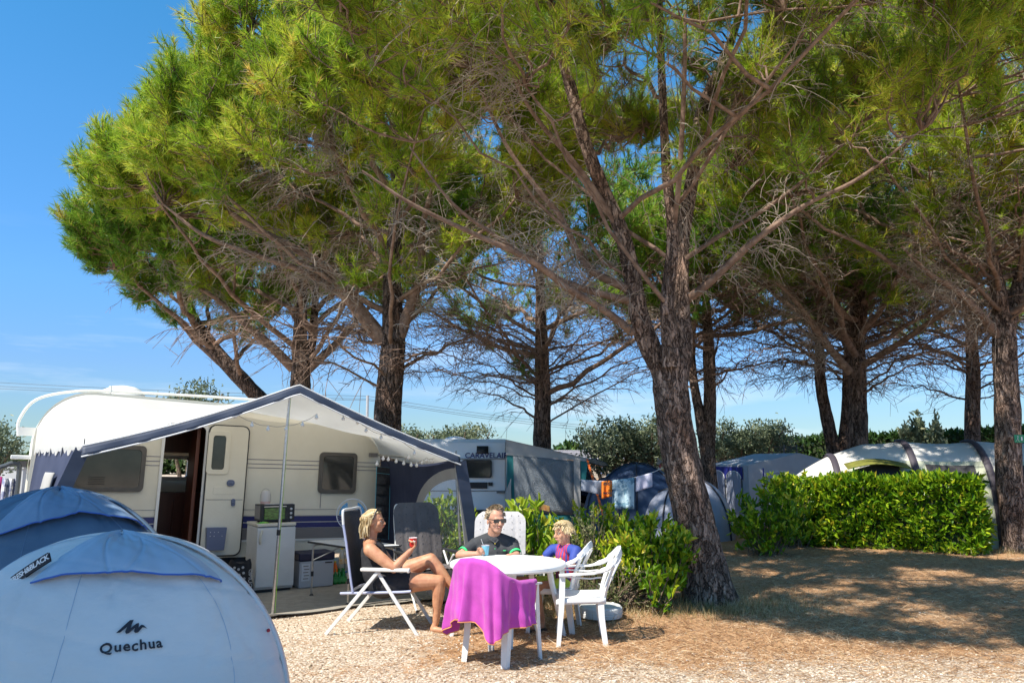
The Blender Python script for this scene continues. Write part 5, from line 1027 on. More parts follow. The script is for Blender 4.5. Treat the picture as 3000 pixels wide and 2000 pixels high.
# ---------------------------------------------------------------- cream tunnel tent
TC = pm('cream_tent_fabric', (.66, .64, .60), (.60, .58, .55), scale=1.5, rough=.65, bump=.25, bscale=3); TAN = pm('pale_olive_panel', (.46, .48, .36), rough=.7); ARCHM = pm('dark_air_beam', (.06, .05, .065), rough=.6); DKW = pm('dark_mesh_window', (.035, .035, .04), (.06, .055, .055), scale=20, rough=.5, stretch=(.3, 1, 4)); OLV = pm('olive_canopy', (.20, .20, .03), (.13, .13, .02), scale=6, rough=.8)
tt_ = thing('tunnel_tent', 'long cream inflatable tunnel tent with dark arches behind the clipped hedge', 'tent', (5.95, 17.55, 0), rz=R(-13)); 
def tun(u, v):   # u along axis 0..5.3 m, v angle 0..pi (0 = camera side)
    x = u; k = min(1, .30 + .70 * math.sqrt(max(0, min(1, (u + .05) / 1.9)))) if u < 1.9 else 1
    sc2 = 1 - .025 * abs(math.sin(PI * (u - 1.2) / 1.45)) if u > 1.2 else 1
    a = PI * v; return (x - .35 * (1 - k) * 0, -1.45 * math.cos(a) * k * (abs(math.sin(a)) ** .0), 2.10 * math.sin(a) ** .75 * k * sc2)
mb = MB(); mb.grid(lambda u, v: tun(5.6 * u, v), 60, 30); mb.build('fly_sheet', TC, tt_, angle=180)
for ux in (1.15, 2.6, 3.95):
    mb = MB(); P = [Vector(tun(ux, i / 30)) * 1.0 for i in range(31)]; P = [Vector((p.x, p.y * 1.015, p.z * 1.015)) for p in P]; mb.tube(P, .075, 8, flat=.4); mb.build('air_beam', ARCHM, tt_)
def band(u0, u1, v0, v1, mat, nm, off=1.012): mb = MB(); mb.grid(lambda a, b: (lambda p: (p[0], p[1] * off, p[2] * off))(tun(u0 + (u1 - u0) * a, v0 + (v1 - v0) * b)), 10, 10); mb.build(nm, mat, tt_, angle=180)
band(.1, 5.6, .0, .27, TAN, 'lower_panel', 1.006); band(2.8, 3.7, .10, .245, DKW, 'mesh_window', 1.02); band(4.15, 5.3, .10, .245, DKW, 'mesh_window', 1.02); band(1.45, 2.3, .06, .25, DKW, 'door_opening', 1.02)
mb = MB(); mb.grid(lambda u, v: (1.25 + 1.2 * u, -1.05 - .40 * v, 1.62 - .10 * v + .10 * math.sin(PI * u)), 12, 5); mb.build('door_canopy', OLV, tt_, solid=.02)
# green sign on the right-hand pine
sg = thing('sign', 'small green sign with white symbol nailed to the right hand pine', 'sign', tuple(at(2986, 1284, 14.6))); GS = pm('sign_green', (.02, .28, .13), rough=.4)
mb = MB(); a = at(2973, 1296, 14.62); b = at(2999, 1273, 14.62); mb.box(((a.x + b.x) / 2, 14.62, (a.z + b.z) / 2), (b.x - a.x, .012, b.z - a.z)); mb.build('plate', GS, sg, world=True)
mb = MB(); cx, cz = (a.x + b.x) / 2 - .03, (a.z + b.z) / 2; mb.ball((cx, 14.608, cz + .04), .012, 8, sc_=(1, .2, 1)); mb.beam((cx, 14.608, cz + .025), (cx - .01, 14.608, cz - .01), .02, .004); mb.beam((cx - .01, 14.608, cz - .01), (cx + .02, 14.608, cz - .05), .012, .004); mb.beam((cx - .01, 14.608, cz - .01), (cx - .04, 14.608, cz - .04), .012, .004); mb.box((cx + .07, 14.609, cz), (.025, .004, .07)); mb.build('symbol', WHITEP, sg, world=True)
# power line far behind
pl = thing('power_line', 'thin power cables on a slim pole behind the pines', 'power line', (-17, 90, 0)); mb = MB(); Yp = 90; wires = []
mb.tube([Vector((at(1077, 1200, Yp).x, Yp, 0)), at(1077, 1158, Yp)], .16, 8); mb.build('utility_pole', POSTG, pl, world=True)
for k, (l, m_, r_) in enumerate((((-60, 1117), (1077, 1160), (1900, 1262)), ((-60, 1128), (1077, 1168), (1900, 1268)), ((-60, 1135), (1077, 1172), (1900, 1276)))):
    mb = MB(); pts = []
    for A_, B_ in ((l, m_), (m_, r_)):
        for i in range(13): t = i / 12; pts.append(at(A_[0] + (B_[0] - A_[0]) * t, A_[1] + (B_[1] - A_[1]) * t + (10 if A_ == m_ else 6) * math.sin(PI * t), Yp))
    mb.tube(pts, .022, 4); mb.build('cable', GTUBE, pl, world=True)
# low wall at the far left
fw_ = thing('low_wall', 'pale low wall far behind at the left edge', 'wall', (-22, 32, 0)); mb = MB(); a = at(-60, 1372, 34); b = at(75, 1372, 34); mb.box(((a.x + b.x) / 2, 34, a.z / 2), (b.x - a.x, .3, a.z)); mb.box(((a.x + b.x) / 2, 34, a.z + .04), (b.x - a.x + .1, .4, .08), m=1); mb.build('masonry', [pm('pale_render', (.5, .5, .5), (.42, .42, .42), scale=2, rough=.9), POSTG], fw_, world=True)
# far tree line closing the horizon
olv = [(-40, 70, 5, 12), (-10, 95, 3.6, 20), (40, 80, 4.2, 16), (62, 70, 5, 14)]
P = []; 
RNG = np.random.default_rng(77); n = 26000
xx = RNG.uniform(-90, 90, n); hh_ = 2.3 + .8 * np.sin(xx * .23) + .5 * np.sin(xx * .9 + 1); z = hh_ * RNG.random(n) ** .7; P = np.stack([xx, 100 + RNG.normal(size=n) * 1.5, z], 1)
V, Fc = leafset(P, nrm(RNG.normal(size=P.shape) + np.array([0, 0, .5])), 1.0, .6); o = big('far_wood', V, Fc, CYPR, attr=np.repeat(RNG.random(n), 2)); tag(o, 'distant strip of dark trees along the horizon', 'woodland', kind='stuff')
# ground mat under the awning
MATM = pm('groundsheet', (.25, .225, .19), (.32, .29, .24), scale=9, rough=.95, bump=.5, bscale=50)
gm_ = MB(); gm_.grid(lambda u, v: tuple(CM @ Vector((-2.3 + 4.9 * u, -(.0 + 2.36 * v), 0)) * 1.0), 40, 20); 
gm_.v = [(x, y, .026 + .006 * math.sin(x * 6) * math.sin(y * 5)) for x, y, z in gm_.v]
o = gm_.build('groundsheet', MATM, angle=180); tag(o, 'flat brown grey groundsheet laid under the awning', 'ground mat')
# ================================================================ white garden furniture
WPL = pm('white_resin', (.80, .80, .79), (.76, .76, .75), scale=4, rough=.38, spec=.4)
TAB = thing('garden_table', 'round white plastic garden table with a red and a blue cup held round it', 'table', (-.04, 7.83, 0), rz=R(0))
TAB['label'] = 'round white plastic garden table between the three seated people'
mb = MB(); r_ = .573; mb.lathe([(.001, .700), (.30, .700), (r_ - .03, .702), (r_ - .008, .700), (r_, .690), (r_, .665), (r_ - .012, .650), (r_ - .02, .650), (r_ - .02, .690), (.001, .690)], n=72, cap=False)
mb.lathe([(.024, .702), (.024, .706), (.016, .706), (.016, .703)], n=20); mb.build('tabletop', WPL, TAB, angle=30)
mb = MB(); mb.lathe([(.42, .690), (.42, .63), (.40, .63), (.40, .690)], n=48, cap=False); mb.build('apron', WPL, TAB, angle=30)
for k in range(4):
    a = -PI / 2 + k * PI / 2 + .03; c, s_ = math.cos(a), math.sin(a); mb = MB(); tx = Vector((-s_, c, 0)); rr_ = Vector((c, s_, 0))
    sec = [(.40, .68, .075, .03), (.43, .50, .055, .028), (.49, .25, .042, .024), (.55, .0, .032, .020)]; V = []
    for ra, z, wd, dp in sec:
        b = rr_ * ra + Vector((0, 0, z)); V += [b - tx * wd - rr_ * dp, b - tx * wd + rr_ * dp * .3, b - tx * wd * .4 + rr_ * dp, b + tx * wd * .4 + rr_ * dp, b + tx * wd + rr_ * dp * .3, b + tx * wd - rr_ * dp]
    mb.add(V, [(i * 6 + j, i * 6 + (j + 1) % 6, (i + 1) * 6 + (j + 1) % 6, (i + 1) * 6 + j) for i in range(3) for j in range(6)] + [(5, 4, 3, 2, 1, 0), (18, 19, 20, 21, 22, 23)])
    mb.build('leg', WPL, TAB, bevel=.004)
def band_tube(mb, P, wv, th, m=0):
    """ribbon along P: width vectors wv[i], thickness along normal"""
    V = []; k = len(P)
    for i, p in enumerate(P):
        p = Vector(p); t = (Vector(P[min(i + 1, k - 1)]) - Vector(P[max(i - 1, 0)])).normalized(); w_ = Vector(wv[i]); n_ = t.cross(w_).normalized() * th / 2
        V += [p - w_ / 2 - n_, p + w_ / 2 - n_, p + w_ / 2 + n_, p - w_ / 2 + n_]
    mb.add(V, [(i * 4 + j, i * 4 + (j + 1) % 4, (i + 1) * 4 + (j + 1) % 4, (i + 1) * 4 + j) for i in range(k - 1) for j in range(4)] + [(3, 2, 1, 0), tuple((k - 1) * 4 + j for j in range(4))], m)
def RING(t):   # t -1..1 : right arm front (-1) .. back top (0) .. left arm front (1); x sign = -sign(t)
    s_ = abs(t); K = [(0, (0, -.385, .845)), (.18, (.13, -.372, .83)), (.32, (.215, -.33, .775)), (.45, (.262, -.25, .70)), (.6, (.283, -.12, .655)), (.8, (.285, .06, .645)), (1, (.275, .215, .635))]
    for (a, p), (b, q) in zip(K[:-1], K[1:]):
        if s_ <= b: f = (s_ - a) / (b - a); f = f * f * (3 - 2 * f) * .35 + f * .65; v = Vector(p).lerp(Vector(q), f); break
    else: v = Vector(K[-1][1])
    return Vector((v.x * (1 if t > 0 else -1), v.y, v.z))
def resin_chair(label, loc, rz):
    root = thing('garden_chair', label, 'chair', (*loc, 0), rz, group='white plastic armchairs round the table')
    mb = MB()
    def seat(u, v): x = (u - .5) * (.50 - .05 * (1 - v)); y = -.215 + .455 * v; z = .415 - .022 * math.cos((u - .5) * PI) * math.sin(PI * min(1, v * 1.05)) - .02 * max(0, v - .85) / .15 + .012 * (1 - v); return (x, y, z)
    mb.grid(seat, 15, 13); P = [seat(u, v) for u, v in [(i / 10, 1) for i in range(11)] + [(1, 1 - i / 8) for i in range(1, 9)] + [(1 - i / 10, 0) for i in range(1, 11)] + [(0, i / 8) for i in range(1, 8)]]
    n_ = len(P); mb.add(P + [(x * 1.01, y * 1.01, z - (.05 if y < .2 else .03)) for x, y, z in P], [(i, (i + 1) % n_, n_ + (i + 1) % n_, n_ + i) for i in range(n_)]); mb.build('seat', WPL, root, solid=.007, angle=50)
    mb = MB(); ts = np.linspace(-.40, .40, 27); P = [RING(t) for t in ts]; band_tube(mb, P, [Vector((0, .012, .060)) for _ in ts], .012)
    for i in range(6):
        f = (i - 2.5) / 2.5; x1 = f * .155; x0 = f * .15; zt_ = .80 - .035 * abs(f) ** 2; Pn = [(x0 + (x1 - x0) * q, -.215 - .155 * q ** 1.3 - .012 * (1 - f * f), .41 + (zt_ - .41) * q) for q in np.linspace(0, 1, 8)]; band_tube(mb, Pn, [Vector((.040, 0, 0))] * 8, .007)
    for sx in (-1, 1): Pn = [(sx * (.205 + .01 * q), -.20 - .13 * q ** 1.4, .40 + .38 * q) for q in np.linspace(0, 1, 8)]; band_tube(mb, Pn, [Vector((.045, .02 * sx, 0))] * 8, .014)
    band_tube(mb, [(-.2 + .4 * q, -.28 - .02 * math.sin(PI * q), .60) for q in np.linspace(0, 1, 9)], [Vector((0, .005, .035))] * 9, .008); mb.build('backrest', WPL, root, angle=50)
    for sx in (-1, 1):
        mb = MB(); ts = np.linspace(.38, 1.0, 14) * sx; P = [RING(t) for t in ts]; band_tube(mb, P, [Vector((.052, 0, .0)) * (1 - .2 * abs(i - 9) / 9) + Vector((0, 0, .030 if i < 4 else .004)) for i in range(14)], .014)
        P2 = [RING(sx * t) + Vector((-sx * .03, .01, -.055 * (1 - (t - .5) / .5) - .012)) for t in (.52, .65, .8, .97)]; band_tube(mb, P2, [Vector((.03, 0, 0))] * 4, .010); mb.build('armrest', WPL, root, angle=50)
    for sx in (-1, 1):
        for fr in (0, 1):
            mb = MB()
            if fr: K = [((sx * .272, .205, .635), .050, .030), ((sx * .270, .215, .45), .055, .034), ((sx * .272, .222, .30), .050, .032), ((sx * .278, .245, 0), .040, .026)]
            else: K = [((sx * .225, -.20, .43), .062, .044), ((sx * .230, -.205, .25), .056, .042), ((sx * .236, -.235, 0), .050, .036)]
            V = []
            for (x, y, z), w1, w2 in K: dy = (1 if fr else -1); V += [(x, y, z), (x, y - dy * w1, z), (x - sx * .008, y - dy * w1, z), (x - sx * .008, y - dy * .008, z), (x - sx * w2 * 1.6, y - dy * .008, z), (x - sx * w2 * 1.6, y, z)]
            k = len(K); mb.add(V, [(i * 6 + j, i * 6 + (j + 1) % 6, (i + 1) * 6 + (j + 1) % 6, (i + 1) * 6 + j) for i in range(k - 1) for j in range(6)] + [(0, 1, 2, 3, 4, 5), tuple((k - 1) * 6 + j for j in (5, 4, 3, 2, 1, 0))])
            mb.build('leg', WPL, root, bevel=.003)
    return root
resin_chair('empty white plastic armchair at the right, facing the table', (.665, 7.64), R(87))
resin_chair('white plastic armchair the boy in the football shirt sits in', (.44, 8.17), R(76))
TCH = resin_chair('white plastic armchair with a magenta towel over its back', (-.105, 6.90), R(-35))
bpy.context.view_layer.update()
# towel over the chair back
TW = thing('beach_towel', 'magenta towel with orange hem draped over the back of the nearest chair', 'towel', TCH.location, R(-35))
MAGT = pm('magenta_towel', (.60, .085, .48), (.50, .06, .40), scale=5, rough=.95, bump=.25, bscale=160, trans=.12, sheen=.2); HEM = pm('orange_hem', (.75, .32, .12), rough=.9)
def tw_edge(t):  # bottom height along the towel, t -1 (arm at right of picture) .. 1
    K = [(-.90, .335), (-.55, .33), (-.38, .30), (-.26, .22), (-.20, .24), (-.08, .38), (.12, .40), (.22, .38), (.36, .28), (.46, .21), (.56, .24), (.62, .3)]
    for (a, p), (b, q) in zip(K[:-1], K[1:]):
        if t <= b: f = max(0, min(1, (t - a) / (b - a))); return p + (q - p) * f
    return K[-1][1]
def towel_pt(u, v):
    t = -.88 + 1.48 * u; p = RING(-t) ; s0 = RING(-(t + .02)) - RING(-(t - .02)); s0.z = 0; s0.normalize(); out = Vector((s0.y, -s0.x, 0))
    if out.dot(Vector((p.x, p.y + .05, 0))) < 0: out = -out
    fold = (math.sin(t * 17 + .5) * .6 + math.sin(t * 31 + 1) * .35 + .25 * math.sin(t * 53)) 
    if v < .18:   # short part inside the backrest
        f = v / .18; q = p + Vector((0, 0, .012 + .032 * 1)) - out * (.05 * (1 - f)) - Vector((0, 0, .16 * (1 - f) ** 1.5 * (1 if f < 1 else 0))); return q
    f = (v - .18) / .82; zt_ = p.z + .042; zb_ = tw_edge(t); z = zt_ + (zb_ - zt_) * f
    o = .030 + .055 * f * (.6 + .4 * math.sin(2.4 * t)) + .058 * fold * f ** .8 + .008 * math.sin(f * 7 + t * 8) * f + .0035 * math.sin(f * 19 + t * 23) * f
    if f < .06: o = .030 * math.sqrt(f / .06)
    side_ = .022 * math.cos(t * 17 + .5) * f
    return Vector((p.x, p.y, z)) + out * o + s0 * side_
mb = MB(); mb.grid(towel_pt, 141, 44); mb.build('cloth', MAGT, TW, solid=.005, angle=180)
mb = MB(); mb.tube([towel_pt(i / 140, 1.0) for i in range(141)], .005, 5); mb.tube([towel_pt(0, .2 + .8 * i / 20) for i in range(21)], .0045, 5); mb.build('hem', HEM, TW)
# parasol base
pb = thing('parasol_base', 'round white plastic parasol base on the ground behind the empty chair', 'parasol base', (.97, 8.75, 0))
mb = MB(); mb.lathe([(.20, 0), (.232, .01), (.238, .05), (.232, .058), (.238, .066), (.235, .105), (.215, .125), (.10, .135), (.04, .14), (.035, .17), (.022, .17), (.022, .13)], n=44); mb.build('body', pm('aged_white_plastic', (.66, .66, .64), (.58, .58, .55), scale=6, rough=.5), pb, angle=30)
mb = MB(); mb.lathe([(.02, .125), (.02, .14), (.008, .145)], (.14, .05, 0), 12); mb.build('filler_cap', WPL, pb)
sk = thing('stake_cap', 'small white plastic cap on a short stake in the scrub', 'stake', (1.02, 9.25, 0)); mb = MB(); mb.tube([(0, 0, -.02), (0, 0, .20)], .012, 8); mb.build('stake', GTUBE, sk); mb = MB(); mb.lathe([(.028, .19), (.034, .27), (.030, .275)], n=14); mb.build('cap', WPL, sk)

# ================================================================ folding recliners
LILAC = pm('lilac_tube', (.42, .45, .62), rough=.35, metal=.2); WTUBE = pm('white_enamel_tube', (.68, .68, .66), rough=.4); DFAB = pm('charcoal_mesh', (.045, .045, .055), (.06, .06, .07), scale=20, rough=.8, bump=.3, bscale=80)
def bars(mb, pairs, w_=.026, t_=.016, m=0):
    for a, b in pairs: mb.beam(a, b, w_, t_, up=(1, 0, 0), m=m)
W = thing('camping_chair', 'white framed folding camping chair with blue side tubes under the woman', 'chair', (-1.32, 8.12, 0), R(-98))
for sx in (-1, 1):
    x = sx * .31; mb = MB(); mb.beam((x, -.47, 0), (x, .04, .60), .034, .018, up=(1, 0, 0)); mb.build('leg', WTUBE, W, bevel=.004)
    mb = MB(); mb.beam((x - sx * .02, .46, 0), (x - sx * .02, .03, .61), .034, .018, up=(1, 0, 0)); mb.build('leg', WTUBE, W, bevel=.004)
    mb = MB(); mb.box((x, .12, .625), (.055, .50, .034)); mb.box((x, .355, .622), (.05, .03, .045)); mb.build('armrest', pm('armrest_plastic', (.72, .70, .66), rough=.45), W, bevel=.012)
    mb = MB(); mb.tube(smooth_path([(x * .86, -.22, .40), (x * .86, -.25, .55), (x * .86, -.30, .85), (x * .86, -.34, 1.05)], 5), .013, 8); mb.tube(smooth_path([(x * .86, -.34, 1.05), (x * .85, -.35, 1.16), (x * .70, -.355, 1.19), (0, -.355, 1.19)], 5), .0135, 8, m=1); mb.build('back_tube', [LILAC, WTUBE], W)
    mb = MB(); mb.tube(smooth_path([(x * .84, -.35, .385), (x * .84, -.10, .395), (x * .84, .25, .41), (x * .84, .37, .42)], 4), .013, 8); mb.build('seat_tube', LILAC, W)
mb = MB(); bars(mb, [((-.29, -.40, .055), (.29, -.40, .055)), ((-.29, .40, .09), (.29, .40, .09)), ((-.29, .25, .29), (.29, .25, .29)), ((-.27, .37, .42), (.27, .37, .42)), ((-.27, -.35, .385), (.27, -.35, .385))], .03, .012); mb.build('cross_bars', WTUBE, W)
mb = MB(); mb.grid(lambda u, v: ((u - .5) * .53, -.235 - .035 * v - .09 * v * v * 0 - .08 * v + .03 * (1 - (2 * u - 1) ** 2) * -1, .42 + .75 * v), 12, 16); mb.build('back_fabric', DFAB, W, solid=.008, angle=180)
mb = MB(); mb.grid(lambda u, v: ((u - .5) * .52, -.30 + .66 * v, .395 + .02 * v - .035 * math.sin(PI * v) * math.sin(PI * u)), 12, 12); mb.build('seat_fabric', DFAB, W, solid=.008, angle=180)
BLACKC_ = pm('black_padding', (.012, .012, .014), rough=.9)
def fab_now(nm, fab): return BLACKC_ if nm == 'legrest_pad' else fab
def recliner(name, label, loc, rz, fab, lean=.35, legrest=True, h=.80, frame=None):
    frame = frame or WTUBE; root = thing(name, label, 'chair', (*loc, 0), rz, group='padded camping recliners'); 
    def pad(nm, y0, z0, y1, z1, nb, w_=.60, rnd=True):
        d = Vector((0, y1 - y0, z1 - z0)); L_ = d.length; d.normalize(); nn_ = Vector((0, -d.z, d.y)); 
        if nn_.z < 0 or (abs(nn_.z) < .3 and nn_.y < 0): nn_ = -nn_
        def f(u, v):
            wd = w_ * (1 if not rnd else 1 - .30 * max(0, (v - .80) / .20) ** 2.5); b = .030 * math.sin(PI * min(1, max(0, v * 1.0))) ** .3
            crease = .014 * math.exp(-((u - .5) / .03) ** 2) + .010 * math.exp(-((u - .2) / .02) ** 2) + .010 * math.exp(-((u - .8) / .02) ** 2)
            p = Vector(((u - .5) * wd, y0, z0)) + d * (L_ * v) + nn_ * (b - crease + .012 * math.sin(u * PI)); return p
        mb = MB(); mb.grid(f, 31, 18); mb.grid(lambda u, v: f(1 - u, v) - nn_ * .045, 31, 3)
        for i in range(6):
            for j in range(nb):
                u = .11 + .78 * i / 5; v = .08 + .84 * j / (nb - 1); p = f(u, v); mb.tube([p + nn_ * .002, p + nn_ * .004], .005, 6, m=1)
        return mb.build(nm, [fab_now(nm, fab), BLACKP], root, angle=180)
    y1 = -.22 - lean * h; pad('backrest_pad', -.20, .44, y1, .44 + h, 8); pad('seat_pad', -.20, .41, .26, .43, 4, rnd=False)
    if legrest: pad('legrest_pad', .28, .42, .72, .16, 4, .48)
    for sx in (-1, 1):
        x = sx * .28; mb = MB(); mb.tube(smooth_path([(x, -.20, .42), (x, (y1 - .2) / 2 - .02, .44 + h / 2), (x * .9, y1 - .02, .38 + h), (x * .6, y1 - .03, .41 + h), (0, y1 - .03, .41 + h)], 5), .013, 8); mb.tube([(x, -.22, .40), (x, .27, .42)], .013, 8); mb.build('side_tube', frame, root)
        for a, b in (((x, -.42, 0), (x, .16, .58)), ((x, .40, 0), (x, -.12, .60))): mb = MB(); mb.tube([a, b], .013, 8); mb.lathe([(.02, 0), (.016, .03)], a, 8, m=1); mb.build('leg', [frame, BLACKP], root)
        mb = MB(); mb.box((sx * .31, .02, .61), (.05, .46, .03)); mb.build('armrest', BLACKP, root, bevel=.01)
    mb = MB(); bars(mb, [((-.28, -.38, .04), (.28, -.38, .04)), ((-.28, .36, .06), (.28, .36, .06))], .02, .012); mb.build('cross_bars', frame, root); return root
GPAD = pm('pale_grey_padding', (.44, .42, .42), (.50, .48, .48), scale=6, rough=.8, bump=.3, bscale=30); DPAD = pm('dark_grey_padding', (.115, .10, .098), (.14, .125, .122), scale=6, rough=.85, bump=.3, bscale=40)
recliner('camping_recliner', 'pale grey padded recliner behind the man in the polo shirt', (-.16, 8.95), R(176), GPAD, lean=.22, legrest=False, h=.65)
recliner('camping_recliner', 'dark charcoal padded recliner standing empty behind the woman', (-1.02, 9.45), R(-150), DPAD, lean=.24, h=.73)

# ================================================================ things under the awning
def L2W(s_, d, z=0): return CM @ Vector((s_, -d, z + .028 * s_))
def ctr(s_, d): p = L2W(s_, d); return (p.x, p.y, .03)
FW = pm('fridge_white', (.62, .62, .60), (.56, .56, .54), scale=3, rough=.35)
fr = thing('fridge', 'small white table top fridge under the awning beside the door', 'fridge', ctr(.55, .54), CRV_RZ)
mb = MB(); mb.box((0, .01, .42), (.49, .50, .78)); mb.box((0, .01, .02), (.46, .46, .04), m=1); mb.box((0, 0, .835), (.50, .56, .035), m=2); mb.build('cabinet', [FW, BLACKP, pm('fridge_top', (.62, .58, .48), rough=.4)], fr, bevel=.006)
mb = MB(); mb.box((0, -.265, .43), (.49, .035, .74)); d_ = mb.build('door', FW, fr, bevel=.008); mb = MB(); mb.tube(smooth_path([(-.205, -.29, .60), (-.212, -.305, .66), (-.205, -.305, .72), (-.19, -.29, .77)], 4), .014, 8); mb.build('handle', pm('fridge_handle', (.55, .52, .42), rough=.4), d_)
ov = thing('mini_oven', 'black mini oven with greenish glass standing on the fridge', 'oven', (*ctr(.60, .50)[:2], .882), CRV_RZ)
mb = MB(); mb.box((.0, 0, .125), (.44, .32, .21)); 
for sx in (-.18, .18): mb.box((sx, -.1, .01), (.03, .03, .02)); mb.box((sx, .1, .01), (.03, .03, .02))
mb.box((-.221, .02, .13), (.004, .26, .17), m=1); mb.build('housing', [BLACKP, GREYP], ov, bevel=.008)
OVG = pm('oven_glass', (.02, .05, .01), (.10, .26, .04), scale=26, rough=.15, stretch=(1, 1, 3)); mb = MB(); mb.box((-.045, -.168, .115), (.27, .014, .145)); g_ = mb.build('glass_door', OVG, ov, bevel=.004); mb = MB(); mb.tube([(-.19, -.19, .205), (.10, -.19, .205)], .008, 8); mb.build('handle', ALU, g_)  # dark glass with green mottling in its colour
for z in (.06, .115, .17): mb = MB(); mb.lathe([(.017, 0), (.015, .02), (.003, .021)], (.17, -.16, z), 14, M=Matrix.Rotation(R(90), 3, 'X')); mb.build('knob', ALU, ov)
mb = MB(); mb.box((.03, 0, .235), (.38, .22, .006)); mb.build('tray', ALU, ov, bevel=.002)
lm = thing('lantern', 'white cylindrical camping lantern with wire handle on the mini oven', 'lantern', (*ctr(.47, .50)[:2], 1.122), CRV_RZ)
mb = MB(); mb.lathe([(.058, 0), (.062, .02), (.060, .14), (.050, .165), (.01, .17)], n=28); mb.build('shade', pm('frosted_plastic', (.72, .70, .68), rough=.4, trans=.3), lm); mb = MB(); mb.lathe([(.063, -.001), (.063, .03)], n=28); mb.build('base', pm('pink_band', (.6, .4, .36), rough=.5), lm); mb = MB(); mb.tube([(-.07 * math.cos(a), 0, .02 + .175 * math.sin(a) ** .6) for a in np.linspace(0, PI, 17)], .003, 5); mb.build('wire_handle', WIRE, lm)
gp = thing('snack_packet', 'bright green foil packet lying on the left of the fridge top', 'packet', (*ctr(.40, .72)[:2], .884), CRV_RZ + .1); mb = MB(); mb.grid(lambda u, v: ((u - .5) * .16, (v - .5) * .08, .022 * math.sin(PI * u) * math.sin(PI * v) + .004 * math.sin(u * 30)), 16, 10); mb.grid(lambda u, v: ((.5 - u) * .16, (v - .5) * .08, .0), 4, 3); mb.build('foil', pm('green_foil', (.02, .35, .04), (.3, .5, .1), scale=30, rough=.25), gp)
bg_ = thing('black_bag', 'black printed bag slumped on the ground between the wheel and the fridge', 'bag', ctr(.10, .86), CRV_RZ - .2)
mb = MB(); mb.grid(lambda u, v: ((.17 - .05 * v + .012 * math.sin(v * 9)) * math.cos(2 * PI * u), (.13 - .04 * v) * math.sin(2 * PI * u), .02 + .40 * v * (1 - .06 * math.sin(6 * PI * u))), 30, 10, wrapu=True); mb.lathe([(.001, .38), (.06, .40), (.115, .395)], n=30, cap=False); mb.build('sack', pm('black_fabric', (.015, .015, .018), rough=.75, bump=.6, bscale=9), bg_, angle=180)
mb = MB(); V, Fc = text_geo('SOUND', .075, .001); mb.add([(.10 + y * -1 * 0 + x * .0 + .02 + y * .9, -.155 + .02 * 0, .20 + x) for x, y in V], Fc)
for i in range(4):
    for j in range(3): mb.lathe([(.016, 0), (.016, .002)], (-.10 + .05 * i - .01 * j, -.145 + .012 * j, .20 + .065 * j + .02 * (i % 2)), 10, M=Matrix.Rotation(R(90), 3, 'X'))
mb.build('print', pm('grey_print', (.4, .4, .4), rough=.6), bg_, smooth=False)
cb = thing('cool_box', 'grey electric cool box with navy lid right of the fridge', 'cool box', ctr(1.12, .58), CRV_RZ)
mb = MB(); mb.box((0, 0, .17), (.47, .36, .34)); mb.build('tub', pm('cool_box_grey', (.40, .41, .44), rough=.5), cb, bevel=.015); mb = MB(); mb.box((0, 0, .395), (.49, .38, .105)); mb.build('lid', pm('navy_lid', (.015, .018, .05), rough=.45), cb, bevel=.02)
mb = MB(); mb.box((.16, -.182, .31), (.10, .004, .016)); mb.build('badge', BLACKP, cb)
mb = MB(); mb.box((-.15, -.182, .20), (.11, .004, .22))
for k in range(5): mb.box((-.15 + .01 * (k % 2), -.1855, .12 + .04 * k), (.07, .002, .012), m=2)
mb.build('sticker', [pm('sticker_white', (.55, .58, .62), rough=.5), BLACKP, GREYP], cb)
# drinks
PETO = pm('orange_drink', (.80, .16, .01), rough=.15); PETG = pm('green_glass_pack', (.02, .22, .04), rough=.2); CAPY = pm('cap_yellow', (.8, .6, .05), rough=.4); LABW = pm('bottle_label', (.75, .35, .05), (.8, .75, .6), scale=20, rough=.5); CLEAR = pm('clear_bottle', (.55, .50, .42), rough=.12)
def bottle(lab, s_, d, mat, hgt=.30, r=.042, z=.03):
    p = L2W(s_, d); o = thing('bottle', lab, 'bottle', (p.x, p.y, z), 0, group='drinks bottles on the groundsheet'); mb = MB(); mb.lathe([(r * .8, 0), (r, .02), (r, hgt * .62), (r * .8, hgt * .74), (r * .35, hgt * .90), (r * .33, hgt * .94)], n=16); mb.build('bottle_body', mat, o); mb = MB(); mb.lathe([(r * 1.02, hgt * .28), (r * 1.02, hgt * .52)], n=16, cap=False); mb.build('label', LABW, o); mb = MB(); mb.lathe([(r * .38, hgt * .93), (r * .38, hgt)], n=12); mb.build('cap', CAPY, o); return o
for lab, px, mat in (('orange drink bottle standing right beside the cool box', 966, PETO), ('orange drink bottle second from the cool box', 981, PETO)):
    p = wl(px, 1690, -.62); bottle(lab, p.x, .62, mat)
for lab, px, d, mat in (('clear bottle left of the three standing on the white crate', 1000, .35, CLEAR), ('clear bottle in the middle of the three on the white crate', 1016, .35, CLEAR), ('orange bottle right of the three standing on the white crate', 1032, .33, PETO)):
    p = wl(px, 1690, -d); bottle(lab, p.x, d, mat, z=.17)
p = wl(992, 1700, -.62); o = thing('drinks_pack', 'pack of small green bottles on the groundsheet', 'drinks pack', tuple(L2W(p.x, .62))[:2] + (.03,), CRV_RZ); mb = MB()
for i in range(3):
    for j in range(2): mb.lathe([(.028, 0), (.028, .12), (.012, .17), (.012, .20)], (-.06 + .06 * i, -.03 + .06 * j, 0), 12)
mb.build('green_bottles', PETG, o); mb = MB(); mb.box((0, 0, .06), (.19, .13, .07)); mb.build('carton', pm('green_carton', (.02, .20, .05), (.1, .4, .1), scale=14, rough=.6), o, bevel=.003)
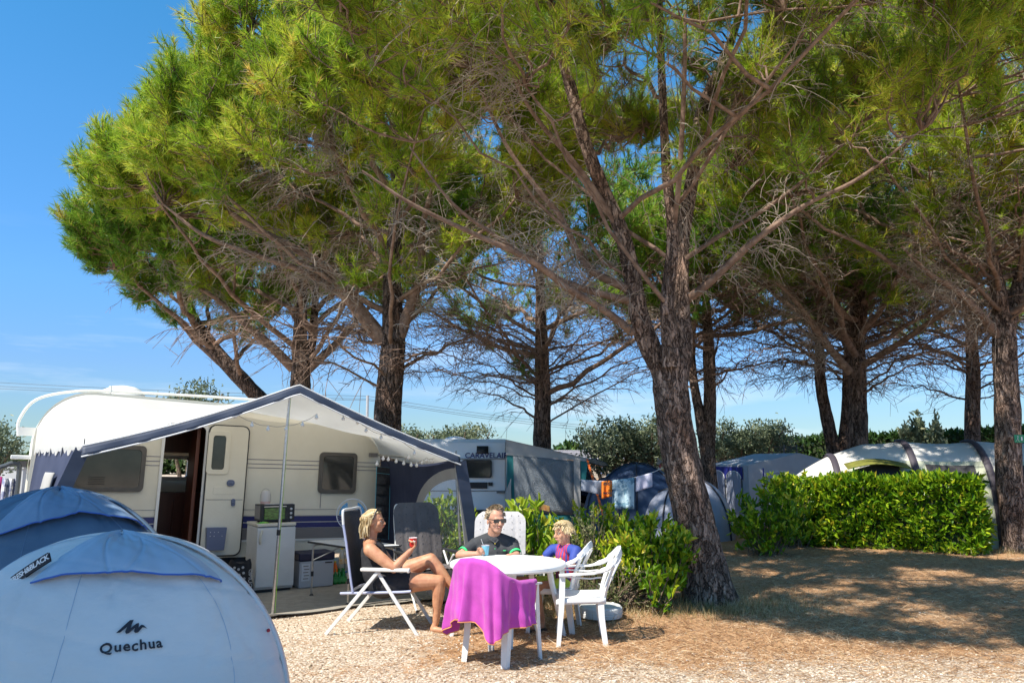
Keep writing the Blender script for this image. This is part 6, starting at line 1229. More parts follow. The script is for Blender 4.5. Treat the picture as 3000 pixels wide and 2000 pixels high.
p = wl(1018, 1720, -.45); o = thing('crate', 'low white crate with blue edge beneath the bottles', 'crate', tuple(L2W(p.x, .36))[:2] + (.03,), CRV_RZ); mb = MB(); mb.box((0, 0, .01), (.42, .26, .02)); mb.box((0, -.125, .07), (.42, .012, .14)); mb.box((0, .125, .07), (.42, .012, .14)); mb.box((-.205, 0, .07), (.012, .24, .14)); mb.box((.205, 0, .07), (.012, .24, .14)); mb.box((0, -.133, .128), (.42, .004, .02), m=1); mb.build('crate_body', [FW, pm('blue_edge', (.05, .2, .5), rough=.5)], o)
p = wl(1060, 1690, -.6); o = thing('carton', 'red and white cardboard carton behind the camping table leg', 'carton', tuple(L2W(p.x, .6))[:2] + (.03,), CRV_RZ + .3); mb = MB(); mb.box((0, 0, .10), (.22, .14, .20)); mb.box((0, -.073, .06), (.20, .004, .06), m=1); mb.build('box', [pm('carton_white', (.6, .58, .56), (.5, .1, .08), scale=9, rough=.7), RED], o, bevel=.003)
# camping table
ct = thing('camping_table', 'grey folding camping table with telescopic legs under the awning', 'table', (-1.95, 9.70, 0))
CA, CB, CC, CD = (Vector(q) for q in ((-1.92, 9.33, .04), (-2.50, 9.94, .04), (-1.99, 10.1, .04), (-1.41, 9.49, .04)))
off = Vector((-1.95, 9.70, 0)); up = Vector((0, 0, .655)); ex = lambda p: ((p - off) * 1.12)
tp_ = [ex(q) for q in (CA, CD, CC, CB)]; mb = MB(); mb.add([(q.x, q.y, .665) for q in tp_] + [(q.x, q.y, .69) for q in tp_], [(3, 2, 1, 0), (4, 5, 6, 7)] + [(i, (i + 1) % 4, 4 + (i + 1) % 4, 4 + i) for i in range(4)]); mb.build('tabletop', [pm('table_laminate', (.66, .66, .65), (.6, .6, .6), scale=20, rough=.35)], ct, bevel=.008)
mb = MB(); mb.tube([(q.x * 1.01, q.y * 1.01, .672) for q in tp_], .013, 6, closed=True); mb.build('edge_trim', BLACKP, ct)
for q in (CA, CB, CC, CD):
    q = q - off; mb = MB(); mb.tube(smooth_path([(q.x, q.y, .03), (q.x, q.y, .58), (q.x * .96, q.y * .96, .635), (q.x * .75, q.y * .75, .655)], 5), .012, 8); mb.tube([(q.x, q.y, .26), (q.x, q.y, .32)], .018, 8, m=1); mb.lathe([(.03, .03), (.012, .05)], (q.x, q.y, 0), 10, m=1); mb.build('leg', [ALU, BLACKP], ct)
mb = MB(); a, b = CB - off, CC - off; mb.tube([(a.x, a.y, .45), (b.x * .4 + a.x * .2, b.y * .4 + a.y * .2, .65)], .008, 6); mb.build('strut', ALU, ct)
# fan
fn = thing('fan', 'white desk fan with blue blades standing on the camping table', 'fan', (-2.03, 9.93, .69), R(20)); FB = pm('fan_blue', (.05, .28, .50), rough=.35); WB = pm('fan_white', (.62, .64, .66), rough=.4)
fc = Vector((0, -.05, .33)); mb = MB(); mb.lathe([(.11, 0), (.10, .02), (.03, .03)], n=24); mb.box((0, 0, .12), (.055, .05, .22)); mb.build('stand', WB, fn, bevel=.01); mb = MB()
V, Fc = text_geo('B', .07, .002); mb.add([(x, -.027, .10 + y) for x, y in V], Fc); mb.box((0, -.026, .05), (.02, .004, .03)); mb.build('switch', FB, fn, smooth=False)
MX = Matrix.Rotation(R(90), 3, 'X'); mb = MB(); mb.lathe([(.05, -.06), (.05, .05), (.02, .07)], fc + Vector((0, .06, 0)), 18, M=MX); mb.build('motor', FB, fn)
for k in range(3):
    a0 = k * 2.094 + .5; mb = MB(); mb.grid(lambda u, v: fc + Vector((math.cos(a0 + (u - .5) * 1.25 * (.4 + .6 * v)) * (.03 + .13 * v), (u - .5) * .035, math.sin(a0 + (u - .5) * 1.25 * (.4 + .6 * v)) * (.03 + .13 * v))), 10, 8); mb.build('blade', FB, fn, solid=.003, angle=180)
mb = MB(); mb.tube([fc + Vector((.19 * math.cos(a), 0, .19 * math.sin(a))) for a in np.linspace(0, 2 * PI, 41)[:-1]], .006, 6, closed=True)
for k in range(44): a = k * 2 * PI / 44; mb.tube([fc + Vector((.04 * math.cos(a), -.05, .04 * math.sin(a))), fc + Vector((.13 * math.cos(a + .1), -.045, .13 * math.sin(a + .1))), fc + Vector((.19 * math.cos(a + .2), 0, .19 * math.sin(a + .2)))], .0011, 3)
for rr_ in (.04, .12): mb.tube([fc + Vector((rr_ * math.cos(a), -.048, rr_ * math.sin(a))) for a in np.linspace(0, 2 * PI, 25)[:-1]], .0015, 4, closed=True)
mb.build('guard', WB, fn)
# hanging organiser
og = thing('hanging_organiser', 'black mesh organiser with light blue piping hanging at the awning corner', 'organiser', tuple(L2W(2.15, .3, 1.7))); og.matrix_world = CM
MESHB = pm('black_mesh', (.02, .021, .024), (.045, .045, .05), scale=40, rough=.8); CY = pm('cyan_piping', (.10, .42, .55), rough=.6); yq = -.30
c_ = [wl(px, py, yq) for px, py in ((1104, 1366), (1144, 1370), (1138, 1580), (1096, 1575))]; mb = MB(); mb.add(c_, [(0, 1, 2, 3)]); mb.build('back_panel', MESHB, og, solid=.006, smooth=False)
mb = MB(); mb.tube(c_, .006, 5, closed=True); mb.tube([c_[0].lerp(c_[3], .09), c_[1].lerp(c_[2], .09)], .005, 5); mb.build('piping', CY, og)
for k in range(6):
    f0 = .13 + .14 * k; l = c_[0].lerp(c_[3], f0); r_ = c_[1].lerp(c_[2], f0); l2 = c_[0].lerp(c_[3], f0 + .115); r2 = c_[1].lerp(c_[2], f0 + .115); mb = MB(); mb.grid(lambda u, v: l.lerp(r_, u).lerp(l2.lerp(r2, u), v) + Vector((0, -.045 * math.sin(PI * u) * (.4 + .6 * math.sin(PI * v * .5 + .6)), -.012 * math.sin(PI * u) * (1 - v))), 10, 6); mb.build('pocket', MESHB, og, angle=180)
mb = MB(); mb.tube([c_[0], (c_[0] + c_[1]) / 2 + Vector((0, 0, .14)), c_[1]], .005, 5); mb.build('hanger', BLACKP, og)
# power cord on the mat
cd = thing('cable', 'thin black cable lying along the front edge of the groundsheet', 'cable', (0, 0, 0)); mb = MB(); P = [gd(790, 1800, .04), gd(880, 1796, .04), gd(960, 1788, .04), gd(1015, 1778, .04), gd(1080, 1768, .04), gd(1160, 1757, .04)]; mb.tube(smooth_path(P, 6), .007, 5); mb.build('cord', BLACKP, cd)
# ================================================================ people
SKW = pm('skin_tanned', (.46, .20, .11), (.58, .30, .17), scale=14, rough=.5, spec=.35); SKM = pm('skin_ruddy', (.52, .26, .17), (.58, .31, .21), scale=9, rough=.5, spec=.35); SKB = pm('skin_boy', (.48, .24, .14), (.54, .28, .17), scale=9, rough=.5, spec=.35)
for m_ in (SKW, SKM, SKB): m_.node_tree.nodes['Principled BSDF'].inputs['Subsurface Weight'].default_value = .08; m_.node_tree.nodes['Principled BSDF'].inputs['Subsurface Radius'].default_value = (.02, .008, .004)
def capsule(mb, p0, r0, p1, r1, n=14):
    p0 = Vector(p0); p1 = Vector(p1); mb.ball(p0, r0, n); mb.ball(p1, r1, n); d = (p1 - p0)
    if d.length > 1e-4: mb.tube([p0, p1], [r0, r1], n, cap=True)
def blob(name, mat, caps, balls, root, vox=.0075, it=5):
    mb = MB()
    for c in caps:
        for a, b in zip(c[:-1], c[1:]): capsule(mb, a[0], a[1], b[0], b[1])
    for c, r_, s_, M_ in balls: mb.ball(c, r_, 16, sc_=s_, M=M_)
    o = mb.build(name, mat, root, world=True, angle=180)
    d = o.modifiers.new('r', 'REMESH'); d.mode = 'VOXEL'; d.voxel_size = vox; d.use_smooth_shade = True
    d = o.modifiers.new('s', 'SMOOTH'); d.iterations = it; d.factor = .5; return o
def frame(fwd, up=(0, 0, 1)):
    f = Vector(fwd).normalized(); r_ = f.cross(Vector(up)).normalized(); u = r_.cross(f); return Matrix((r_, f, u)).transposed()
def head_parts(c, fwd, s=1.0, roll=0.0, jaw=1.0):
    """returns blobs for the head (added to the body) ; local x right, y forward, z up"""
    M = frame(fwd) @ Matrix.Rotation(roll, 3, 'Y'); L = lambda x, y, z: Vector(c) + M @ Vector((x, y, z)) * s
    B = [(L(0, -.012, .030), .092 * s, (.82, 1.0, .98), M), (L(0, .018, -.030), .070 * s, (.86, .95, 1.15), M), (L(0, .050, -.082), .030 * s * jaw, (1.25, .9, .8), M), (L(0, .080, -.052), .020 * s, (1.2, .6, .7), M),
         (L(-.034, .058, -.02), .026 * s, (1, .8, 1), M), (L(.034, .058, -.02), .026 * s, (1, .8, 1), M), (L(0, .072, .022), .034 * s, (1.5, .5, .45), M),
         (L(.076, -.008, -.012), .026 * s, (.35, .7, 1.15), M), (L(-.076, -.008, -.012), .026 * s, (.35, .7, 1.15), M)]
    C = [[(L(0, .080, .012), .010 * s), (L(0, .103, -.022), .0155 * s)], [(L(-.014, .092, -.026), .009 * s), (L(.014, .092, -.026), .009 * s)]]
    return M, L, C, B
SCLERA = pm('eye_white', (.40, .30, .24), rough=.5)
def face_bits(root, L, M, s, lip=(.40, .12, .10), eyes=True, brow=(.25, .15, .08)):
    mb = MB()
    mb.tube([L(-.024, .086, -.050), L(-.010, .097, -.047), L(0, .099, -.049), L(.010, .097, -.047), L(.024, .086, -.050)], [.002 * s, .005 * s, .005 * s, .005 * s, .002 * s], 6); mb.build('mouth', pm('lips', lip, rough=.5), root, world=True)
    if eyes:
        for sx in (-1, 1):
            mb = MB(); mb.ball(L(sx * .032, .072, .006), .0125 * s, 10); mb.ball(L(sx * .032, .0835, .006), .0048 * s, 8, m=1); mb.build('eye', [SCLERA, INK], root, world=True)
            mb = MB(); mb.tube([L(sx * .016, .088, .024), L(sx * .032, .085, .030), L(sx * .050, .070, .024)], .0035 * s, 5); mb.build('eyebrow', pm('brow', brow, rough=.9), root, world=True)
def hand(C, B, W_, knk, n_, side, curl, s=1.0, spread=1.0):
    """W_ wrist, knk knuckle centre, n_ palm normal (fingers curl towards it), side: thumb on +/- lateral"""
    W_ = Vector(W_); knk = Vector(knk); d = (knk - W_).normalized(); n_ = Vector(n_); n_ = (n_ - d * n_.dot(d)).normalized(); l = d.cross(n_) * side
    for i in range(4):
        b = knk + l * (.030 - .020 * i) * s * spread; C.append([(W_ + l * (.012 - .008 * i) * s, .017 * s), (b, .0115 * s)])
        ln = [.040, .045, .042, .033][i] * s; p = b; a = curl[0]; ch = [(p, .0105 * s)]
        for k, f in enumerate((1, .75, .6)):
            dr = d * math.cos(a) + n_ * math.sin(a); p = p + dr * ln * f; ch.append((p, (.0095 - .001 * k) * s)); a += curl[1]
        C.append(ch)
    t0 = W_ + d * .03 * s + l * .018 * s; t1 = t0 + (d * .55 + l * .55 + n_ * .5).normalized() * .045 * s; t2 = t1 + (d * .75 + l * .1 + n_ * .65).normalized() * .035 * s
    C.append([(t0, .014 * s), (t1, .012 * s), (t2, .010 * s)])
def hair_strands(name, mat, root, strands, n=5, rad=.006):
    P = np.array(strands, float); V, Fc = tubes(P, np.tile(np.linspace(1, .45, P.shape[1]), (len(P), 1)) * rad, n); return big(name, V, Fc, mat, root, smooth=True, attr=np.repeat(RNG.random(len(P)), len(Fc) // len(P)))
BLOND = leafmat('blond_hair', [(.30, .19, .08), (.52, .38, .18), (.70, .55, .32), (.80, .68, .45)], trans=.0, rough=.4, scale=10, amt=.2); SANDY = leafmat('sandy_hair', [(.20, .14, .08), (.34, .25, .16), (.48, .37, .24), (.58, .48, .35)], trans=0, rough=.45, scale=10, amt=.2)
BLACKC = pm('black_knit', (.018, .018, .022), (.03, .03, .035), scale=20, rough=.85, bump=.3, bscale=30); POLO = pm('charcoal_polo', (.035, .037, .042), (.05, .052, .058), scale=12, rough=.85, bump=.3, bscale=25); GREENT = pm('green_trim', (.05, .75, .22), rough=.7)
RNG = np.random.default_rng(5)
# ---------------------------------------------------------------- woman
wo_ = thing('person', 'woman in black top sitting sideways with crossed legs, raising a red cup', 'person', (-1.30, 8.1, 0))
Yw = 8.08; J = lambda px, py, Y=Yw: at(px, py, Y)
hc = J(1098, 1527, 8.06); C = []; B = []
M, L, c_, b_ = head_parts(hc, (.97, -.16, .02), 1.02); C += c_; B += b_
nk = J(1084, 1590, 8.08); chest = J(1094, 1625, 8.08); waist = J(1100, 1672, 8.08); hip = J(1122, 1706, 8.08)
shN = J(1084, 1610, 7.88); shF = J(1108, 1606, 8.26); elN = J(1154, 1664, 7.80); wrN = J(1203, 1612, 7.88); elF = J(1150, 1655, 8.30); wrF = J(1180, 1664, 8.12)
C += [[(L(0, -.02, -.05), .056), (nk, .062)], [(nk, .072), (shN, .064)], [(nk, .072), (shF, .064)], [(chest, .128), (waist, .138), (hip, .152)], [(shN, .068), (shN.lerp(elN, .5), .060), (elN, .046)], [(elN, .045), (elN.lerp(wrN, .35), .043), (wrN, .026)], [(shF, .060), (elF, .042), (wrF, .026)]]
hN = J(1132, 1706, 7.97); kN = J(1287, 1703, 7.96); aN = J(1277, 1822, 7.98); hF = J(1134, 1694, 8.18); kF = J(1262, 1638, 8.10); aF = J(1332, 1728, 8.06)
C += [[(hN, .118), (hN.lerp(kN, .5), .098), (kN, .066)], [(kN, .066), (kN.lerp(aN, .28), .064), (kN.lerp(aN, .7), .043), (aN, .034)], [(hF, .118), (hF.lerp(kF, .5), .095), (kF, .065)], [(kF, .064), (kF.lerp(aF, .35), .064), (aF, .036)]]
heel = J(1268, 1842, 7.97); toe = J(1313, 1849, 7.90); C += [[(aN, .030), (heel, .030), (heel.lerp(toe, .5), .028), (toe, .022)]]
for i in range(5): C.append([(toe + Vector((-.01, -.03 + .016 * i, 0)), .011), (toe + Vector((.028 - .005 * abs(i - 1), -.034 + .017 * i, -.004)), .0085)])
ft = J(1352, 1752, 8.02); C += [[(aF, .032), (aF.lerp(ft, .5), .028), (ft, .020)]]
cupc = J(1210, 1588, 7.88); hand(C, B, wrN, J(1216, 1596, 7.88), (-.4, -.15, .6), -1, (.9, .9)); hand(C, B, wrF, wrF + Vector((.075, -.03, -.01)), (0, 0, -1), 1, (.5, .5))
blob('body', SKW, C, B, wo_, .0065, 4)
CT = [[(chest + Vector((0, 0, .015)), .136), (waist, .147), (hip, .160)], [(hip, .152), (hN, .130), (hN.lerp(kN, .36), .116)], [(hip, .152), (hF, .130), (hF.lerp(kF, .34), .114)]]
BT = [(chest + Vector((.045, -.05, .01)), .085, (1, 1, 1), None), (chest + Vector((.045, .06, .01)), .085, (1, 1, 1), None)]
blob('top_and_shorts', BLACKC, CT, BT, wo_, .009, 8)
mb = MB()
for sh_, sy in ((shN, 1), (shF, -1)): mb.tube(smooth_path([chest + Vector((.09, -.06 * sy, .07)), sh_ + Vector((.05, .055 * sy, .045)), sh_ + Vector((-.01, .05 * sy, .062)), chest + Vector((-.10, -.05 * sy, .06))], 5), .008, 6, flat=.5)
mb.build('straps', BLACKC, wo_, world=True)
mb = MB(); f_ = (toe - heel).normalized(); mb.beam(heel + Vector((-.02, 0, -.034)), toe + Vector((.035, 0, -.026)), .085, .014); mb.tube([toe + Vector((-.06, -.04, 0)), toe + Vector((-.03, -.02, .028)), toe + Vector((.0, -.01, .006)), toe + Vector((-.03, .02, .028)), toe + Vector((-.06, .04, 0))], .006, 6); mb.build('sandal', BLACKP, wo_, world=True, bevel=.004)
face_bits(wo_, L, M, 1.02)
S = []; 
for i in range(800):
    a = RNG.uniform(-PI, PI); e = RNG.uniform(.15, 1.45); n0 = Vector((math.cos(a) * math.cos(e), math.sin(a) * math.cos(e), math.sin(e)))
    if n0.y > .45 and n0.z < .62: continue
    x, y, z = n0.x * .082, n0.y * .096 - .012, n0.z * .095 + .028; bk_ = -abs(RNG.normal()) * .03; sd = 1 if x > 0 else -1
    ln = RNG.uniform(.13, .20) * (1 if n0.y < .2 else .8); w1 = RNG.normal() * .012; w2 = RNG.normal() * .014
    zt_ = min(z, .06); k_ = max(0, n0.z)
    S.append([L(x, y, z), L(x * 1.06 + sd * (.006 + .03 * k_), y - .012 - .03 * k_ + bk_ * .3, z - .012 - .03 * k_), L(sd * (.078 + abs(w1)) if abs(x) > .03 else x * 1.2, max(-.112, (y if k_ < .6 else y - .03) - .025 + bk_ * .4), zt_ - ln * .35), L((sd * .080 if abs(x) > .03 else x * 1.2) + w2, max(-.118, min(y, .0) - .030 + bk_ * .5), zt_ - ln * .75), L((sd * .066 if abs(x) > .03 else x) + w2 * 1.6, max(-.11, min(y, 0.0) - .028 + bk_ * .6) + w1 * .6, zt_ - ln * 1.08)])
CAPB = pm('hair_base', (.42, .30, .15), (.55, .42, .24), scale=60, rough=.6, bump=.6, bscale=120); CAPS = pm('hair_base_sandy', (.28, .20, .13), (.38, .29, .19), scale=60, rough=.6, bump=.6, bscale=120)
def cap(root, L, M, s, mat):
    mb = MB(); mb.ball(L(0, -.026, .040), .0905 * s, 24, sc_=(.88, .98, .98), M=M); mb.build('scalp_hair', mat, root, world=True, angle=180)
cap(wo_, L, M, 1.02, CAPB)
hair_strands('hair', BLOND, wo_, [[tuple(p) for p in s_] for s_ in S], 4, .0062)
mb = MB(); mb.tube([L(.085 * math.cos(a), .012 + .02 * math.sin(a), .022 + .098 * math.sin(a)) for a in np.linspace(0, PI, 15)], .0055, 6)
for sx in (-1, 1): mb.ball(L(sx * .032, .045, .118), .024, 10, sc_=(1, .35, .7), M=M)
mb.build('sunglasses', BLACKP, wo_, world=True)
rc = thing('cup', 'red cup with white pattern raised in the hand of the woman', 'cup', tuple(cupc)); MR = pm('red_enamel', (.62, .03, .02), rough=.3)
mb = MB(); mb.lathe([(.030, -.042), (.034, -.03), (.039, .045), (.036, .045), (.031, -.03), (.001, -.036)], n=28, cap=False); mb.build('cup_body', MR, rc); mb = MB(); mb.tube([Vector((.0395 * math.cos(a), .0395 * math.sin(a), .046)) for a in np.linspace(0, 2 * PI, 25)[:-1]], .003, 6, closed=True)
for k in range(3): mb.ball((.012 * (k - 1) + .01, -.037, .012 + .006 * (k % 2)), .006, 8, sc_=(1, .3, 1))
mb.build('rim_and_pattern', WPL, rc)
# ---------------------------------------------------------------- man
ma_ = thing('person', 'man in black polo shirt and sunglasses holding a blue cup behind the table', 'person', (-.19, 8.65, 0))
J = lambda px, py, Y=8.6: at(px, py, Y)
hc = J(1453, 1523, 8.52); C = []; B = []; M, L, c_, b_ = head_parts(hc, (.42, -.90, -.10), 1.18, 0, 1.1); C += c_; B += b_
nk = J(1447, 1572, 8.60); chest = J(1446, 1620, 8.64); belly = J(1446, 1668, 8.60); hip = J(1446, 1712, 8.74)
sL = J(1393, 1596, 8.64); sR = J(1500, 1595, 8.62); eL = J(1346, 1626, 8.46); wL = J(1398, 1622, 8.33); eR = J(1513, 1628, 8.46); wR = J(1488, 1630, 8.33)
C += [[(L(0, -.02, -.06), .068), (nk, .074)], [(nk, .06), (sL, .055)], [(nk, .06), (sR, .055)], [(chest, .14), (belly, .15), (hip, .15)], [(sL, .062), (eL, .045)], [(eL, .046), (eL.lerp(wL, .35), .044), (wL, .028)], [(sR, .062), (eR, .045)], [(eR, .046), (wR, .030)]]
for sx, kx in ((-1, -.32), (1, -.02)):
    h0 = hip + Vector((.09 * sx, 0, 0)); k0 = Vector((kx, 8.22, .50)); a0 = Vector((kx - .02, 8.38, .09)); C += [[(h0, .10), (k0, .065)], [(k0, .062), (k0.lerp(a0, .3), .058), (a0, .034)], [(a0, .034), (a0 + Vector((0, -.02, -.045)), .03), (a0 + Vector((0, -.16, -.065)), .024)]]
cup2 = J(1422, 1628, 8.30); cup2.z = max(cup2.z, .756); hand(C, B, wL, wL + (cup2 - wL).normalized() * .055 + Vector((0, 0, .012)), (.25, -1, 0), -1, (.7, .9)); hand(C, B, wR, wR + Vector((-.075, -.05, -.012)), (0, 0, -1), 1, (.25, .3))
blob('body', SKM, C, B, ma_, .0068, 4)
SC = [[(nk + Vector((0, .015, .005)), .080), (chest, .14)], [(nk + Vector((0, .0, -.02)), .090), (sL, .082)], [(nk + Vector((0, 0, -.02)), .090), (sR, .082)], [(chest, .162), (belly, .166), (hip, .165)], [(sL, .078), (sL.lerp(eL, .55), .070)], [(sR, .078), (sR.lerp(eR, .55), .070)]]
blob('polo_shirt', POLO, SC, [(J(1420, 1612, 8.60), .10, (1, 1, 1), None), (J(1472, 1612, 8.60), .10, (1, 1, 1), None)], ma_, .009, 8)
for s_, e_ in ((sL, eL), (sR, eR)):
    a = s_.lerp(e_, .55); d = (e_ - s_).normalized(); mb = MB(); mb.tube([a + d * .040, a + d * .062], [.066, .062], 20, cap=False); mb.build('sleeve_band', GREENT, ma_, world=True, solid=.005)
cl_ = MB(); cl_.tube(smooth_path([nk + Vector((.02, -.10, -.055)), nk + Vector((-.065, -.055, -.005)), nk + Vector((-.075, .02, .025)), nk + Vector((0, .075, .035)), nk + Vector((.075, .02, .025)), nk + Vector((.065, -.055, -.005)), nk + Vector((.02, -.10, -.055))], 5), .014, 6, flat=.6); cl_.build('collar', POLO, ma_, world=True)
mb = MB(); mb.ball(nk + Vector((.015, -.112, -.06)), .006, 8); mb.ball(nk + Vector((.015, -.135, -.11)), .005, 8, m=1); mb.box(J(1478, 1611, 8.47) + Vector((0, -.02, 0)), (.03, .004, .006), m=1); mb.build('buttons', [CAPY, GREENT], ma_, world=True)
blob('shorts', pm('dark_shorts', (.03, .03, .04), rough=.9), [[(hip, .158), (hip + Vector((-.09, -.15, -.03)), .11), (Vector((-.30, 8.36, .51)), .085)], [(hip, .158), (hip + Vector((.09, -.15, -.03)), .11), (Vector((-.04, 8.36, .51)), .085)]], [], ma_, .01, 5)
face_bits(ma_, L, M, 1.18, (.45, .18, .15), eyes=False)
mb = MB()
for sx in (-1, 1): mb.prism(rrect(sx * .034 - .028, -.010, sx * .034 + .028, .026, .012), 'y', .086, .096); mb.tube([Vector((sx * .062, .088, .018)), Vector((sx * .080, .04, .016)), Vector((sx * .082, -.02, .008))], .0035, 6)
mb.box((0, .094, .018), (.02, .006, .008)); mb.v = [tuple(L(*p)) for p in mb.v]; mb.build('sunglasses', pm('sunglass_black', (.01, .01, .012), rough=.12, spec=.8), ma_, world=True)
S = []
for i in range(900):
    a = RNG.uniform(-PI, PI); e = RNG.uniform(-.15, 1.5); n0 = Vector((math.cos(a) * math.cos(e), math.sin(a) * math.cos(e), math.sin(e)))
    if n0.y > .30 and n0.z < .80: continue
    if n0.z < .05 and n0.y > -.1: continue
    x, y, z = n0.x * .077, n0.y * .093 - .012, n0.z * .092 + .028; g_ = .015 + .009 * RNG.random(); t_ = Vector((RNG.normal() * .4, .5 if n0.z > .6 else -.6, .5 if n0.z > .5 else -.7)) * g_ * .6
    S.append([L(x, y, z), L(x + n0.x * g_ * .6 + t_.x * .5, y + n0.y * g_ * .4 + t_.y * .5, z + n0.z * g_ * .6 + t_.z * .5), L(x + n0.x * g_ + t_.x * 1.3, y + n0.y * g_ * .6 + t_.y * 1.6, z + n0.z * g_ * .7 + t_.z * 1.4)])
cap(ma_, L, M, 1.18, CAPS)
hair_strands('hair', SANDY, ma_, [[tuple(p) for p in s_] for s_ in S], 4, .0055)
for kx in (-.32, -.02): mb = MB(); mb.beam((kx - .02, 8.40, .012), (kx - .02, 8.16, .012), .09, .018); mb.tube([(kx - .065, 8.26, .02), (kx - .02, 8.25, .07), (kx + .025, 8.26, .02)], .009, 6); mb.tube([(kx - .065, 8.32, .02), (kx - .02, 8.33, .08), (kx + .025, 8.32, .02)], .009, 6); mb.build('sandal', pm('brown_sandal', (.08, .05, .04), rough=.7), ma_, world=True)
bc = thing('cup', 'light blue cup with a white spoon held by the man over the table', 'cup', tuple(cup2)); MBl = pm('blue_enamel', (.16, .46, .60), rough=.3)
mb = MB(); mb.lathe([(.028, -.050), (.032, -.045), (.042, .050), (.039, .050), (.029, -.040), (.001, -.044)], n=28, cap=False); mb.build('cup_body', MBl, bc); mb = MB(); mb.tube([Vector((.041 * math.cos(a), .041 * math.sin(a), .051)) for a in np.linspace(0, 2 * PI, 25)[:-1]], .0025, 6, closed=True); mb.build('rim', pm('pink_rim', (.7, .5, .5), rough=.4), bc); mb = MB(); mb.tube([(.01, 0, -.03), (-.045, -.01, .115)], [.004, .006], 6, flat=.5); mb.build('spoon', WPL, bc)
# ---------------------------------------------------------------- boy
bo = thing('person', 'blond boy in a blue and red striped football shirt sitting at the table', 'person', (.52, 8.25, 0))
J = lambda px, py, Y=8.22: at(px, py, Y)
hc = J(1651, 1561, 8.20); C = []; B = []; M, L, c_, b_ = head_parts(hc, (-.90, -.43, -.08), 1.02, 0, .9); C += c_; B += b_
nk = J(1657, 1597, 8.22); chest = J(1657, 1630, 8.24); waist = J(1658, 1680, 8.24); hip = J(1658, 1712, 8.24)
sN = J(1688, 1613, 8.06); sF = J(1620, 1609, 8.34); eN = J(1676, 1652, 8.0); wN = J(1642, 1655, 7.97); eF = J(1592, 1634, 8.34); wF = J(1545, 1637, 8.24)
C += [[(L(0, -.02, -.05), .045), (nk, .048)], [(nk, .040), (sN, .036)], [(nk, .040), (sF, .036)], [(chest, .088), (waist, .085), (hip, .095)], [(sN, .042), (eN, .030)], [(eN, .030), (wN, .021)], [(sF, .042), (eF, .030)], [(eF, .030), (wF, .021)]]
hN = J(1650, 1716, 8.14); kN = J(1568, 1718, 7.96); aN = J(1590, 1815, 8.06); hF = J(1645, 1710, 8.33); kF = J(1490, 1700, 8.28); aF = J(1535, 1812, 8.28)
C += [[(hN, .075), (kN, .047)], [(kN, .046), (kN.lerp(aN, .3), .044), (aN, .027)], [(hF, .075), (kF, .047)], [(kF, .046), (kF.lerp(aF, .3), .044), (aF, .027)]]
for a0 in (aN, aF): C += [[(a0, .027), (Vector((a0.x, a0.y, .045)), .026), (Vector((a0.x - .11, a0.y - .05, .035)), .021)]]
hand(C, B, wN, wN + Vector((-.06, .02, -.008)), (0, 0, -1), -1, (.2, .3), .85); hand(C, B, wF, wF + Vector((-.06, -.01, -.008)), (0, 0, -1), 1, (.2, .3), .85)
blob('body', SKB, C, B, bo, .0062, 4)
JER = bpy.data.materials.new('striped_jersey'); JER.use_nodes = True; t = JER.node_tree; b = t.nodes['Principled BSDF']; b.inputs['Roughness'].default_value = .7
# stripes run down the chest: a band pattern across the shoulders, limited to the front
tc = t.nodes.new('ShaderNodeTexCoord'); vm = t.nodes.new('ShaderNodeVectorMath'); vm.operation = 'DOT_PRODUCT'; vm.inputs[1].default_value = tuple((sN - sF).normalized()); sb = t.nodes.new('ShaderNodeVectorMath'); sb.operation = 'SUBTRACT'; bo_loc = Vector((.52, 8.25, 0)); sb.inputs[1].default_value = tuple(((sN + sF) / 2) - bo_loc * 0)
geo = t.nodes.new('ShaderNodeNewGeometry'); t.links.new(geo.outputs['Position'], sb.inputs[0]); t.links.new(sb.outputs[0], vm.inputs[0])
ab = t.nodes.new('ShaderNodeMath'); ab.operation = 'ABSOLUTE'; t.links.new(vm.outputs['Value'], ab.inputs[0]); le = t.nodes.new('ShaderNodeMath'); le.operation = 'LESS_THAN'; le.inputs[1].default_value = .085; t.links.new(ab.outputs[0], le.inputs[0])
si = t.nodes.new('ShaderNodeMath'); si.operation = 'SINE'; mu = t.nodes.new('ShaderNodeMath'); mu.operation = 'MULTIPLY'; mu.inputs[1].default_value = 190; t.links.new(vm.outputs['Value'], mu.inputs[0]); t.links.new(mu.outputs[0], si.inputs[0])
gt = t.nodes.new('ShaderNodeMath'); gt.operation = 'GREATER_THAN'; gt.inputs[1].default_value = -.35; t.links.new(si.outputs[0], gt.inputs[0]); m2 = t.nodes.new('ShaderNodeMath'); m2.operation = 'MULTIPLY'; t.links.new(gt.outputs[0], m2.inputs[0]); t.links.new(le.outputs[0], m2.inputs[1])
mx_ = t.nodes.new('ShaderNodeMix'); mx_.data_type = 'RGBA'; mx_.inputs[6].default_value = (.03, .06, .30, 1); mx_.inputs[7].default_value = (.45, .025, .07, 1); t.links.new(m2.outputs[0], mx_.inputs[0]); t.links.new(mx_.outputs[2], b.inputs['Base Color'])
blob('football_shirt', JER, [[(nk + Vector((0, 0, -.03)), .058), (sN, .056)], [(nk + Vector((0, 0, -.03)), .058), (sF, .056)], [(nk + Vector((0, 0, -.02)), .055), (chest, .112), (waist, .108), (hip, .112)], [(sN, .056), (sN.lerp(eN, .62), .050)], [(sF, .056), (sF.lerp(eF, .62), .050)]], [], bo, .008, 6)
mb = MB(); cen = (sN + sF) / 2; nf_ = Vector((-.86, -.5, 0)); lt = (sN - sF).normalized()
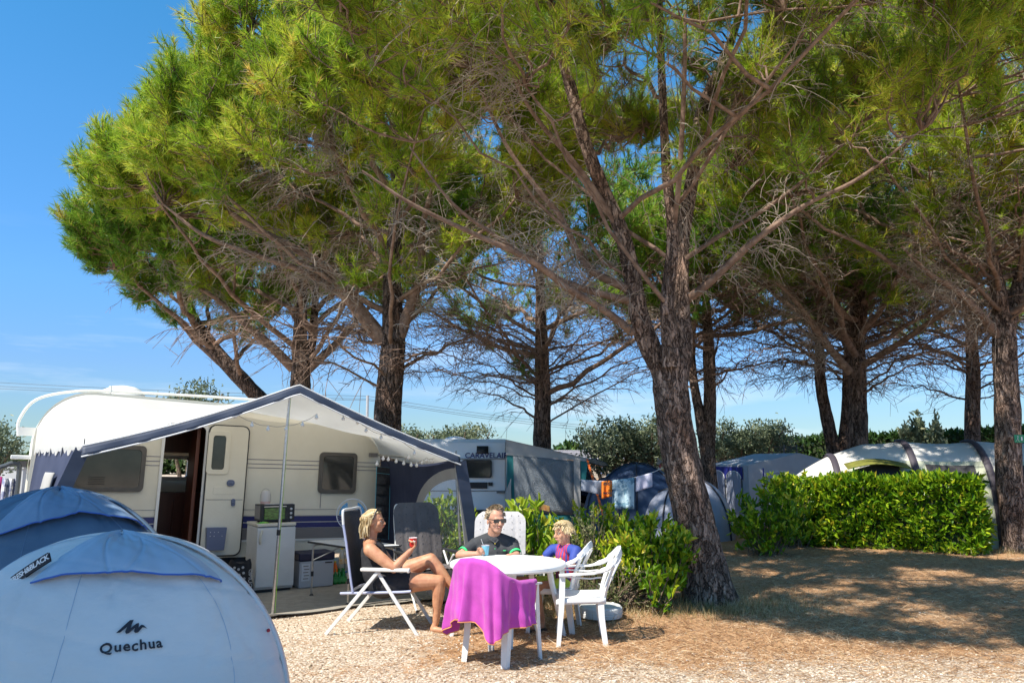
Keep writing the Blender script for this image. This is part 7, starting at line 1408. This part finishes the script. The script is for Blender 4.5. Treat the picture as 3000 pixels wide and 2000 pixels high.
for q, mi, sz in ((Vector((0, 0, -.085)) + lt * .045, 0, .016), (Vector((0, 0, -.085)) + lt * .045, 1, .009), (Vector((0, 0, -.075)) - lt * .04, 0, .011)): mb.ball(cen + q + nf_ * (.085 + .006 * mi), sz, 8, m=mi, sc_=(1, 1, 1.2))
mb.box(J(1681, 1637, 8.055), (.055, .012, .022), m=2); mb.build('emblem', [CAPY, MR, WPL], bo, world=True)
YS = pm('lime_shorts', (.55, .80, .10), rough=.8); blob('shorts', YS, [[(hip + Vector((0, 0, -.03)), .102), (hN, .085), (hN.lerp(kN, .42), .072)], [(hip, .10), (hF, .085), (hF.lerp(kF, .42), .072)]], [], bo, .008, 6)
face_bits(bo, L, M, 1.02, (.5, .2, .18), True, (.5, .38, .22))
S = []
for i in range(1100):
    a = RNG.uniform(-PI, PI); e = RNG.uniform(-.1, 1.5); n0 = Vector((math.cos(a) * math.cos(e), math.sin(a) * math.cos(e), math.sin(e)))
    if n0.y > .55 and n0.z < .55: continue
    if n0.z < .1 and n0.y > .0: continue
    x, y, z = n0.x * .077, n0.y * .092 - .012, n0.z * .092 + .028; ln = .05 + .02 * RNG.random(); dn = -.8 if n0.z < .7 else -.25; fw = .7 if n0.z > .5 else -.1
    q1 = (x + n0.x * .014, y + n0.y * .012 + fw * ln * .4, z + n0.z * .016 + dn * ln * .35); q2 = (x + n0.x * .02 + RNG.normal() * .006, y + n0.y * .018 + fw * ln * .9, z + n0.z * .014 + dn * ln * .95)
    S.append([L(x, y, z), L(*q1), L(*q2)])
cap(bo, L, M, 1.02, CAPB)
hair_strands('hair', BLOND, bo, [[tuple(p) for p in s_] for s_ in S], 4, .0055)
for a0 in (aN, aF): mb = MB(); mb.beam((a0.x + .03, a0.y + .01, .014), (a0.x - .15, a0.y - .07, .014), .08, .022); mb.tube([(a0.x - .06, a0.y - .08, .02), (a0.x - .075, a0.y - .035, .075), (a0.x - .09, a0.y + .015, .02)], .018, 8, m=1, flat=.5); mb.build('slide_sandal', [BLACKP, WPL], bo, world=True)
